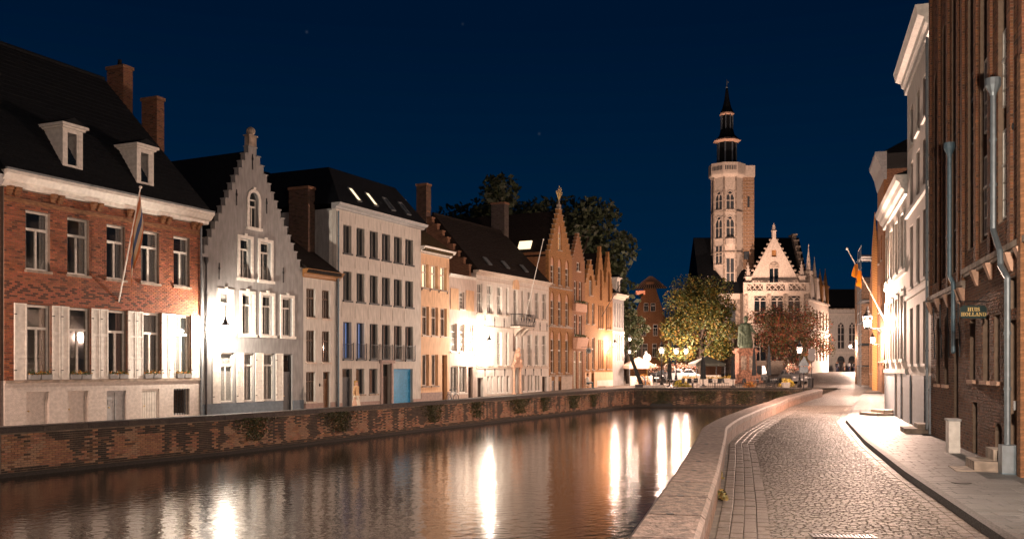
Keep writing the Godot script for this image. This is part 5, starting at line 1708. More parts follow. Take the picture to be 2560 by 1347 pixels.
func house_brown() -> void:
	var h := facade("brown_brick_house", "tall dark brown brick house with deep vertical recesses beside the pavement", "house", 14.65, 33.5, 7.53, 8.5)
	var up := [[0.7, 5.3, 1.75, 12.4, 0.5], [2.5, 5.3, 3.55, 13.4, 0.5], [4.3, 5.3, 5.35, 14.0, 0.5], [7.0, 5.7, 8.1, 13.0, 0.5], [8.75, 5.7, 9.75, 12.4, 0.5], [10.95, 5.86, 11.85, 11.8, 0.4], [14.5, 5.7, 15.6, 11.0]]
	var low := [[1.2, 1.9, 2.0, 4.1, 0.35], [2.9, 1.9, 3.7, 4.1, 0.35], [4.7, 0.2, 5.5, 3.3], [7.3, 2.1, 8.1, 3.75], [9.1, 2.1, 9.95, 3.75], [10.5, 2.1, 11.15, 3.7], [7.7, 0.02, 8.4, 1.5], [10.6, 0.25, 11.4, 1.1, 0.2], [12.1, 0.62, 12.95, 3.5], [12.1, 3.75, 12.95, 4.45], [15.0, 2.0, 16.2, 4.2]]
	part(h, "wall", wall_mesh(rect(0, -0.4, 26, 18), up + low, 0.3), M.mortar_dark)
	var hb := MB.new()
	hb.box(Vector3(0, -0.4, -9), Vector3(0.3, 18, -0.302))
	hb.box(Vector3(25.7, -0.4, -9), Vector3(26, 18, -0.302))
	hb.box(Vector3(0.302, -0.4, -9), Vector3(25.698, 18, -8.7))
	hb.box(Vector3(0.302, 17.8, -8.698), Vector3(25.698, 18, -0.302))
	part(h, "side_wall", hb, M.brick_dark)
	var inn := MB.new()
	inn.box(Vector3(0.31, -0.4, -2.2), Vector3(25.69, 17.7, -2.1))
	part(h, "inner_wall", inn, M.interior)
	var single := func(u: float, v: float) -> bool: return u > 8.0 and u < 13.4 and v > 0.3 and v < 2.6
	var holes := up + low
	lay_bricks(h, 0.0, 14.2, 0.0, 15.6, holes, Color(0.3, 0.108, 0.042), 0.35, -0.003, single, 300, Vector2(0.21, 0.064), 0.016)
	lay_bricks(h, 14.21, 25.9, 0.0, 7.0, holes, Color(0.3, 0.108, 0.042), 0.35, -0.003, null, 0, Vector2(0.42, 0.135), 0.014)
	niche(h, up[0], [[5.4, 7.4], [8.2, 10.2]], M.mortar_dark)
	niche(h, up[1], [[5.4, 7.4], [8.2, 10.2]], M.mortar_dark)
	niche(h, up[2], [[5.4, 7.4], [8.2, 10.4]], M.mortar_dark)
	niche(h, up[3], [[8.6, 10.6]], M.mortar_dark)
	niche(h, up[4], [[5.85, 7.9, 1], [8.5, 10.4, 1]], M.mortar_dark)
	niche(h, up[5], [[5.95, 8.05, 1], [8.6, 10.4, 1]], M.mortar_dark)
	niche(h, up[6], [[5.8, 8.0]], M.mortar_dark)
	for i in [0, 1, 3, 4, 5, 10]: window(h, [low[i][0], low[i][1], low[i][2], low[i][3] - (0.35 if low[i].size() > 4 else 0.0)], {"rec": 0.22, "fw": 0.05, "tr": 0.35, "cols": 2, "rows": 2, "m": M.paint_white if i == 4 else M.paint_dark, "bar": 0.03, "cur": 1, "cm": M.curtain_warm, "sm": M.tympanum})
	door(h, low[2], M.door_dark, {"light": 0.6, "rec": 0.24})
	door(h, low[6], M.door_dark, {"rec": 0.16, "leaves": 3, "panels": [0.02, 0.98]})
	var ce := MB.new()
	ce.box(Vector3(10.6, 0.25, -0.28), Vector3(11.4, 0.9, -0.24))
	part(h, "cellar_hatch", ce, M.door_dark)
	door(h, low[8], M.door_brown, {"rec": 0.16, "leaves": 1, "panels": [0.04, 0.36, 0.4, 0.64, 0.68, 0.95]})
	window(h, low[9], {"rec": 0.16, "fw": 0.05, "tr": 0.0, "cols": 2, "rows": 2, "m": M.door_brown, "sill": false, "cur": 2, "cm": M.curtain})
	# string courses, piers between the recesses, corbels under them
	for q in [[0.0, 6.7, 4.75], [6.72, 14.2, 5.05]]:
		var sc := MB.new()
		sc.box(Vector3(q[0], q[2], 0.016), Vector3(q[1], q[2] + 0.14, 0.14))
		sc.box(Vector3(q[0], q[2] - 0.08, 0.016), Vector3(q[1], q[2] - 0.001, 0.08))
		part(h, "string_course", sc, M.stone)
	for u in [0.08, 1.95, 3.75, 5.6, 6.3, 8.3, 10.1, 12.3, 13.4]:
		var pier := MB.new()
		var low_v := 5.2 if u > 6.5 else 4.9
		pier.box(Vector3(u, low_v, 0.016), Vector3(u + 0.32, 16.0, 0.08))
		var o := part(h, "pier", pier, M.mortar_dark)
		var bk := MB.new()
		var y := low_v + 0.01
		var r := 0
		while y < 15.6:
			bk.col = brick_tone(Color(0.3, 0.108, 0.042), 0.3)
			bk.brick(u + (0.0 if r % 2 else 0.0), u + 0.2, y, y + 0.06, 0.081, 0.09)
			bk.col = brick_tone(Color(0.3, 0.108, 0.042), 0.3)
			bk.brick(u + 0.21, u + 0.32, y, y + 0.06, 0.081, 0.09)
			bk.col = brick_tone(Color(0.3, 0.108, 0.042), 0.3)
			for s in [[u - 0.001, Vector3.LEFT], [u + 0.321, Vector3.RIGHT]]:
				bk.quad(Vector3(s[0], y, 0.02), Vector3(s[0], y, 0.08), Vector3(s[0], y + 0.06, 0.08), Vector3(s[0], y + 0.06, 0.02), s[1])
			y += 0.072
			r += 1
		part(o, "brickwork", bk, M.brick).set_meta("kind", "stuff")
		var cb := MB.new()
		cb.hexa([Vector3(u + 0.05, low_v - 0.62, 0.016), Vector3(u + 0.27, low_v - 0.62, 0.016), Vector3(u + 0.27, low_v - 0.6, 0.06), Vector3(u + 0.05, low_v - 0.6, 0.06), Vector3(u - 0.02, low_v - 0.2, 0.016), Vector3(u + 0.34, low_v - 0.2, 0.016), Vector3(u + 0.34, low_v - 0.2, 0.2), Vector3(u - 0.02, low_v - 0.2, 0.2)])
		part(h, "corbel", cb, M.tympanum)
	# wrought anchors shaped like long hooks
	for u in [0.95, 2.35, 3.85, 5.75]:
		var a := MB.new()
		a.path([Vector3(u, 4.5, 0.05), Vector3(u, 3.75, 0.05), Vector3(u + 0.22, 3.5, 0.05), Vector3(u + 0.22, 2.75, 0.05)], 0.022, 6)
		part(h, "wall_anchor", a, M.iron)
	anchors(h, [[2.1, 8.0], [3.95, 9.0], [6.5, 8.2], [10.3, 8.4], [12.6, 7.6]], 1.1)
	pipe(h, [Vector3(5.1 + 0.75, 8.6, 0.3), Vector3(5.85, 5.1, 0.3), Vector3(5.85, 4.9, 0.2), Vector3(5.85, 2.9, 0.2)], 0.06, M.zinc_blue, true)
	pipe(h, [Vector3(11.95, 8.7, 0.3), Vector3(11.95, 5.6, 0.3), Vector3(12.55, 5.05, 0.28), Vector3(12.65, 4.7, 0.28), Vector3(13.02, 4.4, 0.22), Vector3(13.02, 0.75, 0.22)], 0.065, M.zinc, true)
	var bx := MB.new()
	bx.box(Vector3(12.9, 0.14, 0.05), Vector3(13.3, 0.74, 0.38))
	part(h, "pipe_guard", bx, M.zinc)
	var bxb := MB.new()
	bxb.box(Vector3(12.89, 0.04, 0.05), Vector3(13.31, 0.139, 0.39))
	part(h, "pipe_guard_foot", bxb, M.zinc_blue)
	var ed := MB.new()   # pale stone pilaster at the near end
	ed.box(Vector3(13.62, 0.0, 0.016), Vector3(13.95, 9.0, 0.16))
	part(h, "pilaster", ed, M.brick_far)
	var lt := MB.new()
	lt.box(Vector3(12.98, 1.5, 0.02), Vector3(13.08, 1.7, 0.1))
	part(h, "letter_box", lt, M.paint_grey)

func house_white_row() -> void:
	var h := facade("white_townhouse", "tall white townhouse with a deep floodlit cornice next to the brown brick house", "house", 16.95, 41.1, 14.65, 33.5)
	var ws := []
	for v in [[5.75, 8.3], [9.1, 10.9], [11.6, 13.2], [2.6, 4.9]]:
		for u in [1.0, 3.3, 5.6]: ws.append([u, v[0], u + 1.2, v[1]])
	var dr := [[1.5, 0.1, 2.5, 1.95, 0.4], [6.4, 0.3, 7.5, 2.1]]
	part(h, "wall", wall_mesh(rect(0, -0.4, 7.94, 14.8), ws + dr, 0.3), M.plaster_white)
	hull(h, 7.94, 14.8, 9.0, M.plaster_white)
	for r in ws:
		window(h, r, {"rec": 0.2, "cur": 2, "cm": M.curtain_white, "sm": M.paint_white})
	door(h, [1.5, 0.1, 2.5, 1.55], M.paint_dark, {"rec": 0.2})
	door(h, dr[1], M.paint_dark, {"rec": 0.25})
	cornice(h, -0.4, 8.0, 14.2, [[0.0, 0.0], [0.08, 0.02], [0.1, 0.25], [0.2, 0.32], [0.24, 0.5], [0.44, 0.6], [0.5, 0.85], [0.53, 0.95]], M.paint_white)
	for v in [5.3, 8.8]:
		var sc := MB.new()
		sc.box(Vector3(0, v, 0.002), Vector3(7.94, v + 0.18, 0.12))
		part(h, "string_course", sc, M.paint_white)
	var pl := MB.new()
	for q in [[0.0, 1.49], [2.51, 6.39], [7.51, 7.94]]: pl.box(Vector3(q[0] + 0.002, -0.3, 0.002), Vector3(q[1] - 0.002, 2.15, 0.06))
	part(h, "plinth", pl, M.paint_greyblue)
	pipe(h, [Vector3(7.8, 14.0, 0.12), Vector3(7.8, 0.3, 0.12)], 0.05, M.zinc)
	pitched_roof(h, 0, 7.94, 15.0, 18.0, 4.0, 9.0, M.slate)
	var st := MB.new()
	st.box(Vector3(6.2, 0.11, 0.0), Vector3(7.7, 0.29, 0.85))
	st.box(Vector3(6.4, 0.291, 0.0), Vector3(7.6, 0.45, 0.4))
	part(h, "doorstep", st, M.stone)
	var l := facade("white_townhouse", "lower white townhouse with a broad cornice, carrying the bracket lantern and flagpole", "house", 20.1, 51.6, 16.95, 41.1)
	var w2 := []
	for v in [[6.9, 9.3], [2.85, 5.7]]:
		for u in [0.7, 3.3, 5.9, 8.5]: w2.append([u, v[0], u + 1.3, v[1]])
	var d2 := [[5.8, 0.1, 7.0, 2.1], [8.6, 0.1, 9.6, 1.6]]
	part(l, "wall", wall_mesh(rect(0, -0.4, 10.96, 10.3), w2 + d2, 0.3), M.plaster_white)
	hull(l, 10.96, 10.3, 9.0, M.plaster_white)
	for r in w2:
		window(l, r, {"rec": 0.2, "cur": 2, "cm": M.curtain_white, "sm": M.paint_white})
		surround(l, r, 0.16, 0.06, M.paint_white, 0.0, r[1] < 4.0)
	for r in d2: door(l, r, M.paint_dark if r[0] < 6.0 else M.paint_grey, {"rec": 0.24})
	cornice(l, -0.5, 10.9, 9.9, [[0.0, 0.0], [0.1, 0.02], [0.12, 0.2], [0.24, 0.3], [0.3, 0.5], [0.44, 0.62], [0.5, 0.85]], M.paint_white)
	for v in [6.55, 2.2]:
		var sc := MB.new()
		sc.box(Vector3(0, v, 0.002), Vector3(10.96, v + 0.2, 0.1))
		part(l, "string_course", sc, M.paint_white)
	var p2 := MB.new()
	for q in [[0.0, 5.79], [7.01, 8.59], [9.61, 10.96]]: p2.box(Vector3(q[0] + 0.002, -0.3, 0.002), Vector3(q[1] - 0.002, 2.199, 0.05))
	part(l, "plinth", p2, M.paint_greyblue)
	pitched_roof(l, 0, 10.96, 10.75, 12.4, 4.0, 9.0, M.slate, 0.0, 0.0, 0.4)
	var stp := thing("stone_step", "two flat pale stone steps on the lit pavement", "step", at(17.9, 0.12, 47.0), 0.28)
	var s1 := MB.new()
	s1.box(Vector3(-0.5, 0.0, -0.7), Vector3(0.9, 0.14, 0.7))
	part(stp, "step", s1, M.stone_light)
	var s2 := MB.new()
	s2.box(Vector3(0.0, 0.141, -0.5), Vector3(0.9, 0.28, 0.5))
	part(stp, "step", s2, M.stone_light)

func houses_beyond() -> void:
	var h := facade("coved_house", "tall dark house behind the white townhouses with a coved white cornice", "house", 30.5, 80.0, 28.7, 74.0)
	var ws := [[1.0, 3.0, 2.1, 5.2], [3.6, 3.0, 4.7, 5.2], [1.0, 7.0, 2.1, 9.2], [3.6, 7.0, 4.7, 9.2], [1.0, 11.0, 2.1, 13.0], [3.6, 11.0, 4.7, 13.0]]
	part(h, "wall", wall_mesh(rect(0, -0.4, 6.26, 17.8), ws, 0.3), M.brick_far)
	hull(h, 6.26, 17.8, 9.0, M.brick_dark)
	for r in ws: window(h, r, {"cur": 1})
	cornice(h, 0.0, 6.6, 17.0, [[0.0, 0.0], [0.1, 0.3], [0.25, 1.0], [0.5, 1.6], [0.62, 1.8], [0.65, 2.1]], M.paint_grey)
	pitched_roof(h, 0, 6.3, 19.0, 21.5, 4.0, 9.0, M.slate, 0.0, 2.0)
	var b := facade("brick_gable_house", "brown brick gable house with orange lit pier and scaffolding beside it", "house", 33.0, 88.5, 30.5, 80.0)
	var wb := [[1.2, 2.0, 2.2, 4.5], [3.6, 2.0, 4.6, 4.5], [6.0, 2.0, 7.0, 4.5], [1.2, 6.0, 2.2, 8.0], [3.6, 6.0, 4.6, 8.0], [6.0, 6.0, 7.0, 8.0]]
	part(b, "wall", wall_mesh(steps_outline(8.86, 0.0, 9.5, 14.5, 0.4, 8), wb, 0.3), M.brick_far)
	hull(b, 8.86, 9.4, 9.0, M.brick_dark)
	for r in wb: window(b, r, {"cur": 1})
	gable_roof(b, 8.86, 9.2, 14.3, 9.0, M.tile_dark)
	var pier := MB.new()
	pier.box(Vector3(8.2, 0.0, 0.002), Vector3(8.8, 12.5, 0.4))
	pier.hexa([Vector3(8.2, 12.501, 0.002), Vector3(8.8, 12.501, 0.002), Vector3(8.8, 12.501, 0.4), Vector3(8.2, 12.501, 0.4), Vector3(8.48, 15.5, 0.15), Vector3(8.52, 15.5, 0.15), Vector3(8.52, 15.5, 0.2), Vector3(8.48, 15.5, 0.2)])
	part(b, "pier", pier, M.brick_ochre)
	var t := facade("brick_block", "plain pale brick end wall past the scaffolding", "house", 37.2, 104.0, 35.6, 98.5)
	part(t, "wall", wall_mesh(rect(0, 0.0, 5.73, 11.4), [[2.0, 5.5, 3.2, 7.5]], 0.3), M.brick_pale)
	hull(t, 5.73, 11.4, 7.0, M.brick_pale)
	window(t, [2.0, 5.5, 3.2, 7.5], {})
	var r := MB.new()
	r.box(Vector3(-0.05, 11.401, -7.0), Vector3(5.78, 11.55, 0.05))
	part(t, "roof", r, M.slate)
	var s := thing("scaffolding", "tube scaffolding in front of the brick gable house", "scaffolding", at(33.3, 0.65, 91.5))
	var st := MB.new()
	for x in [0.0, 1.4]:
		for z in [0.0, -2.4, -4.8]:
			st.tube(Vector3(x + z * -0.3, 0, z), Vector3(x + z * -0.3, 13.4, z), 0.04, 0.04, 6)
	part(s, "standards", st, M.zinc)
	for i in 6:
		var lv := MB.new()
		var y := 2.0 + i * 2.1
		for z in [0.0, -2.4, -4.8]: lv.tube(Vector3(z * -0.3 - 0.2, y, z), Vector3(1.6 + z * -0.3, y, z), 0.035, 0.035, 6)
		for x in [0.0, 1.4]:
			lv.tube(Vector3(x, y, 0.2), Vector3(x + 1.44, y, -4.8), 0.035, 0.035, 6)
			lv.tube(Vector3(x, y + 1.0, 0.2), Vector3(x + 1.44, y + 1.0, -4.8), 0.03, 0.03, 6)
		part(s, "ledger", lv, M.zinc)
		var bd := MB.new()
		bd.hexa([Vector3(0, y + 0.04, 0.2), Vector3(1.4, y + 0.04, 0.2), Vector3(1.4, y + 0.09, 0.2), Vector3(0, y + 0.09, 0.2), Vector3(1.44, y + 0.04, -4.8), Vector3(2.84, y + 0.04, -4.8), Vector3(2.84, y + 0.09, -4.8), Vector3(1.44, y + 0.09, -4.8)])
		part(s, "boards", bd, M.door_dark)

# ---------------------------------------------------------------- around the square
func gothic_window(h: Node3D, r: Array, head: float, m: Material, rows := 2, called := "window") -> void:   # stone mullion, transoms and two small pointed lights
	var mb := MB.new()
	var c := (float(r[0]) + float(r[2])) / 2
	var z0 := -0.28
	var z1 := -0.16
	mb.box(Vector3(c - 0.06, r[1], z0), Vector3(c + 0.06, r[3] - head * 0.35, z1))
	for i in range(1, rows + 1):
		var y := lerpf(r[1], r[3] - head, float(i) / rows)
		mb.box(Vector3(r[0], y - 0.05, z0 + 0.004), Vector3(r[2], y + 0.05, z1 - 0.004))
	if head > 0.0:
		for s in [[r[0], c - 0.06], [c + 0.06, r[2]]]:
			var a := arch_points([s[0], 0, s[1], float(r[3]) - head * 0.25, head * 0.6, true], 4)
			for i in a.size() - 1:
				mb.tube(Vector3(a[i].x, a[i].y, z0 + 0.06), Vector3(a[i + 1].x, a[i + 1].y, z0 + 0.06), 0.045, 0.045, 5)
	var o := part(h, called, mb, m)
	var g := MB.new()
	g.prism(opening_outline([r[0], r[1], r[2], r[3], head, true]), z0 + 0.02, z0 + 0.024)
	part(o, "pane", g, M.glass)

func pinnacle(h: Node3D, p: Vector3, w: float, tall: float, m: Material) -> void:
	var mb := MB.new()
	mb.box(p + Vector3(-w / 2, 0, -w / 2), p + Vector3(w / 2, tall * 0.45, w / 2))
	mb.box(p + Vector3(-w * 0.65, tall * 0.45, -w * 0.65), p + Vector3(w * 0.65, tall * 0.5, w * 0.65))
	mb.lathe([[w * 0.55, p.y + tall * 0.5], [0.03, p.y + tall * 0.95], [0.09, p.y + tall * 0.97], [0.0, p.y + tall]], 4, Vector3(p.x, 0, p.z), PI / 4)
	for i in 4:
		for s in [-1, 1]: mb.ball(p + Vector3(s * lerpf(w * 0.5, 0.06, i / 4.0), tall * (0.55 + i * 0.1), 0), Vector3(0.1, 0.09, 0.08), 6, 4)
	part(h, "pinnacle", mb, m)

func square_buildings() -> void:
	lodge()
	gothic_white()
	gable_behind()

func lodge() -> void:
	var h := facade("lodge", "pale stone lodge with a crocketed gable, tall windows and pierced balustrade", "building", 33.35, 138.0, 42.66, 138.0)
	var ws := []
	for u in [1.55, 4.0, 6.45]:
		ws.append([u, 8.9, u + 1.7, 12.9])
		ws.append([u, 3.6, u + 1.7, 7.6])
	part(h, "wall", wall_mesh(rect(0, 0.0, 9.31, 13.4), ws, 0.35), M.stone_light)
	var side := MB.new()
	side.box(Vector3(0, 0, -12), Vector3(0.3, 13.4, -0.36))
	side.box(Vector3(0.302, 0, -12), Vector3(9.0, 13.4, -11.7))
	side.box(Vector3(0.302, 13.2, -11.698), Vector3(9.0, 13.4, -0.36))
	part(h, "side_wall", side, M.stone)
	for i in ws.size(): gothic_window(h, ws[i], 0.7 if i % 2 == 0 else 0.0, M.stone_light, 2)
	for v in [8.2, 3.1, 13.401]:
		var sc := MB.new()
		sc.box(Vector3(-0.1, v, 0.002), Vector3(9.4, v + 0.22, 0.3))
		part(h, "string_course", sc, M.stone_light)
	for u in [0.3, 3.55, 5.98, 8.9]:
		var bt := MB.new()
		bt.box(Vector3(u - 0.25, 0, 0.002), Vector3(u + 0.25, 13.0, 0.25))
		part(h, "buttress", bt, M.stone)
	var bal := MB.new()
	bal.box(Vector3(-0.1, 14.6, -0.05), Vector3(9.4, 14.8, 0.25))
	for u in [-0.1, 2.7, 5.9, 8.9]: bal.box(Vector3(u, 13.63, -0.05), Vector3(u + 0.5, 14.599, 0.25))
	for q in [[0.4, 2.7], [3.2, 5.9], [6.4, 8.9]]:
		for i in 3:
			var a := lerpf(q[0], q[1], i / 3.0)
			var b := lerpf(q[0], q[1], (i + 1) / 3.0)
			bal.tube(Vector3(a, 13.65, 0.1), Vector3(b, 14.6, 0.1), 0.07, 0.07, 5)
			bal.tube(Vector3(a, 14.6, 0.1), Vector3(b, 13.65, 0.1), 0.07, 0.07, 5)
	part(h, "balustrade", bal, M.stone_light)
	var gw := [[3.95, 14.8, 5.25, 17.0], [4.25, 18.6, 4.95, 19.6]]
	var gb := part(h, "gable", wall_mesh(PackedVector2Array([Vector2(0.9, 13.6), Vector2(8.3, 13.6), Vector2(8.3, 15.0), Vector2(4.85, 21.3), Vector2(4.35, 21.3), Vector2(0.9, 15.0)]), gw, 0.35), M.stone_light, Vector3(0, 0, -0.8))
	gothic_window(gb, gw[0], 0.0, M.stone_light, 1)
	var sh := MB.new()
	sh.box(Vector3(4.25, 18.6, -0.3), Vector3(4.95, 19.6, -0.25))
	part(gb, "shutter", sh, M.brick_ochre)
	var hd := MB.new()
	hd.prism(opening_outline([3.9, 17.0, 5.3, 17.9, 0.6, true]), 0.002, 0.1)
	part(gb, "hood", hd, M.stone)
	for i in 10:
		for s in [-1, 1]:
			var ck := MB.new()
			var p := Vector3(4.6, 21.3, -0.17).lerp(Vector3(4.6 + s * 3.7, 15.0, -0.17), (i + 0.5) / 10.0)
			ck.ball(p + Vector3(s * 0.3, 0.12, 0), Vector3(0.26, 0.2, 0.16), 7, 5)
			ck.tube(p, p + Vector3(s * 0.3, 0.1, 0), 0.09, 0.09, 5)
			part(gb, "crocket", ck, M.stone)
	pinnacle(h, Vector3(4.6, 21.3, -0.97), 0.5, 2.2, M.stone_light)
	pinnacle(h, Vector3(0.75, 13.6, -0.6), 0.8, 4.2, M.stone_light)
	pinnacle(h, Vector3(8.5, 13.6, -0.6), 0.8, 4.4, M.stone_light)
	var rf := MB.new()
	rf.prism(PackedVector2Array([Vector2(-6.2, 13.4), Vector2(9.2, 13.4), Vector2(9.2, 22.3), Vector2(-6.2, 22.3)]), -9.0, -8.8)
	var cr := part(h, "roof", MB.new(), M.slate)
	var main := MB.new()   # main roof along the street behind the front gable
	var a := [Vector3(-6.0, 13.4, -1.6), Vector3(10.2, 13.4, -1.6), Vector3(10.2, 22.2, -7.5), Vector3(-5.8, 22.2, -7.5)]
	var b := [Vector3(-6.0, 13.4, -13.4), Vector3(10.2, 13.4, -13.4), Vector3(10.2, 22.3, -7.6), Vector3(-5.8, 22.3, -7.6)]
	main.hexa(a + b)
	cr.mesh = main.done()
	var gr := MB.new()
	gr.prism(PackedVector2Array([Vector2(1.0, 13.7), Vector2(8.2, 13.7), Vector2(4.6, 20.8)]), -7.0, -1.16)
	part(h, "gable_roof", gr, M.slate)
	var fl := MB.new()
	fl.box(Vector3(9.02, 0, -12), Vector3(9.3, 13.4, -0.36))
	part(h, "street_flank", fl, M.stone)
	var st := MB.new()
	for i in 8:
		st.box(Vector3(9.0, 13.401, -7.5 - (8 - i) * 0.75), Vector3(9.6, 15.5 + i * 1.0, -7.5 + (8 - i) * 0.75))
		for s in [-1, 1]: st.box(Vector3(8.9, 15.5 + i * 1.0, -7.5 + s * (8 - i) * 0.75 - 0.3), Vector3(9.7, 15.75 + i * 1.0, -7.5 + s * (8 - i) * 0.75 + 0.3))
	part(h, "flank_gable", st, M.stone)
	lodge_wing()
	# left flank bay, lower and turned back
	var lb := MB.new()
	lb.box(Vector3(-5.6, 0, -9.0), Vector3(-0.002, 12.6, -2.2))
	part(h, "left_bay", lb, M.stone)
	for i in 3:
		var lw := MB.new()
		lw.box(Vector3(-5.0 + i * 1.7, 7.5, -2.199), Vector3(-4.1 + i * 1.7, 11.8, -2.1))
		part(h, "left_bay_window", lw, M.paint_dark)
	var lbb := MB.new()
	lbb.box(Vector3(-5.7, 12.601, -2.5), Vector3(-0.01, 13.7, -2.1))
	part(h, "left_balustrade", lbb, M.stone_light)
	# tower
	var t := thing("tower", "slender pale stone tower with a dark two-stage lantern and pointed spire", "tower", at(32.05, 0, 143.0))
	var oc := MB.new()
	oc.lathe([[2.25, 0.0], [2.25, 30.6]], 8, Vector3.ZERO, PI / 8)
	part(t, "shaft", oc, M.stone_light)
	var sq := MB.new()
	sq.box(Vector3(1.6, 0, -2.5), Vector3(3.85, 30.8, 0.9))
	part(t, "stair_turret", sq, M.brick_pale)
	for q in [[28.5, 26.0, 1.0], [24.8, 21.8, 1.0], [18.6, 14.8, 0.0]]:
		for s in [[0.0, 2.09], [-PI / 4, 2.09]]:
			if q[2] == 0.0 and s[0] != 0.0: continue
			tower_window(t, s[0], s[1], q[1], q[0], q[2])
	for q in [[20.5, 18.0], [13.0, 11.2], [10.6, 8.6]]: tower_window(t, -PI / 4, 2.09, q[1], q[0], 0.0)
	for i in 8:
		var cshaft := MB.new()
		var an := TAU * i / 8 + PI / 8
		cshaft.tube(Vector3(cos(an) * 2.25, 0, sin(an) * 2.25), Vector3(cos(an) * 2.25, 30.6, sin(an) * 2.25), 0.16, 0.14, 6)
		part(t, "corner_shaft", cshaft, M.stone)
	for v in [9.0, 14.0, 19.4, 25.4]:
		var rg := MB.new()
		rg.lathe([[2.26, v], [2.42, v + 0.1], [2.42, v + 0.25], [2.26, v + 0.35]], 8, Vector3.ZERO, PI / 8)
		part(t, "string_course", rg, M.stone)
	for i in 34:
		var cs := MB.new()
		cs.box(Vector3(1.58, 14.0 + i * 0.49, -2.52), Vector3(3.87, 14.06 + i * 0.49, 0.93))
		part(t, "brick_band", cs, M.brick_ochre)
	for q in [[3.0, 26.3, 0.3, 1.6], [2.7, 18.6, 0.8, 1.2], [2.9, 14.6, 0.25, 1.5]]:
		var sl := MB.new()
		sl.box(Vector3(q[0] - q[2] / 2, q[1], 0.9), Vector3(q[0] + q[2] / 2, q[1] + q[3], 0.96))
		part(t, "slit_window", sl, M.paint_dark)
	var balc := MB.new()
	balc.lathe([[0.0, 20.0], [0.5, 20.2], [0.8, 20.7], [0.85, 21.5], [0.0, 21.5]], 10, Vector3(0, 0, 1.95))
	part(t, "oriel", balc, M.stone_light)
	var cn := MB.new()
	cn.lathe([[2.26, 30.6], [2.7, 31.0], [2.75, 31.2], [2.75, 32.7], [2.55, 32.7], [2.55, 31.3], [0.0, 31.3]], 8, Vector3.ZERO, PI / 8)
	cn.box(Vector3(1.7, 30.801, -2.6), Vector3(3.95, 32.5, 1.0))
	part(t, "parapet", cn, M.stone_light)
	for i in 7:
		for s in [0.0, -PI / 4]:
			var hole := MB.new()
			var x := -0.75 + i * 0.25
			hole.box(Vector3(x - 0.07, 31.6, 2.53), Vector3(x + 0.07, 32.2, 2.58))
			var ho := part(t, "parapet_piercing", hole, M.paint_dark)
			ho.rotation.y = s
	var l1 := MB.new()
	l1.lathe([[1.4, 32.0], [1.36, 36.0], [1.7, 36.2]], 8, Vector3.ZERO, PI / 8)
	part(t, "lantern_stage", l1, M.lead if false else M.slate)
	for i in 8:
		var c := MB.new()
		var an := TAU * i / 8 + PI / 8
		c.tube(Vector3(cos(an) * 1.42, 32.0, sin(an) * 1.42), Vector3(cos(an) * 1.38, 36.0, sin(an) * 1.38), 0.11, 0.11, 6)
		part(t, "corner_post", c, M.zinc)
	var r1 := MB.new()
	r1.lathe([[1.45, 36.0], [2.1, 36.25], [1.9, 36.5], [1.5, 36.6]], 8, Vector3.ZERO, PI / 8)
	part(t, "lantern_cornice", r1, M.tympanum)
	var c1 := MB.new()
	c1.lathe([[1.8, 36.5], [1.15, 37.2], [0.95, 38.0]], 8, Vector3.ZERO, PI / 8)
	part(t, "lantern_roof", c1, M.slate)
	var l2 := MB.new()
	l2.lathe([[0.7, 38.0], [0.7, 40.2]], 8, Vector3.ZERO, PI / 8)
	part(t, "upper_lantern", l2, M.slate)
	for i in 8:
		var c := MB.new()
		var an := TAU * i / 8 + PI / 8
		c.tube(Vector3(cos(an) * 0.88, 38.0, sin(an) * 0.88), Vector3(cos(an) * 0.88, 40.2, sin(an) * 0.88), 0.09, 0.09, 6)
		part(t, "upper_post", c, M.zinc)
	var r2 := MB.new()
	r2.lathe([[0.8, 40.1], [1.12, 40.25], [1.08, 40.45], [0.8, 40.5]], 8, Vector3.ZERO, PI / 8)
	part(t, "upper_cornice", r2, M.tympanum)
	var sp := MB.new()
	sp.lathe([[1.06, 40.45], [0.66, 41.3], [0.38, 42.5], [0.2, 43.9], [0.12, 44.2]], 8, Vector3.ZERO, PI / 8)
	part(t, "spire", sp, M.slate)
	var fi := MB.new()
	fi.lathe([[0.12, 44.2], [0.2, 44.35], [0.08, 44.5], [0.06, 45.3], [0.0, 45.6]], 8)
	fi.box(Vector3(-0.04, 45.0, -0.02), Vector3(0.28, 45.2, 0.02))
	part(t, "finial", fi, M.zinc)

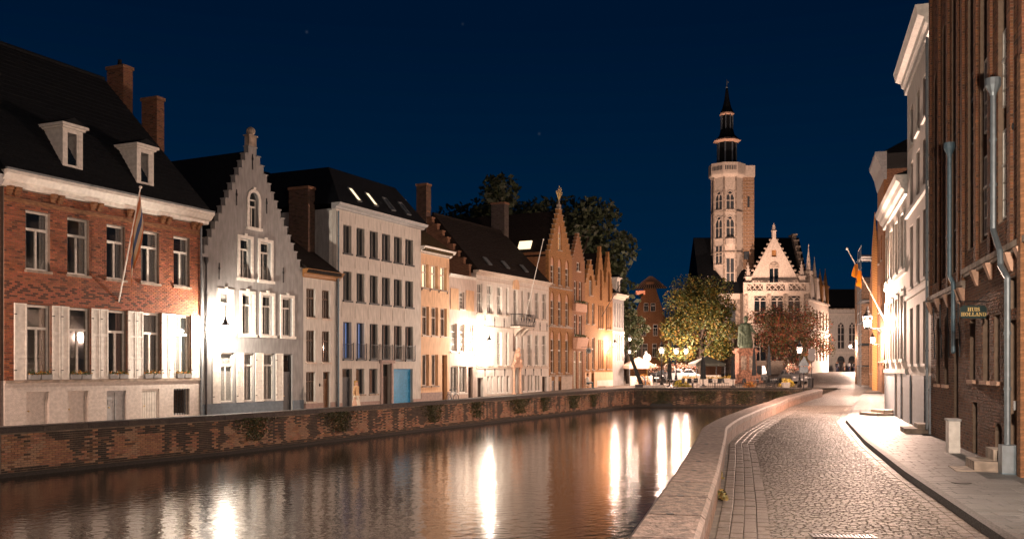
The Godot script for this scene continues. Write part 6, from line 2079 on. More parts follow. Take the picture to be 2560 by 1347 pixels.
func lodge_wing() -> void:
	var h := facade("lodge_wing", "warmly lit side wing of the lodge with pinnacles along the street", "building", 42.7, 138.3, 50.2, 152.0)
	var ws := []
	for i in 6:
		ws.append([0.8 + i * 2.5, 3.6, 2.0 + i * 2.5, 7.2])
		ws.append([0.8 + i * 2.5, 8.4, 2.0 + i * 2.5, 11.4, 0.6, true])
	part(h, "wall", wall_mesh(rect(0, 0, 15.6, 12.6), ws, 0.35), M.stone_light)
	hull(h, 15.6, 12.6, 6.0, M.stone)
	for r in ws: gothic_window(h, r, 0.6 if r.size() > 4 else 0.0, M.stone_light, 2)
	for v in [7.6, 12.3]:
		var sc := MB.new()
		sc.box(Vector3(0, v, 0.002), Vector3(15.6, v + 0.25, 0.25))
		part(h, "string_course", sc, M.stone_light)
	for i in 4: pinnacle(h, Vector3(1.4 + i * 4.2, 12.6, -0.2), 0.9, [8.0, 6.6, 5.2, 5.6][i], M.stone_light if i < 2 else M.brick_ochre)
	for i in 3:
		var g := MB.new()
		g.prism(PackedVector2Array([Vector2(1.9 + i * 4.2, 12.55), Vector2(5.1 + i * 4.2, 12.55), Vector2(3.5 + i * 4.2, 16.0)]), -0.3, 0.0)
		part(h, "dormer_gable", g, M.stone_light)
	var rf := MB.new()
	rf.box(Vector3(0, 12.601, -6), Vector3(15.6, 12.9, -0.4))
	part(h, "roof", rf, M.slate)

func tower_window(t: Node3D, turn: float, w: float, v0: float, v1: float, head: float) -> void:
	var mb := MB.new()
	var z := w
	var hw := 0.55
	mb.box(Vector3(-hw - 0.14, v0 - 0.2, z - 0.05), Vector3(-hw, v1, z + 0.12))
	mb.box(Vector3(hw, v0 - 0.2, z - 0.05), Vector3(hw + 0.14, v1, z + 0.12))
	mb.box(Vector3(-0.05, v0, z - 0.02), Vector3(0.05, v1 - head * 0.4, z + 0.09))
	mb.box(Vector3(-hw, lerpf(v0, v1, 0.45) - 0.05, z - 0.02), Vector3(hw, lerpf(v0, v1, 0.45) + 0.05, z + 0.08))
	mb.box(Vector3(-hw - 0.14, v0 - 0.35, z - 0.05), Vector3(hw + 0.14, v0 - 0.201, z + 0.2))
	if head > 0.0:
		for s in [[-hw, hw, v1 + 0.1, 0.9], [-hw, 0.0, v1 - 0.35, 0.5], [0.0, hw, v1 - 0.35, 0.5]]:
			var a := arch_points([s[0], 0, s[1], s[2], s[3], true], 4)
			for i in a.size() - 1: mb.tube(Vector3(a[i].x, a[i].y, z + 0.04), Vector3(a[i + 1].x, a[i + 1].y, z + 0.04), 0.07, 0.07, 5)
	var o := part(t, "tower_window", mb, M.stone_light)
	o.rotation.y = turn
	var g := MB.new()
	g.prism(opening_outline([-hw, v0, hw, v1, head, true]) if head > 0.0 else rect(-hw, v0, hw, v1), z - 0.04, z + 0.01)
	part(o, "pane", g, M.paint_dark)

func gothic_white() -> void:
	var h := facade("gothic_house", "pale two-storey building with tall traceried gothic windows at the end of the street", "building", 55.5, 178.0, 68.0, 178.0)
	var ws := []
	for i in 4: ws.append([5.0 + i * 2.1, 6.2, 6.2 + i * 2.1, 11.0, 0.9, true])
	var dr := []
	for i in 4: dr.append([4.9 + i * 2.1, 1.6, 6.3 + i * 2.1, 4.8, 0.7])
	part(h, "wall", wall_mesh(rect(0, 0, 12.5, 13.4), ws + dr, 0.4), M.plaster_cream)
	hull(h, 12.5, 13.4, 10.0, M.plaster_beige)
	for r in ws: gothic_window(h, r, 0.9, M.plaster_white, 3)
	for r in dr:
		window(h, [r[0], r[1], r[2], r[3] - 0.7], {"rec": 0.25, "cur": 0, "m": M.paint_dark, "tr": 0.25, "sill": false})
		var f := MB.new()
		f.prism(opening_outline([r[0], r[3] - 0.7, r[2], r[3], 0.7]), -0.3, -0.27)
		part(h, "fanlight", f, M.lit_window_warm if r[0] > 8.0 else M.paint_dark)
	var sc := MB.new()
	sc.box(Vector3(0, 5.3, 0.002), Vector3(12.5, 5.5, 0.15))
	sc.box(Vector3(0, 12.4, 0.002), Vector3(12.5, 12.65, 0.3))
	part(h, "string_course", sc, M.plaster_white)
	var pr := MB.new()
	pr.box(Vector3(0, 13.401, -0.5), Vector3(12.5, 13.6, 0.1))
	part(h, "parapet", pr, M.stone)
	pitched_roof(h, 0.0, 12.5, 13.4, 17.5, 5.0, 10.0, M.slate, 0.0, 0.0, -0.5)

func gable_behind() -> void:
	var h := facade("shadowed_gable_house", "dim brown gabled house with white casement windows behind the big tree", "house", 15.4, 126.0, 20.6, 125.0)
	var ws := [[1.9, 9.9, 2.5, 11.0], [2.8, 9.9, 3.4, 11.0], [1.6, 6.7, 2.2, 8.2], [3.1, 6.7, 3.7, 8.2], [0.9, 3.9, 1.6, 5.7], [1.7, 3.9, 2.4, 5.7], [3.0, 3.9, 3.6, 5.7]]
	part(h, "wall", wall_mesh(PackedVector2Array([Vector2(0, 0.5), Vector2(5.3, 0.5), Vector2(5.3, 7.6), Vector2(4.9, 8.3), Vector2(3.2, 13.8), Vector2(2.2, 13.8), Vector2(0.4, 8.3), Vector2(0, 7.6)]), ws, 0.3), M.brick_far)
	hull(h, 5.3, 7.4, 9.0, M.brick_dark)
	for r in ws: window(h, r, {"rec": 0.1, "fw": 0.05, "tr": 0.3, "cols": 2, "cur": 0, "sill": false})
	gable_roof(h, 5.3, 7.4, 13.4, 9.0, M.tile_dark)
	for q in [[-6.5, "dark tiled house roof left of the dim gabled house", 14.3, 4.0], [6.5, "black roofed house showing between the dim gable and the tree", 13.6, 9.0]]:
		var b := facade("dark_roof_house", q[1], "house", 16.5 + q[0], 134.0, 22.5 + q[0], 133.0)
		part(b, "wall", wall_mesh(rect(0, 0.5, 6.1, 9.5), [[1.0, 5.0, 2.0, 6.8], [3.6, 5.0, 4.6, 6.8]], 0.3), M.brick_dark)
		hull(b, 6.1, 9.5, 8.0, M.brick_dark)
		for r in [[1.0, 5.0, 2.0, 6.8], [3.6, 5.0, 4.6, 6.8]]: window(b, r, {})
		pitched_roof(b, -0.2, 6.3, 9.5, q[2], 3.5, 8.0, M.tile_dark, 1.2, 1.2)
	var mb := MB.new()   # half-hipped hood over the top of the gable
	mb.hexa([Vector3(0.7, 12.9, 0.7), Vector3(4.9, 12.9, 0.7), Vector3(4.9, 12.8, 0.7), Vector3(0.7, 12.8, 0.7), Vector3(2.5, 14.6, -1.5), Vector3(3.0, 14.6, -1.5), Vector3(3.0, 14.5, -1.5), Vector3(2.5, 14.5, -1.5)])
	var hood := part(h, "gable_hood", mb, M.tile_moss)
	for i in 15:
		var rb := MB.new()
		var k := i / 14.0
		rb.tube(Vector3(lerpf(0.72, 4.88, k), 12.93, 0.72), Vector3(lerpf(2.5, 3.0, k), 14.64, -1.5), 0.05, 0.03, 5)
		part(hood, "roof_rib", rb, M.tympanum)
	var lb := MB.new()
	lb.box(Vector3(0.9, 12.1, 0.3), Vector3(2.1, 12.6, 0.55))
	part(h, "lamp_box", lb, M.lit_sign)

# ---------------------------------------------------------------- trees
func tree(called: String, label: String, pos: Vector3, tall: float, wide: float, low: float, count: int, size: float, tones: Array, sd: int, group := "") -> void:
	var t := thing(called, label, "tree", pos, 0.0, group)
	var r := RandomNumberGenerator.new()
	r.seed = sd
	var wood := MB.new()
	var top := Vector3(r.randf_range(-0.3, 0.3), tall * 0.62, r.randf_range(-0.3, 0.3))
	wood.tube(Vector3(0, -0.3, 0), Vector3(0, low, 0) + top * 0.1, tall * 0.026, tall * 0.02, 9)
	wood.tube(Vector3(0, low, 0) + top * 0.1, top, tall * 0.02, tall * 0.008, 8)
	var blobs := []
	var limbs := 13
	for i in limbs:
		var a := TAU * i * 0.381966 + r.randf_range(-0.3, 0.3)
		var k := float(i) / limbs
		var y := lerpf(low + tall * 0.08, tall * 0.86, k)
		var prof := sin(clampf((y - low) / (tall - low), 0.05, 1.0) * PI * 0.86 + 0.3)
		var reach := wide * 0.5 * clampf(prof, 0.2, 1.0) * r.randf_range(0.55, 0.78)
		var tip := Vector3(cos(a) * reach, y + tall * 0.05, sin(a) * reach)
		var root := Vector3(0, lerpf(low * 0.8, tall * 0.6, k), 0)
		wood.tube(root, tip, tall * 0.011, tall * 0.003, 6)
		blobs.append([tip, wide * r.randf_range(0.15, 0.22)])
		for j in 2:
			var off := Vector3(r.randfn(), r.randfn() * 0.7, r.randfn()) * wide * 0.12
			blobs.append([tip * r.randf_range(0.7, 1.05) + off, wide * r.randf_range(0.1, 0.17)])
			wood.tube(tip.lerp(root, 0.3), tip + off, tall * 0.004, tall * 0.002, 5)
	blobs.append([Vector3(0, tall * 0.85, 0), wide * 0.2])
	blobs.append([Vector3(0, tall * 0.6, 0), wide * 0.22])
	part(t, "trunk", wood, M.bark)
	var save := rng
	rng = r
	var lf := MB.new()
	for i in count:
		var b: Array = blobs[r.randi() % blobs.size()]
		var d := Vector3(r.randfn(), r.randfn(), r.randfn()).normalized()
		var p: Vector3 = b[0] + d * float(b[1]) * Vector3(1, 0.8, 1) * pow(r.randf(), 0.4)
		if p.y < low * 0.85: continue
		var c: Color = tones[r.randi() % tones.size()]
		lf.col = c * r.randf_range(0.7, 1.25)
		leaf(lf, p, size)
	rng = save
	part(t, "crown", lf, M.leaf)

func trees() -> void:
	var autumn := [Color(0.2, 0.15, 0.025), Color(0.14, 0.13, 0.025), Color(0.08, 0.1, 0.025), Color(0.18, 0.1, 0.02), Color(0.05, 0.075, 0.022), Color(0.06, 0.08, 0.022)]
	tree("plane_tree", "large golden autumn tree standing left of the bronze statue", at(22.0, ground_at(112), 112.0), 12.8, 9.8, 2.3, 22000, 0.15, autumn, 21)
	var red := [Color(0.2, 0.05, 0.03), Color(0.13, 0.04, 0.025), Color(0.07, 0.065, 0.022), Color(0.05, 0.06, 0.02), Color(0.04, 0.05, 0.018), Color(0.14, 0.08, 0.02), Color(0.2, 0.05, 0.02)]
	tree("maple_tree", "round reddish brown tree right of the bronze statue", at(30.9, ground_at(106), 106.0), 8.9, 8.8, 2.4, 14000, 0.12, red, 35)
	var green := [Color(0.045, 0.065, 0.025), Color(0.05, 0.07, 0.028), Color(0.04, 0.055, 0.022), Color(0.1, 0.095, 0.045)]
	tree("lime_tree", "dark green tree at the corner of the grey house", at(12.7, ground_at(103), 105.0), 9.0, 3.8, 3.4, 7000, 0.14, green, 47)
	var dark := [Color(0.04, 0.052, 0.024), Color(0.045, 0.06, 0.028), Color(0.04, 0.048, 0.022)]
	var g := [["broad dark tree behind the tiled roof of the long white house", -4.0, 118.0, 23.4, 18.0], ["dark tree behind the tall ochre gable", 1.6, 116.0, 23.0, 17.0], ["tallest dark tree behind the double gable", 7.4, 116.0, 23.8, 17.0], ["dark tree rising over the grey corner house", 10.8, 126.0, 17.0, 7.0]]
	for i in g.size():
		tree("park_tree", g[i][0], at(g[i][1], 0.5, g[i][2]), g[i][3], g[i][4], 4.0, 20000, 0.38, dark, 60 + i, "dark trees behind the gabled houses")

func bush(called: String, label: String, pos: Vector3, r: Vector3, n: int, size: float, tones: Array, group := "") -> Node3D:
	var t := thing(called, label, "plant", pos, 0.0, group)
	var st := MB.new()
	for i in 9: st.tube(Vector3(rng.randf_range(-0.3, 0.3) * r.x, 0, rng.randf_range(-0.3, 0.3) * r.z), Vector3(rng.randf_range(-0.7, 0.7) * r.x, r.y * 1.4, rng.randf_range(-0.7, 0.7) * r.z), 0.014, 0.006, 5)
	part(t, "stems", st, M.bark)
	var lf := MB.new()
	for i in n:
		var d := Vector3(rng.randfn(), absf(rng.randfn()), rng.randfn()).normalized() * pow(rng.randf(), 0.4)
		lf.col = tones[rng.randi() % tones.size()] * rng.randf_range(0.7, 1.25)
		leaf(lf, d * r * Vector3(1, 1.7, 1) + Vector3(0, 0.02, 0), size)
	part(t, "leaves", lf, M.leaf)
	return t

# ---------------------------------------------------------------- lamps
func omni(parent: Node3D, pos: Vector3, energy: float, c: Color, size := 0.12) -> void:
	var l := OmniLight3D.new()
	l.name = "lamp_light"
	l.position = pos
	l.light_energy = energy
	l.light_color = c
	l.light_size = size
	l.omni_range = 120.0
	l.omni_attenuation = 2.0
	l.shadow_enabled = true
	parent.add_child(l, true)

func lantern_head(t: Node3D, o: Vector3, s: float, energy: float, c: Color) -> void:   # six-sided lantern: roof, frame bars, glowing globe
	var roof := MB.new()
	roof.lathe([[0.0, 0.47 * s], [0.23 * s, 0.47 * s], [0.2 * s, 0.53 * s], [0.1 * s, 0.66 * s], [0.09 * s, 0.74 * s], [0.04 * s, 0.8 * s], [0.05 * s, 0.86 * s], [0.0, 0.94 * s]], 6, o)
	part(t, "lantern_roof", roof, M.iron)
	var fr := MB.new()
	for i in 6:
		var a := TAU * i / 6
		fr.tube(o + Vector3(cos(a) * 0.15, 0, sin(a) * 0.15) * s, o + Vector3(cos(a) * 0.21 * s, 0.47 * s, sin(a) * 0.21 * s), 0.012, 0.012, 5)
	fr.lathe([[0.0, -0.08 * s], [0.08 * s, -0.06 * s], [0.16 * s, -0.02 * s], [0.16 * s, 0.0]], 6, o)
	part(t, "lantern_frame", fr, M.iron)
	var g := MB.new()
	g.ball(o + Vector3(0, 0.2 * s, 0), Vector3(0.14, 0.155, 0.14) * s, 12, 8)
	part(t, "lamp_globe", g, M.lamp_globe)
	omni(t, o + Vector3(0, 0.2 * s, 0), energy, c, 0.12 * s)

func wall_lantern(label: String, wall: Vector3, out: Vector3, reach: float, s: float, energy: float, c: Color) -> void:   # hung on a scrolled bracket
	var t := thing("wall_lantern", label, "lantern", wall)
	t.basis = Basis(out.cross(Vector3.UP) * -1.0, Vector3.UP, out)
	var b := MB.new()
	b.box(Vector3(-0.05, -0.7, 0.0), Vector3(0.05, 0.2, 0.03))
	b.path([Vector3(0, 0.0, 0.02), Vector3(0, 0.02, reach)], 0.022, 6)
	var scroll := []
	for i in 13:
		var k := i / 12.0
		scroll.append(Vector3(0, -0.6 + 0.58 * sin(k * PI / 2), 0.02 + (reach * 0.75) * (1.0 - cos(k * PI / 2))))
	b.path(scroll, 0.018, 6)
	for q in [[0.32, -0.2, 0.13], [0.2, -0.38, 0.08]]:
		var curl := []
		for i in 18: curl.append(Vector3(0, q[1] + sin(i * 0.45) * q[2] * (1.0 - i / 26.0), reach * q[0] + cos(i * 0.45) * q[2] * (1.0 - i / 26.0)))
		b.path(curl, 0.012, 5)
	part(t, "bracket", b, M.iron)
	lantern_head(t, Vector3(0, 0.06, reach), s, energy, c)

func lamp_post(label: String, pos: Vector3, tall: float, energy: float, c: Color, baskets: bool, group := "") -> void:
	var t := thing("lamp_post", label, "street lamp", pos, 0.0, group)
	var p := MB.new()
	p.lathe([[0.24, 0.0], [0.24, 0.15], [0.17, 0.22], [0.17, 0.6], [0.11, 0.75], [0.13, 0.82], [0.075, 0.95], [0.055, tall * 0.6], [0.075, tall * 0.62], [0.05, tall * 0.66], [0.04, tall - 0.1], [0.07, tall - 0.05], [0.05, tall]], 12)
	part(t, "post", p, M.iron)
	lantern_head(t, Vector3(0, tall + 0.05, 0), 1.35, energy, c)
	if baskets:
		var hb := MB.new()
		hb.tube(Vector3(-0.75, tall * 0.66, 0), Vector3(0.75, tall * 0.66, 0), 0.025, 0.025, 6)
		part(t, "basket_arm", hb, M.iron)
		for s in [-1, 1]:
			var bk := MB.new()
			bk.lathe([[0.0, tall * 0.47], [0.22, tall * 0.49], [0.33, tall * 0.55]], 12, Vector3(s * 0.72, 0, 0))
			var b := part(t, "hanging_basket", bk, M.iron)
			var f := MB.new()
			for i in 420:
				var d := Vector3(rng.randfn(), rng.randfn() * 0.75, rng.randfn()).normalized() * pow(rng.randf(), 0.4)
				f.col = [Color(0.7, 0.5, 0.45), Color(0.5, 0.12, 0.05), Color(0.08, 0.1, 0.04), Color(0.7, 0.62, 0.55)][rng.randi() % 4]
				leaf(f, Vector3(s * 0.72, tall * 0.56, 0) + d * Vector3(0.62, 0.5, 0.5), 0.07)
			part(b, "flowers", f, M.leaf).set_meta("kind", "stuff")

func lamps() -> void:
	var nl := Vector3(0.909, 0, 0.417)   # out of the left row's fronts
	var nr := Vector3(-0.958, 0, -0.287)  # out of the near bank's fronts
	wall_lantern("wall lantern blazing between the brick house and the grey stepped gable", at(-14.8, 4.0, 46.35), nl, 1.2, 0.9, 85.0, LAMP_WHITE)
	wall_lantern("wall lantern blazing on the low pale house beside the long white house", at(-2.75, 4.0, 70.5), nl, 1.2, 0.9, 75.0, LAMP_WHITE)
	wall_lantern("wall lantern glaring on the double gable brick house", at(9.3, 4.5, 93.8), nl, 0.8, 0.9, 55.0, LAMP_WARM)
	wall_lantern("wall lantern on the corner of the grey house by the square", at(11.5, 5.2, 98.3), nl, 0.6, 0.8, 12.0, LAMP_WARM)
	wall_lantern("wall lantern below the other one on the grey corner house", at(11.45, 3.9, 98.1), nl, 0.6, 0.8, 12.0, LAMP_WARM)
	wall_lantern("large lantern on a scrolled bracket fixed to the lower white townhouse", at(20.0, 4.55, 51.2), nr, 0.95, 1.25, 540.0, LAMP_WARM)
	wall_lantern("lantern on the tall coved house past the white townhouses", at(29.0, 4.3, 74.8), nr, 0.8, 1.0, 240.0, LAMP_WARM)
	wall_lantern("upper lantern on the pale brick end wall", at(36.6, 4.5, 101.6), nr, 0.7, 0.9, 60.0, LAMP_WARM)
	lamp_post("lamp post by the pedestrians at the end of the street", at(53.9, ground_at(150), 150.0), 2.9, 520.0, LAMP_WARM, false, "lamp posts on the square")
	wall_lantern("lantern on the brown brick house beyond its brown wooden door", at(8.2, 5.2, 10.9), nr, 1.8, 1.25, 200.0, LAMP_WHITE)
	wall_lantern("unseen lantern added behind the viewer to light the far quay fronts", at(2.75, 5.2, -8.5), nr, 0.95, 1.25, 480.0, LAMP_WARM)  # added out of view behind the camera, brightens the far row
	wall_lantern("unseen lantern added on the dark house end to light the brick house", at(-21.2, 4.2, 32.0), nl, 0.8, 0.9, 60.0, LAMP_WARM)  # added left of the view to brighten the brick house front
	for q in [["lamp post with flower baskets nearest the yellow bush", 14.6, 93.5, 95.0, true], ["lamp post with flower baskets beside the parked cars", 17.8, 104.0, 95.0, true], ["lamp post with flower baskets by the golden tree", 19.6, 108.0, 95.0, true], ["lamp post with one flower basket by the reddish tree", 27.3, 91.0, 90.0, true], ["plain lamp post in front of the dim gabled house", 14.7, 114.0, 30.0, false]]:
		lamp_post(q[0], at(q[1], ground_at(q[2]), q[2]), 3.15 if q[4] else 3.4, q[3], LAMP_WARM, q[4], "lamp posts on the square")
	floodlight("floodlight on the paving left of the lodge aimed at the tower", at(27.0, ground_at(122), 122.0), at(32.0, 22.0, 141.0), 800.0, 32.0)
	floodlight("floodlight on the paving before the lodge aimed at its gable", at(38.0, ground_at(125), 125.0), at(37.6, 13.0, 138.0), 170.0, 42.0)
	floodlight("floodlight on the paving before the lodge aimed at the tower top", at(34.0, ground_at(120), 120.0), at(32.5, 27.0, 141.0), 760.0, 26.0)

func floodlight(label: String, pos: Vector3, aim: Vector3, energy: float, angle: float) -> void:
	var t := thing("floodlight", label, "floodlight", pos, 0.0, "floodlights trained on the lodge and its tower")
	var d := (aim - pos).normalized()
	var side := d.cross(Vector3.UP).normalized()
	var up := side.cross(d)
	var b := MB.new()
	var c := []
	for k in [-0.28, 0.0]:
		for q in [[-0.2, -0.15], [0.2, -0.15], [0.2, 0.15], [-0.2, 0.15]]: c.append(d * k + side * q[0] + up * q[1] + Vector3(0, 0.35, 0))
	b.hexa(c)
	b.tube(Vector3(0, 0, 0), Vector3(0, 0.25, 0) - d * 0.14, 0.03, 0.03, 6)
	part(t, "housing", b, M.iron)
	var g := MB.new()
	g.quad(c[4] * 0.98 + d * 0.01, c[5] * 0.98 + d * 0.01, c[6] * 0.98 + d * 0.01, c[7] * 0.98 + d * 0.01, d)
	part(t, "lamp_glass", g, M.lamp_globe)
	var l := SpotLight3D.new()
	l.name = "floodlight_beam"
	l.position = Vector3(0, 0.35, 0) + d * 0.1
	l.basis = Basis.looking_at(d, Vector3.UP)
	l.light_energy = energy
	l.light_color = LAMP_WARM
	l.spot_angle = angle
	l.spot_angle_attenuation = 0.6
	l.spot_range = 150.0
	l.spot_attenuation = 2.0
	l.light_size = 0.15
	l.shadow_enabled = true
	t.add_child(l)

# ---------------------------------------------------------------- things on the square
func parasol(label: String, pos: Vector3, tall: float) -> void:   # closed
	var t := thing("closed_parasol", label, "parasol", pos, 0.0, "closed parasols on the terrace")
	var p := MB.new()
	p.tube(Vector3.ZERO, Vector3(0, tall, 0), 0.03, 0.03, 8)
	part(t, "pole", p, M.iron)
	var c := MB.new()
	for i in 8:   # folded cloth: pleats round the pole
		var a := TAU * i / 8
		var b := TAU * (i + 1) / 8
		var m := (a + b) / 2
		for k in [[0.06, tall * 0.98, 0.17, tall * 0.75], [0.17, tall * 0.75, 0.2, tall * 0.42], [0.2, tall * 0.42, 0.26, tall * 0.25]]:
			var q := func(an: float, r: float, y: float) -> Vector3: return Vector3(cos(an) * r, y, sin(an) * r)
			c.face(q.call(a, k[0], k[1]), q.call(m, k[0] * 0.6, k[1]), q.call(m, k[2] * 0.6, k[3]), q.call(a, k[2], k[3]), Vector3(0, tall * 0.5, 0))
			c.face(q.call(m, k[0] * 0.6, k[1]), q.call(b, k[0], k[1]), q.call(b, k[2], k[3]), q.call(m, k[2] * 0.6, k[3]), Vector3(0, tall * 0.5, 0))
	part(t, "folded_canopy", c, M.canvas_dark)
	var f := MB.new()
	f.lathe([[0.32, 0.0], [0.32, 0.08], [0.1, 0.12], [0.06, 0.25], [0.0, 0.25]], 12)
	part(t, "foot", f, M.iron)

func planter(label: String, pos: Vector3, w: float) -> void:
	var t := thing("planter", label, "planter", pos, 0.0, "planters with yellow flowers")
	var b := MB.new()
	b.hexa([Vector3(-w / 2 + 0.06, 0, 0.25), Vector3(w / 2 - 0.06, 0, 0.25), Vector3(w / 2 - 0.06, 0, -0.25), Vector3(-w / 2 + 0.06, 0, -0.25), Vector3(-w / 2, 0.72, 0.3), Vector3(w / 2, 0.72, 0.3), Vector3(w / 2, 0.72, -0.3), Vector3(-w / 2, 0.72, -0.3)])
	part(t, "tub", b, M.concrete)
	var f := MB.new()
	for i in int(140 * w):
		f.col = [Color(0.55, 0.36, 0.02), Color(0.45, 0.25, 0.02), Color(0.1, 0.12, 0.03)][rng.randi() % 3]
		leaf(f, Vector3(rng.randf_range(-w / 2, w / 2), 0.72 + absf(rng.randfn()) * 0.12, rng.randf_range(-0.25, 0.25)), 0.06)
	part(t, "flowers", f, M.leaf).set_meta("kind", "stuff")

func car(called: String, label: String, pos: Vector3, turn: float, m: Material, van := false) -> void:
	var t := thing(called, label, "van" if van else "car", pos, turn)
	var L := 2.1
	var W := 0.86
	var side := PackedVector2Array([Vector2(-L, 0.32), Vector2(L, 0.32), Vector2(L + 0.03, 0.62), Vector2(L - 0.1, 0.86), Vector2(1.15, 0.98), Vector2(-1.75, 1.0), Vector2(-L + 0.02, 0.9), Vector2(-L - 0.02, 0.6)])
	var b := MB.new()
	b.prism(side, -W, W)
	part(t, "body", b, m)
	var hgt := 1.85 if van else 1.48
	var c := MB.new()
	var lo := [Vector3(-1.7, 0.985, W - 0.02), Vector3(1.15, 0.985, W - 0.02), Vector3(1.15, 0.985, -W + 0.02), Vector3(-1.7, 0.985, -W + 0.02)]
	var hi := [Vector3(-1.45, hgt, W - 0.18), Vector3(0.35, hgt, W - 0.18), Vector3(0.35, hgt, -W + 0.18), Vector3(-1.45, hgt, -W + 0.18)]
	c.hexa(lo + hi)
	part(t, "cabin", c, m)
	for s in [-1.0, 1.0]:
		for q in [[-1.45, -0.55, 0.05], [-0.45, 0.65, 0.16]]:
			var g := MB.new()
			var f := func(x: float, y: float) -> Vector3:
				var k := (y - 0.985) / (hgt - 0.985)
				return Vector3(x, y, s * (lerpf(W - 0.02, W - 0.18, k) + 0.006))
			g.quad(f.call(q[0], 1.04), f.call(q[1], 1.04), f.call(q[1] - q[2] * 1.6, hgt - 0.1), f.call(q[0] + 0.1, hgt - 0.1), Vector3(0, 0.2, s).normalized())
			part(t, "window", g, M.paint_dark)
	for e in [[1.15, 0.35, 1], [-1.7, -1.45, -1]]:
		var g := MB.new()
		var f := func(y: float, z: float) -> Vector3:
			var k := (y - 0.985) / (hgt - 0.985)
			return Vector3(lerpf(e[0], e[1], k) + e[2] * 0.008, y, z * lerpf(W - 0.1, W - 0.24, k))
		g.quad(f.call(1.03, -1), f.call(1.03, 1), f.call(hgt - 0.08, 1), f.call(hgt - 0.08, -1), Vector3(e[2], 0.6, 0).normalized())
		part(t, "windscreen", g, M.paint_dark)
	for x in [-1.32, 1.32]:
		for z in [-W + 0.06, W - 0.06]:
			var w := MB.new()
			w.tube(Vector3(x, 0.32, z - 0.1), Vector3(x, 0.32, z + 0.1), 0.32, 0.32, 16)
			var wo := part(t, "wheel", w, M.rubber)
			var r := MB.new()
			r.tube(Vector3(x, 0.32, z - 0.105), Vector3(x, 0.32, z + 0.105), 0.19, 0.19, 12)
			part(wo, "rim", r, M.zinc)
	for s in [-0.62, 0.62]:
		var hl := MB.new()
		hl.ball(Vector3(L - 0.02, 0.7, s), Vector3(0.07, 0.08, 0.16), 8, 5)
		part(t, "headlight", hl, M.sign_white)
		var tl := MB.new()
		tl.ball(Vector3(-L + 0.01, 0.78, s * 1.1), Vector3(0.05, 0.1, 0.1), 8, 5)
		part(t, "tail_light", tl, M.tympanum)
	var np := MB.new()
	np.box(Vector3(L + 0.02, 0.42, -0.26), Vector3(L + 0.045, 0.54, 0.26))
	np.box(Vector3(-L - 0.04, 0.55, -0.26), Vector3(-L - 0.015, 0.67, 0.26))
	part(t, "number_plate", np, M.sign_white)

func table_set(label: String, pos: Vector3, turn: float) -> void:
	var t := thing("cafe_table", label, "table", pos, turn, "cafe tables on the terrace")
	var a := MB.new()
	a.lathe([[0.38, 0.72], [0.4, 0.73], [0.4, 0.75], [0.0, 0.75]], 14)
	part(t, "table_top", a, M.paint_grey)
	var b := MB.new()
	b.lathe([[0.22, 0.0], [0.22, 0.03], [0.03, 0.06], [0.03, 0.72]], 10)
	part(t, "pedestal", b, M.iron)
	for s in [[0.75, 0.0], [-0.75, PI]]:
		var c := thing("cafe_chair", "dark wicker cafe chair drawn up to a terrace table", "chair", pos + Vector3(cos(turn) * s[0], 0, -sin(turn) * s[0]), turn + s[1], "cafe chairs on the terrace")
		var st := MB.new()
		st.box(Vector3(-0.22, 0.42, -0.22), Vector3(0.22, 0.46, 0.22))
		part(c, "seat", st, M.canvas_dark)
		var bk := MB.new()
		bk.hexa([Vector3(0.2, 0.47, -0.22), Vector3(0.2, 0.47, 0.22), Vector3(0.24, 0.47, 0.22), Vector3(0.24, 0.47, -0.22), Vector3(0.28, 0.88, -0.2), Vector3(0.28, 0.88, 0.2), Vector3(0.32, 0.88, 0.2), Vector3(0.32, 0.88, -0.2)])
		part(c, "backrest", bk, M.canvas_dark)
		for x in [-0.2, 0.2]:
			for z in [-0.2, 0.2]:
				var l := MB.new()
				l.tube(Vector3(x * 1.1, 0, z * 1.1), Vector3(x, 0.42, z), 0.016, 0.016, 6)
				part(c, "leg", l, M.iron)

func tent(called: String, label: String, pos: Vector3, turn: float, w: float, d: float, eave: float, ridge: float, m: Material) -> void:
	var t := thing(called, label, "market tent", pos, turn)
	var r := MB.new()
	var apex := Vector3(0, ridge, 0)
	var c := [Vector3(-w / 2, eave, d / 2), Vector3(w / 2, eave, d / 2), Vector3(w / 2, eave, -d / 2), Vector3(-w / 2, eave, -d / 2)]
	for i in 4:
		var a: Vector3 = c[i]
		var b: Vector3 = c[(i + 1) % 4]
		r.tri(a, b, apex, _out(a, b, apex, Vector3(0, eave, 0)))
		r.quad(a, b, b - Vector3(0, 0.3, 0), a - Vector3(0, 0.3, 0), ((a + b) / 2 * Vector3(1, 0, 1)).normalized())
	part(t, "canopy", r, m)
	for q in c:
		var l := MB.new()
		l.tube(Vector3(q.x * 0.97, 0, q.z * 0.97), Vector3(q.x * 0.97, eave, q.z * 0.97), 0.035, 0.035, 8)
		part(t, "leg", l, M.zinc)
	var ct := MB.new()
	ct.box(Vector3(-w * 0.4, 0, d * 0.2), Vector3(w * 0.4, 0.95, d * 0.32))
	part(t, "counter", ct, M.paint_white)

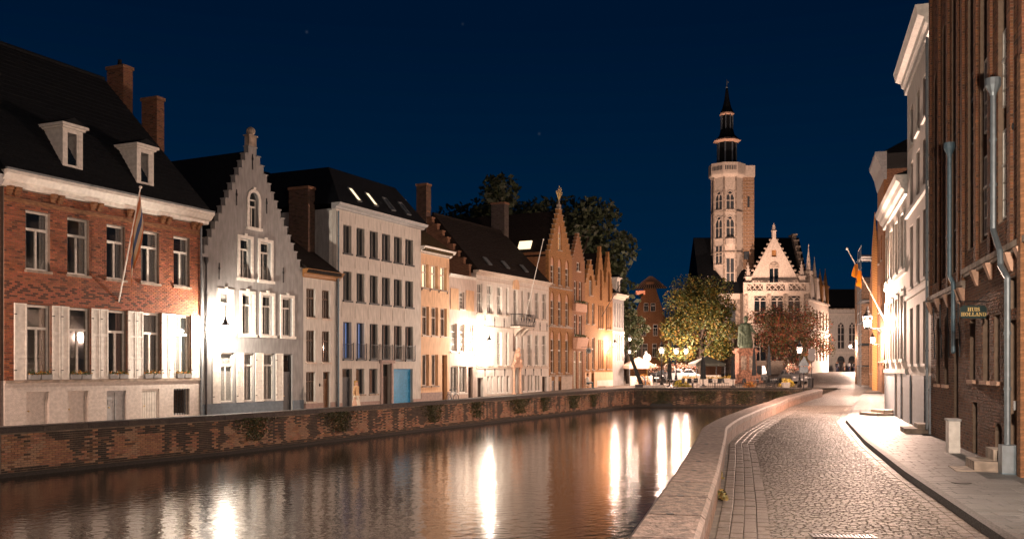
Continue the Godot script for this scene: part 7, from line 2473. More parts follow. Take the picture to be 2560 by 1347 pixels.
func sign_post(called: String, label: String, pos: Vector3, turn: float, tall: float, kind: String) -> void:
	var t := thing(called, label, "road sign", pos, turn)
	var p := MB.new()
	p.tube(Vector3.ZERO, Vector3(0, tall, 0), 0.035, 0.035, 8)
	part(t, "post", p, M.sign_yellow if kind == "round" else M.iron)
	var f := MB.new()
	if kind == "round":
		f.tube(Vector3(0, tall, 0.04), Vector3(0, tall, 0.06), 0.4, 0.4, 24)
		part(t, "plate", f, M.sign_white)
		var b := MB.new()
		b.tube(Vector3(0, tall, 0.061), Vector3(0, tall, 0.066), 0.32, 0.32, 24)
		part(t, "blue_disc", b, M.sign_blue)
		var s := MB.new()
		s.hexa([Vector3(-0.22, tall + 0.14, 0.067), Vector3(-0.14, tall + 0.22, 0.067), Vector3(0.22, tall - 0.14, 0.067), Vector3(0.14, tall - 0.22, 0.067), Vector3(-0.22, tall + 0.14, 0.07), Vector3(-0.14, tall + 0.22, 0.07), Vector3(0.22, tall - 0.14, 0.07), Vector3(0.14, tall - 0.22, 0.07)])
		part(t, "white_bar", s, M.sign_white)
	elif kind == "triangle":
		f.prism(PackedVector2Array([Vector2(-0.42, tall - 0.45), Vector2(0.42, tall - 0.45), Vector2(0, tall + 0.28)]), 0.04, 0.06)
		part(t, "plate_back", f, M.zinc)
		var s := MB.new()
		s.box(Vector3(-0.3, tall - 0.95, 0.04), Vector3(0.3, tall - 0.5, 0.06))
		part(t, "sub_plate", s, M.zinc)
	else:
		f.box(Vector3(-0.3, tall - 0.25, 0.04), Vector3(0.3, tall + 0.2, 0.07))
		f.tube(Vector3(0, tall - 0.55, 0.04), Vector3(0, tall - 0.55, 0.07), 0.36, 0.36, 20)
		part(t, "plate_back", f, M.iron)

func square_things() -> void:
	for q in [["closed dark parasol behind the yellow bush", 15.2, 92.5, 2.9], ["closed dark parasol beside the grey planters", 18.2, 91.5, 3.0], ["closed dark parasol with a blue cloth by the planters", 18.6, 93.0, 2.9], ["closed dark parasol at the left of the pedestal", 21.1, 91.5, 3.0], ["closed dark parasol at the right of the pedestal", 25.0, 99.0, 3.9], ["tall closed dark parasol among the cafe chairs", 26.0, 97.0, 4.1]]:
		parasol(q[0], at(q[1], ground_at(q[2]), q[2]), q[3])
	for q in [["grey planter with yellow flowers under the dark tent", 18.0, 97.0, 1.6], ["grey planter with yellow flowers between two closed parasols", 19.9, 97.0, 1.8], ["grey planter with yellow flowers left of the pedestal", 21.6, 97.0, 1.8]]:
		planter(q[0], at(q[1], ground_at(q[2]), q[2]), q[3])
	bush("flowering_bush", "round yellow chrysanthemum bush on the terrace edge", at(16.3, 0.62, 92.0), Vector3(0.95, 0.45, 0.7), 900, 0.07, [Color(0.6, 0.5, 0.03), Color(0.5, 0.38, 0.02), Color(0.16, 0.16, 0.03)])
	bush("flowering_bush", "yellow flowering bush under the reddish tree", at(26.6, 0.65, 93.0), Vector3(0.9, 0.5, 0.7), 800, 0.07, [Color(0.55, 0.4, 0.05), Color(0.45, 0.3, 0.04), Color(0.2, 0.16, 0.04)])
	bush("flowering_bush", "orange flowers at the foot of the pedestal", at(22.6, 0.62, 91.0), Vector3(0.75, 0.35, 0.5), 500, 0.06, [Color(0.6, 0.25, 0.02), Color(0.5, 0.2, 0.02), Color(0.12, 0.1, 0.03)])
	bush("flowering_bush", "bright orange yellow shrub in front of the beige tent", at(12.9, 0.65, 94.0), Vector3(0.8, 0.75, 0.6), 800, 0.07, [Color(0.7, 0.35, 0.02), Color(0.6, 0.26, 0.02), Color(0.3, 0.15, 0.02)])
	car("parked_car", "white car parked beside the dark tent", at(19.1, ground_at(108) + 0.03, 106.5), -1.15, M.car_white)
	car("parked_car", "black car parked behind the lamp posts", at(16.9, ground_at(110), 109.5), -1.9, M.car_black)
	car("parked_car", "small silver car parked under the reddish tree", at(30.2, ground_at(104), 103.0), -1.5, M.car_silver)
	car("parked_van", "dark van parked right of the tall closed parasol", at(27.4, ground_at(108), 107.5), -2.0, M.car_black, true)
	tent("market_tent", "beige market tent by the corner house", at(12.9, ground_at(97), 97.5), 0.2, 2.9, 2.6, 2.0, 2.9, M.canvas_beige)
	tent("market_tent", "dark green market tent beside the white car", at(20.9, ground_at(104), 103.0), 0.1, 3.2, 3.0, 2.2, 3.0, M.canvas_green)
	sign_post("road_sign", "round blue road sign with a white bar on a yellow post", at(13.95, 0.7, 99.0), 0.0, 2.85, "round")
	sign_post("road_sign", "triangular road sign seen from behind at the end of the parapet", at(21.3, ground_at(70.5), 70.0), 0.0, 2.75, "triangle")
	sign_post("road_sign", "dark road sign seen from behind beside the street", at(26.4, ground_at(84), 84.5), 0.0, 3.4, "back")
	for i in 6:
		table_set("small round cafe table on the terrace", at(15.0 + i * 1.9, ground_at(89), 88.8 + (i % 2) * 0.9), 0.4 + i * 0.7)
	table_set("small round cafe table right of the pedestal", at(24.0, ground_at(90), 90.0), 0.2)
	table_set("small round cafe table near the dark van", at(25.1, ground_at(92), 92.0), 1.0)
	var bx := thing("bench_box", "low concrete bench at the edge of the square", "bench", at(13.0, 0.61, 87.6))
	var bm := MB.new()
	bm.box(Vector3(-1.0, 0, -0.25), Vector3(1.0, 0.3, 0.25))
	part(bx, "seat", bm, M.concrete)
	var pt := thing("flower_pot", "square concrete flower pot on the terrace edge", "planter", at(24.9, 0.61, 87.2))
	var pm := MB.new()
	pm.hexa([Vector3(-0.25, 0, 0.25), Vector3(0.25, 0, 0.25), Vector3(0.25, 0, -0.25), Vector3(-0.25, 0, -0.25), Vector3(-0.33, 0.55, 0.33), Vector3(0.33, 0.55, 0.33), Vector3(0.33, 0.55, -0.33), Vector3(-0.33, 0.55, -0.33)])
	part(pt, "tub", pm, M.concrete)
	var bin := thing("litter_bin", "black litter bin at the corner of the terrace", "litter bin", at(27.4, 0.62, 88.0))
	var bb := MB.new()
	bb.lathe([[0.25, 0.0], [0.27, 0.1], [0.27, 0.8], [0.3, 0.82], [0.3, 0.9], [0.2, 0.98], [0.0, 1.0]], 14)
	part(bin, "barrel", bb, M.iron)
	var lean := thing("folded_awning", "dark folded awning leaning at the corner of the quay", "awning", at(11.75, ground_at(90), 90.5))
	var la := MB.new()
	la.hexa([Vector3(-0.75, 3.1, 0.0), Vector3(-0.45, 3.1, 0.0), Vector3(-0.45, 3.1, -0.15), Vector3(-0.75, 3.1, -0.15), Vector3(0.25, 0.3, 0.0), Vector3(0.65, 0.3, 0.0), Vector3(0.65, 0.3, -0.15), Vector3(0.25, 0.3, -0.15)])
	part(lean, "cloth", la, M.canvas_dark)
	var lp := MB.new()
	lp.path([Vector3(0.5, 1.1, 0.08), Vector3(0.75, 0.85, 0.08), Vector3(0.85, 0.5, 0.08), Vector3(0.85, 0.0, 0.08)], 0.06, 8)
	part(lean, "strut", lp, M.zinc)
	var lf := MB.new()
	lf.box(Vector3(-0.1, 0.0, -0.4), Vector3(0.7, 0.28, 0.3))
	part(lean, "foot", lf, M.iron)
	statue()

func statue() -> void:
	var p := thing("statue_pedestal", "tall reddish stone pedestal under the bronze figure", "pedestal", at(25.6, ground_at(105), 105.0))
	for q in [[1.5, 0.0, 0.35], [1.3, 0.351, 1.0], [1.05, 1.001, 1.15], [0.95, 1.151, 3.3], [1.08, 3.301, 3.45], [1.2, 3.451, 3.6], [1.0, 3.601, 3.85]]:
		var mb := MB.new()
		mb.box(Vector3(-q[0], q[1], -q[0]), Vector3(q[0], q[2], q[0]))
		part(p, "pedestal_block", mb, M.pedestal)
	for s in [-0.45, 0.45]:
		var pn := MB.new()
		pn.box(Vector3(s - 0.3, 1.5, 0.951), Vector3(s + 0.3, 3.0, 0.99))
		part(p, "panel", pn, M.stone)
	var f := thing("statue", "green bronze robed figure of a standing painter on the pedestal", "statue", at(25.6, ground_at(105) + 3.852, 105.0), 0.25)
	var b := [[Vector3(0, 0.0, 0), Vector3(0, 0.1, 0), 0.75, 0.75], [Vector3(-0.25, 0.25, 0), Vector3(-0.15, 1.3, 0), 0.42, 0.4], [Vector3(0.25, 0.25, 0.05), Vector3(0.12, 1.3, 0), 0.4, 0.38], [Vector3(0, 1.2, 0), Vector3(0, 2.35, 0), 0.46, 0.42], [Vector3(-0.4, 2.55, 0), Vector3(0.4, 2.55, 0), 0.22, 0.22], [Vector3(0, 2.6, 0), Vector3(0, 2.95, 0.02), 0.14, 0.13], [Vector3(0, 3.05, 0.04), Vector3(0, 3.25, 0.02), 0.21, 0.2],
		[Vector3(-0.5, 2.5, 0), Vector3(-0.66, 1.85, 0.1), 0.19, 0.16], [Vector3(-0.66, 1.85, 0.1), Vector3(-0.35, 1.45, 0.4), 0.16, 0.11], [Vector3(0.5, 2.5, 0), Vector3(0.72, 1.95, 0.15), 0.19, 0.16], [Vector3(0.72, 1.95, 0.15), Vector3(0.78, 1.75, 0.5), 0.15, 0.1], [Vector3(-0.62, 2.3, -0.1), Vector3(-0.7, 0.35, -0.05), 0.2, 0.24], [Vector3(0.55, 2.2, -0.15), Vector3(0.55, 0.35, -0.1), 0.2, 0.24]]
	for i in 9:   # folds of the robe
		var x := -0.64 + i * 0.16 + (0.03 if i % 2 else -0.03)
		b.append([Vector3(x * 0.7, 1.9, 0.3 - absf(x) * 0.25), Vector3(x, 0.3, 0.55 - absf(x) * 0.35), 0.05, 0.1])
	b.append([Vector3(0, 3.3, -0.02), Vector3(0, 3.36, -0.02), 0.25, 0.2])
	part(f, "figure", figure_mesh(b, 0.055, 0.04, Color(1, 1, 1)), M.bronze)

# ---------------------------------------------------------------- things on the street and the quay
func flag_on_pole(label: String, a: Vector3, b: Vector3, cloth: Array, m0: Material) -> void:
	var t := thing("flagpole", label, "flagpole", a)
	var p := MB.new()
	p.tube(Vector3.ZERO, b - a, 0.035, 0.025, 8)
	p.ball(b - a, Vector3(0.07, 0.07, 0.07), 8, 6)
	part(t, "pole", p, m0)
	if cloth.is_empty(): return
	var f := MB.new()
	var d := (b - a)
	var n := 10
	var rows := 14
	var bands: Array = cloth[2]
	for i in n:
		for j in rows:
			var q := func(s: float, k: float) -> Vector3:
				var on := d * lerpf(cloth[0], cloth[1], s)
				var w := sin(s * 9.0 + k * 2.0) * 0.09 + sin(s * 17.0) * 0.04
				var hang := Vector3(0, -float(cloth[3]) * k * (1.0 - 0.25 * s), 0)
				return on + hang + Vector3(w * 0.7 + float(cloth[4]) * k * s, 0, w)
			f.col = bands[int(float(j) / rows * bands.size())]
			var A: Vector3 = q.call(float(i) / n, float(j) / rows)
			var B: Vector3 = q.call(float(i + 1) / n, float(j) / rows)
			var C: Vector3 = q.call(float(i + 1) / n, float(j + 1) / rows)
			var D: Vector3 = q.call(float(i) / n, float(j + 1) / rows)
			f.quad(A, B, C, D, (C - A).cross(D - B).normalized())
	part(t, "flag", f, M.leaf)

func street_things() -> void:
	flag_on_pole("slanting flagpole with a red, white and blue striped flag on the brick house", at(-17.0, 5.3, 41.43), at(-15.5, 9.97, 40.0), [0.55, 0.97, [Color(0.3, 0.09, 0.03), Color(0.36, 0.27, 0.2), Color(0.03, 0.06, 0.15), Color(0.36, 0.27, 0.2), Color(0.3, 0.09, 0.03)], 2.0, 0.22], M.paint_white)
	flag_on_pole("bare slanting flagpole above the balcony of the long white house", at(1.0, 6.2, 77.2), at(2.5, 12.7, 76.4), [], M.paint_white)
	flag_on_pole("dark slanting flagpole on the double gable house", at(8.6, 7.4, 91.9), at(11.4, 12.2, 92.3), [], M.iron)
	flag_on_pole("long white flagpole with an orange flag on the lower white townhouse", at(19.6, 4.85, 50.2), at(17.3, 8.6, 49.5), [0.68, 0.8, [Color(0.45, 0.15, 0.01)], 0.85, -0.05], M.paint_white)
	# hanging sign HUIS HOLLAND
	var s := thing("hanging_sign", "dark green hanging sign reading HUIS HOLLAND in gilt letters", "sign", at(11.5, 3.82, 23.9))
	var pl := MB.new()
	pl.prism(PackedVector2Array([Vector2(-0.33, -0.11), Vector2(-0.29, -0.16), Vector2(0.29, -0.16), Vector2(0.33, -0.11), Vector2(0.33, 0.1), Vector2(0.25, 0.16), Vector2(-0.25, 0.16), Vector2(-0.33, 0.1)]), -0.02, 0.02)
	part(s, "board", pl, M.sign_green)
	var br := MB.new()
	br.path([Vector3(-0.4, 0.26, 0), Vector3(0.6, 0.26, 0)], 0.014, 6)
	for x in [-0.22, 0.22]: br.path([Vector3(x, 0.26, 0), Vector3(x, 0.15, 0)], 0.008, 5)
	br.path([Vector3(0.55, 0.6, 0), Vector3(0.1, 0.27, 0)], 0.01, 5)
	part(s, "bracket", br, M.iron)
	var font := SystemFont.new()
	font.font_names = PackedStringArray(["Droid Serif"])
	font.font_weight = 700
	for q in [["HUIS", 0.058, 0.02], ["HOLLAND", -0.065, 0.02]]:
		var tm := TextMesh.new()
		tm.text = q[0]
		tm.font = font
		tm.font_size = 32
		tm.pixel_size = 0.0038
		tm.depth = 0.006
		part(s, "lettering", tm, M.gilt, Vector3(0, q[1], 0.022))
	# round shop sign
	var r := thing("hanging_sign", "small round dark shop sign on a bar in front of the small ochre gable", "sign", at(6.95, 4.05, 86.9))
	var rd := MB.new()
	rd.tube(Vector3(0, 0, -0.03), Vector3(0, 0, 0.03), 0.26, 0.26, 20)
	part(r, "disc", rd, M.sign_green)
	var rr := MB.new()
	for i in 24: rr.tube(Vector3(cos(TAU * i / 24) * 0.2, sin(TAU * i / 24) * 0.2, 0.035), Vector3(cos(TAU * (i + 1) / 24) * 0.2, sin(TAU * (i + 1) / 24) * 0.2, 0.035), 0.012, 0.012, 5)
	part(r, "ring", rr, M.sign_white)
	var rb := MB.new()
	rb.path([Vector3(-0.7, 0.34, -0.2), Vector3(0.35, 0.34, 0)], 0.015, 5)
	part(r, "bracket", rb, M.iron)
	# grey street cabinet by the brown house
	var c := thing("street_cabinet", "weathered pale grey utility cabinet standing on the pavement", "cabinet", at(12.05, 0.125, 26.2), -0.29)
	var cb := MB.new()
	cb.box(Vector3(-0.14, 0.0, -0.3), Vector3(0.14, 0.86, 0.3))
	part(c, "box", cb, M.paint_white)
	var ct := MB.new()
	ct.box(Vector3(-0.17, 0.861, -0.33), Vector3(0.17, 0.92, 0.33))
	part(c, "lid", ct, M.paint_grey)
	var cd := MB.new()
	cd.box(Vector3(-0.12, 0.3, 0.301), Vector3(-0.004, 0.83, 0.312))
	cd.box(Vector3(0.004, 0.3, 0.301), Vector3(0.12, 0.83, 0.312))
	cd.box(Vector3(-0.12, 0.03, 0.301), Vector3(0.12, 0.27, 0.312))
	part(c, "panel", cd, M.paint_white)
	# stoop
	var st := thing("doorstep", "worn stone doorsteps with weeds by the brown wooden door", "step", at(10.95, 0.12, 21.6), -0.29)
	for q in [[-0.95, 0.0, -0.6, 0.15, 0.02, 0.5], [-0.55, 0.0, -0.75, 0.5, 0.22, 0.4], [-0.1, 0.221, -0.9, 0.5, 0.46, 0.05]]:
		var m := MB.new()
		m.box(Vector3(q[0], q[1], q[2]), Vector3(q[3], q[4], q[5]))
		part(st, "step", m, M.stone)
	bush("weed", "leafy yellow green weed growing on the doorstep", at(11.0, 0.34, 21.2), Vector3(0.2, 0.16, 0.2), 260, 0.045, [Color(0.2, 0.2, 0.03), Color(0.1, 0.14, 0.03), Color(0.26, 0.18, 0.04)])
	for q in [["small weed tuft at the foot of the parapet", 4.62, 21.0], ["second weed tuft at the foot of the parapet", 3.95, 17.6]]:
		bush("weed", q[0], at(q[1] - 0.1, 0.0, q[2]), Vector3(0.1, 0.1, 0.3), 160, 0.035, [Color(0.16, 0.12, 0.03), Color(0.1, 0.09, 0.03), Color(0.22, 0.13, 0.04)])
	# creepers hanging on the quay walls
	var k := 0
	for q in [[-10.9, 40.2, 0.9], [-8.4, 45.8, 1.1], [-4.6, 54.2, 1.0], [-2.3, 59.2, 0.8], [0.4, 65.0, 1.3], [2.2, 68.6, 0.7], [4.6, 73.4, 1.0], [6.4, 77.0, 0.8]]:
		creeper("dark creeper tuft hanging from the coping of the stained quay wall", at(q[0] + 0.13, 0.35, q[1]), Vector3(0.45, 0, -0.89), q[2] * 1.7, 0.95)
		k += 1
	for q in [[13.2, 2.6], [17.2, 2.0], [20.6, 1.9], [23.8, 1.8]]:
		creeper("mossy creeper mat hanging on the wall under the square", at(q[0], 0.4, 85.9), Vector3(1, 0, 0), q[1], 1.1)
	bicycle()

func creeper(label: String, pos: Vector3, dir: Vector3, w: float, drop: float) -> void:
	var t := thing("creeper", label, "plant", pos, 0.0, "creepers hanging on the quay walls")
	var f := MB.new()
	for i in int(520 * w):
		var a := rng.randfn() * 0.34
		var y := pow(rng.randf(), 1.4) * drop
		f.col = [Color(0.03, 0.04, 0.015), Color(0.05, 0.06, 0.02), Color(0.09, 0.06, 0.02)][rng.randi() % 3] * rng.randf_range(0.7, 1.2)
		leaf(f, dir * a * w * (1.2 - y / drop * 0.6) + Vector3(0, -y, 0) + Vector3(dir.z * -1.0, 0, dir.x) * rng.randf_range(0.02, 0.07), 0.05)
	part(t, "leaves", f, M.leaf)

func bicycle() -> void:
	var t := thing("bicycle", "dark city bicycle leaning by the peach house door", "bicycle", at(-4.1, 0.0, 65.9), 0.0)
	t.basis = Basis(Vector3(0.44, 0, -0.9), Vector3.UP, Vector3(0.9, 0, 0.44))
	for x in [-0.52, 0.52]:
		var w := MB.new()
		for i in 22: w.tube(Vector3(x + cos(TAU * i / 22) * 0.34, 0.35 + sin(TAU * i / 22) * 0.34, 0), Vector3(x + cos(TAU * (i + 1) / 22) * 0.34, 0.35 + sin(TAU * (i + 1) / 22) * 0.34, 0), 0.018, 0.018, 5)
		var o := part(t, "wheel", w, M.rubber)
		var s := MB.new()
		for i in 10: s.tube(Vector3(x, 0.35, 0), Vector3(x + cos(TAU * i / 10) * 0.33, 0.35 + sin(TAU * i / 10) * 0.33, 0), 0.005, 0.005, 4)
		part(o, "spokes", s, M.zinc)
	var f := MB.new()
	f.path([Vector3(-0.52, 0.35, 0), Vector3(-0.1, 0.32, 0), Vector3(0.38, 0.75, 0), Vector3(-0.2, 0.8, 0), Vector3(-0.1, 0.32, 0)], 0.02, 6)
	f.path([Vector3(-0.52, 0.35, 0), Vector3(-0.2, 0.8, 0)], 0.016, 6)
	f.path([Vector3(0.52, 0.35, 0), Vector3(0.36, 0.98, 0)], 0.02, 6)
	f.path([Vector3(-0.2, 0.8, 0), Vector3(-0.23, 0.94, 0)], 0.015, 6)
	part(t, "frame", f, M.paint_greyblue)
	var h := MB.new()
	h.path([Vector3(0.18, 1.02, -0.28), Vector3(0.34, 1.03, -0.1), Vector3(0.36, 1.0, 0), Vector3(0.34, 1.03, 0.1), Vector3(0.18, 1.02, 0.28)], 0.015, 6)
	part(t, "handlebar", h, M.zinc)
	var s := MB.new()
	s.ball(Vector3(-0.25, 0.96, 0), Vector3(0.14, 0.04, 0.08), 10, 6)
	part(t, "saddle", s, M.rubber)
	var p := MB.new()
	p.tube(Vector3(-0.1, 0.32, -0.04), Vector3(-0.1, 0.32, 0.04), 0.09, 0.09, 12)
	p.box(Vector3(-0.13, 0.14, 0.06), Vector3(-0.05, 0.17, 0.16))
	p.box(Vector3(-0.15, 0.47, -0.16), Vector3(-0.07, 0.5, -0.06))
	part(t, "crank", p, M.zinc)

# ---------------------------------------------------------------- people
func figure_mesh(bones: Array, cell: float, blend: float, col: Color, paint = null) -> ArrayMesh:   # smooth union of tapered capsules, meshed as surface nets
	var lo := Vector3(1e9, 1e9, 1e9)
	var hi := -lo
	for b in bones:
		var r := maxf(b[2], b[3]) + cell * 2.0
		for q in [b[0], b[1]]:
			lo = lo.min(q - Vector3(r, r, r))
			hi = hi.max(q + Vector3(r, r, r))
	var nx := int((hi.x - lo.x) / cell) + 2
	var ny := int((hi.y - lo.y) / cell) + 2
	var nz := int((hi.z - lo.z) / cell) + 2
	var f := PackedFloat32Array()
	f.resize(nx * ny * nz)
	f.fill(1.0)
	for b in bones:
		var a: Vector3 = b[0]
		var d: Vector3 = b[1] - a
		var dd := maxf(d.length_squared(), 1e-8)
		var ra: float = b[2]
		var rb: float = b[3]
		var m := maxf(ra, rb) + blend + cell
		var p0 := ((a.min(b[1]) - Vector3(m, m, m) - lo) / cell).floor()
		var p1 := ((a.max(b[1]) + Vector3(m, m, m) - lo) / cell).ceil()
		for z in range(maxi(0, int(p0.z)), mini(nz, int(p1.z) + 1)):
			for y in range(maxi(0, int(p0.y)), mini(ny, int(p1.y) + 1)):
				for x in range(maxi(0, int(p0.x)), mini(nx, int(p1.x) + 1)):
					var p := lo + Vector3(x, y, z) * cell - a
					var t := clampf(p.dot(d) / dd, 0.0, 1.0)
					var s := (p - d * t).length() - lerpf(ra, rb, t)
					var i := x + nx * (y + ny * z)
					var o := f[i]
					var h := maxf(blend - absf(o - s), 0.0) / blend
					f[i] = minf(o, s) - h * h * blend * 0.25
	var index := {}
	var pts := PackedVector3Array()
	for z in nz - 1:
		for y in ny - 1:
			for x in nx - 1:
				var i := x + nx * (y + ny * z)
				var neg := 0
				var c := [f[i], f[i + 1], f[i + nx], f[i + nx + 1], f[i + nx * ny], f[i + nx * ny + 1], f[i + nx * ny + nx], f[i + nx * ny + nx + 1]]
				for q in c:
					if q < 0.0: neg += 1
				if neg == 0 or neg == 8: continue
				var sum := Vector3.ZERO
				var n := 0
				for e in [[0, 1], [2, 3], [4, 5], [6, 7], [0, 2], [1, 3], [4, 6], [5, 7], [0, 4], [1, 5], [2, 6], [3, 7]]:
					if (c[e[0]] < 0.0) != (c[e[1]] < 0.0):
						var k: float = c[e[0]] / (c[e[0]] - c[e[1]])
						var A := Vector3(e[0] & 1, (e[0] >> 1) & 1, e[0] >> 2)
						var B := Vector3(e[1] & 1, (e[1] >> 1) & 1, e[1] >> 2)
						sum += A.lerp(B, k)
						n += 1
				index[i] = pts.size()
				pts.append(lo + (Vector3(x, y, z) + sum / n) * cell)
	var st := SurfaceTool.new()
	st.begin(Mesh.PRIMITIVE_TRIANGLES)
	st.set_smooth_group(0)
	var vert := func(j: int) -> void:
		st.set_color(paint.call(pts[j]) if paint != null else col)
		st.add_vertex(pts[j])
	var step := [1, nx, nx * ny]
	for z in range(1, nz - 1):
		for y in range(1, ny - 1):
			for x in range(1, nx - 1):
				var i := x + nx * (y + ny * z)
				for ax in 3:
					var inside := f[i] < 0.0
					if inside == (f[i + step[ax]] < 0.0): continue
					var u: int = step[(ax + 1) % 3]
					var v: int = step[(ax + 2) % 3]
					var q := [i - u - v, i - v, i, i - u]
					if not (index.has(q[0]) and index.has(q[1]) and index.has(q[2]) and index.has(q[3])): continue
					var o := [0, 1, 2, 0, 2, 3] if not inside else [0, 2, 1, 0, 3, 2]
					for k in o: vert.call(index[q[k]])
	st.index()
	st.generate_normals()
	return st.commit()

func body_bones(stride: float, arm: float, skirt := false) -> Array:
	var b := [[Vector3(0, 0.95, 0), Vector3(0, 1.05, 0), 0.15, 0.14], [Vector3(0, 1.05, 0), Vector3(0, 1.36, 0), 0.135, 0.155], [Vector3(-0.15, 1.4, 0), Vector3(0.15, 1.4, 0), 0.075, 0.075], [Vector3(0, 1.42, 0), Vector3(0, 1.53, 0.01), 0.055, 0.05], [Vector3(0, 1.58, 0.02), Vector3(0, 1.66, 0.0), 0.085, 0.095], [Vector3(0, 1.595, 0.1), Vector3(0, 1.585, 0.115), 0.016, 0.014]]
	for s in [-1.0, 1.0]:
		var hip := Vector3(s * 0.09, 0.92, 0)
		var knee := Vector3(s * 0.1, 0.5, s * stride * 0.5)
		var foot := Vector3(s * 0.1, 0.07, s * stride - (0.05 if stride > 0.0 else 0.0))
		b.append([hip, knee, 0.09, 0.062])
		b.append([knee, foot, 0.06, 0.04])
		b.append([foot + Vector3(0, -0.03, -0.03), foot + Vector3(0, -0.035, 0.15), 0.04, 0.032])
		var sh := Vector3(s * 0.2, 1.38, 0)
		var el := Vector3(s * 0.24, 1.1, -s * arm * 0.4 - 0.02)
		var ha := Vector3(s * 0.22, 0.88, 0.06 - s * arm)
		b.append([sh, el, 0.055, 0.045])
		b.append([el, ha, 0.043, 0.032])
		b.append([ha, ha + Vector3(0, -0.08, 0.015), 0.032, 0.026])
		for k in 4: b.append([ha + Vector3(0, -0.07, -0.018 + k * 0.014), ha + Vector3(-s * 0.01, -0.15 + absf(k - 1.5) * 0.012, -0.008 + k * 0.014), 0.01, 0.008])
		b.append([ha + Vector3(0, -0.03, 0.03), ha + Vector3(-s * 0.012, -0.09, 0.06), 0.011, 0.009])
	if skirt:
		b.append([Vector3(0, 0.95, 0), Vector3(0, 0.4, 0), 0.15, 0.24])
	return b

func person(label: String, pos: Vector3, turn: float, mesh: ArrayMesh, hair: Color, group := "") -> Node3D:
	var t := thing("person", label, "person", pos, turn, group)
	part(t, "body", mesh, M.figure)
	var h := MB.new()
	h.col = hair
	h.ball(Vector3(0, 1.68, -0.02), Vector3(0.105, 0.1, 0.115), 12, 8)
	h.ball(Vector3(0, 1.58, -0.06), Vector3(0.09, 0.12, 0.06), 10, 6)
	part(t, "hair", h, M.figure)
	return t

func clothes(top: Color, legs: Color, waist: float, shoes := Color(0.02, 0.02, 0.02)) -> Callable:
	return func(p: Vector3) -> Color:
		if p.y < 0.09: return shoes
		if p.y > 1.47 or (absf(p.x) > 0.17 and p.y < 0.86): return Color(0.5, 0.29, 0.2)
		return top if p.y > waist else legs

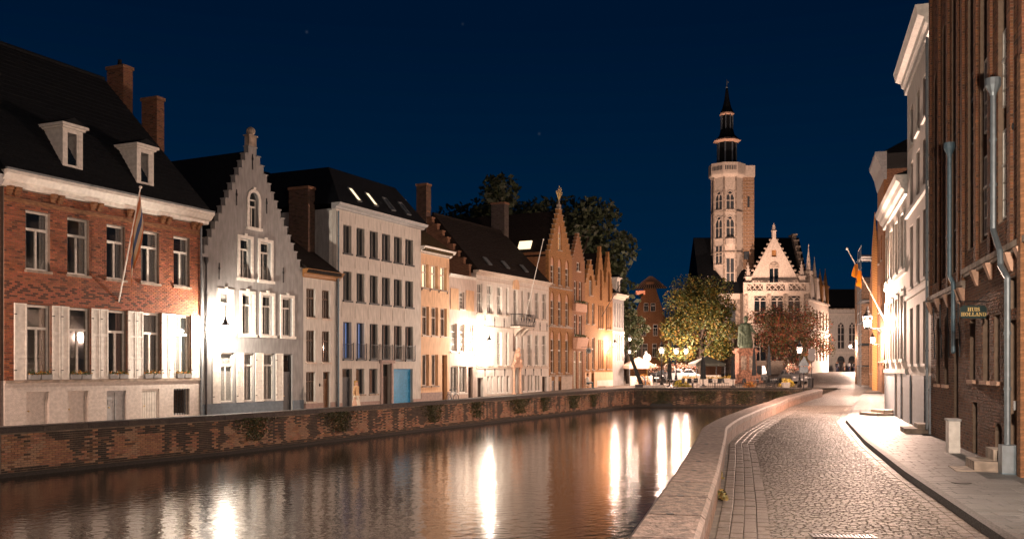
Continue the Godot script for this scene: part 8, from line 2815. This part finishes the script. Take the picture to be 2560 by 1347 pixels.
func people() -> void:
	tinted(mat("figure", Color(1, 1, 1), 0.85))
	# walker on the far quay, wrapped in a pale jacket over a white skirt, arms folded
	var b := body_bones(0.16, 0.0, true)
	var a := []
	for q in b: a.append(q)
	var walker := figure_mesh(a, 0.025, 0.035, Color(1, 1, 1), clothes(Color(0.6, 0.38, 0.2), Color(0.68, 0.6, 0.48), 0.95))
	person("person in a tan jacket and white skirt walking past the tall cream house", at(-8.55, 0.0, 52.6), 1.2, walker, Color(0.35, 0.2, 0.06))
	# the group at the end of the street
	var looks := [[0.0, 0.06, Color(0.03, 0.03, 0.035), Color(0.04, 0.05, 0.09), false], [0.22, 0.12, Color(0.55, 0.55, 0.55), Color(0.05, 0.07, 0.13), false], [0.05, 0.03, Color(0.08, 0.12, 0.18), Color(0.03, 0.03, 0.03), false], [0.1, 0.05, Color(0.4, 0.33, 0.27), Color(0.1, 0.09, 0.08), true]]
	var protos := []
	for q in looks: protos.append(figure_mesh(body_bones(q[0], q[1], q[4]), 0.03, 0.035, Color(1, 1, 1), clothes(q[2], q[3], 0.95)))
	var words := ["dark jacket and dark trousers", "pale shirt and blue jeans", "blue coat and black trousers", "beige coat and long dark skirt"]
	var xs := [56.9, 57.4, 57.8, 58.4, 58.7, 59.1, 59.4, 59.8, 60.1, 60.5, 60.8, 61.2]
	for i in xs.size():
		var z := 168.0 + (i * 7 % 5) * 0.5
		person("person in %s in the far group of pedestrians" % words[i % 4], at(xs[i], ground_at(z), z), i * 1.7, protos[i % 4], Color(0.03, 0.02, 0.015), "pedestrians at the end of the street in %s" % words[i % 4])
	# seated at the café door
	var s := []
	for q in [[Vector3(0, 0.52, 0), Vector3(0, 0.6, 0), 0.15, 0.14], [Vector3(0, 0.6, 0), Vector3(0, 0.93, -0.02), 0.14, 0.155], [Vector3(-0.15, 0.97, -0.02), Vector3(0.15, 0.97, -0.02), 0.075, 0.075], [Vector3(0, 1.0, -0.02), Vector3(0, 1.1, 0), 0.055, 0.05], [Vector3(0, 1.15, 0.02), Vector3(0, 1.23, 0), 0.085, 0.095], [Vector3(0, 1.165, 0.1), Vector3(0, 1.155, 0.115), 0.016, 0.014]]: s.append(q)
	for k in [-1.0, 1.0]:
		s.append([Vector3(k * 0.09, 0.52, 0), Vector3(k * 0.12, 0.52, 0.42), 0.09, 0.065])
		s.append([Vector3(k * 0.12, 0.52, 0.42), Vector3(k * 0.12, 0.08, 0.45), 0.06, 0.04])
		s.append([Vector3(k * 0.12, 0.04, 0.43), Vector3(k * 0.12, 0.035, 0.6), 0.04, 0.032])
		s.append([Vector3(k * 0.2, 0.95, -0.02), Vector3(k * 0.25, 0.7, 0.08), 0.055, 0.045])
		s.append([Vector3(k * 0.25, 0.7, 0.08), Vector3(k * 0.12, 0.66, 0.3), 0.043, 0.03])
		for j in 4: s.append([Vector3(k * 0.12 - k * 0.02, 0.645 + j * 0.012, 0.32), Vector3(k * 0.06, 0.63 + j * 0.012, 0.38), 0.01, 0.008])
		s.append([Vector3(k * 0.11, 0.68, 0.31), Vector3(k * 0.07, 0.69, 0.36), 0.011, 0.009])
	var sit := thing("person", "person in a white top sitting outside the café door of the oriel house", "person", at(6.9, ground_at(87.5), 87.2), 1.5)
	part(sit, "body", figure_mesh(s, 0.025, 0.035, Color(1, 1, 1), func(p: Vector3) -> Color: return Color(0.5, 0.29, 0.2) if p.y > 1.04 or (p.z > 0.3 and p.y > 0.6) else (Color(0.7, 0.66, 0.6) if p.y > 0.56 else Color(0.06, 0.12, 0.14))), M.figure)
	var hr := MB.new()
	hr.col = Color(0.05, 0.03, 0.02)
	hr.ball(Vector3(0, 1.25, -0.02), Vector3(0.105, 0.1, 0.115), 12, 8)
	part(sit, "hair", hr, M.figure)
	var ch := thing("cafe_chair", "dark chair under the person sitting at the café door", "chair", at(6.9, ground_at(87.5), 87.2), 1.5)
	var seat := MB.new()
	seat.box(Vector3(-0.22, 0.38, -0.22), Vector3(0.22, 0.42, 0.22))
	part(ch, "seat", seat, M.canvas_dark)
	var back := MB.new()
	back.box(Vector3(-0.22, 0.421, -0.26), Vector3(0.22, 0.9, -0.22))
	part(ch, "backrest", back, M.canvas_dark)
	for x in [-0.2, 0.2]:
		for z in [-0.2, 0.2]:
			var l := MB.new()
			l.tube(Vector3(x, 0, z), Vector3(x, 0.38, z), 0.016, 0.016, 6)
			part(ch, "leg", l, M.iron)
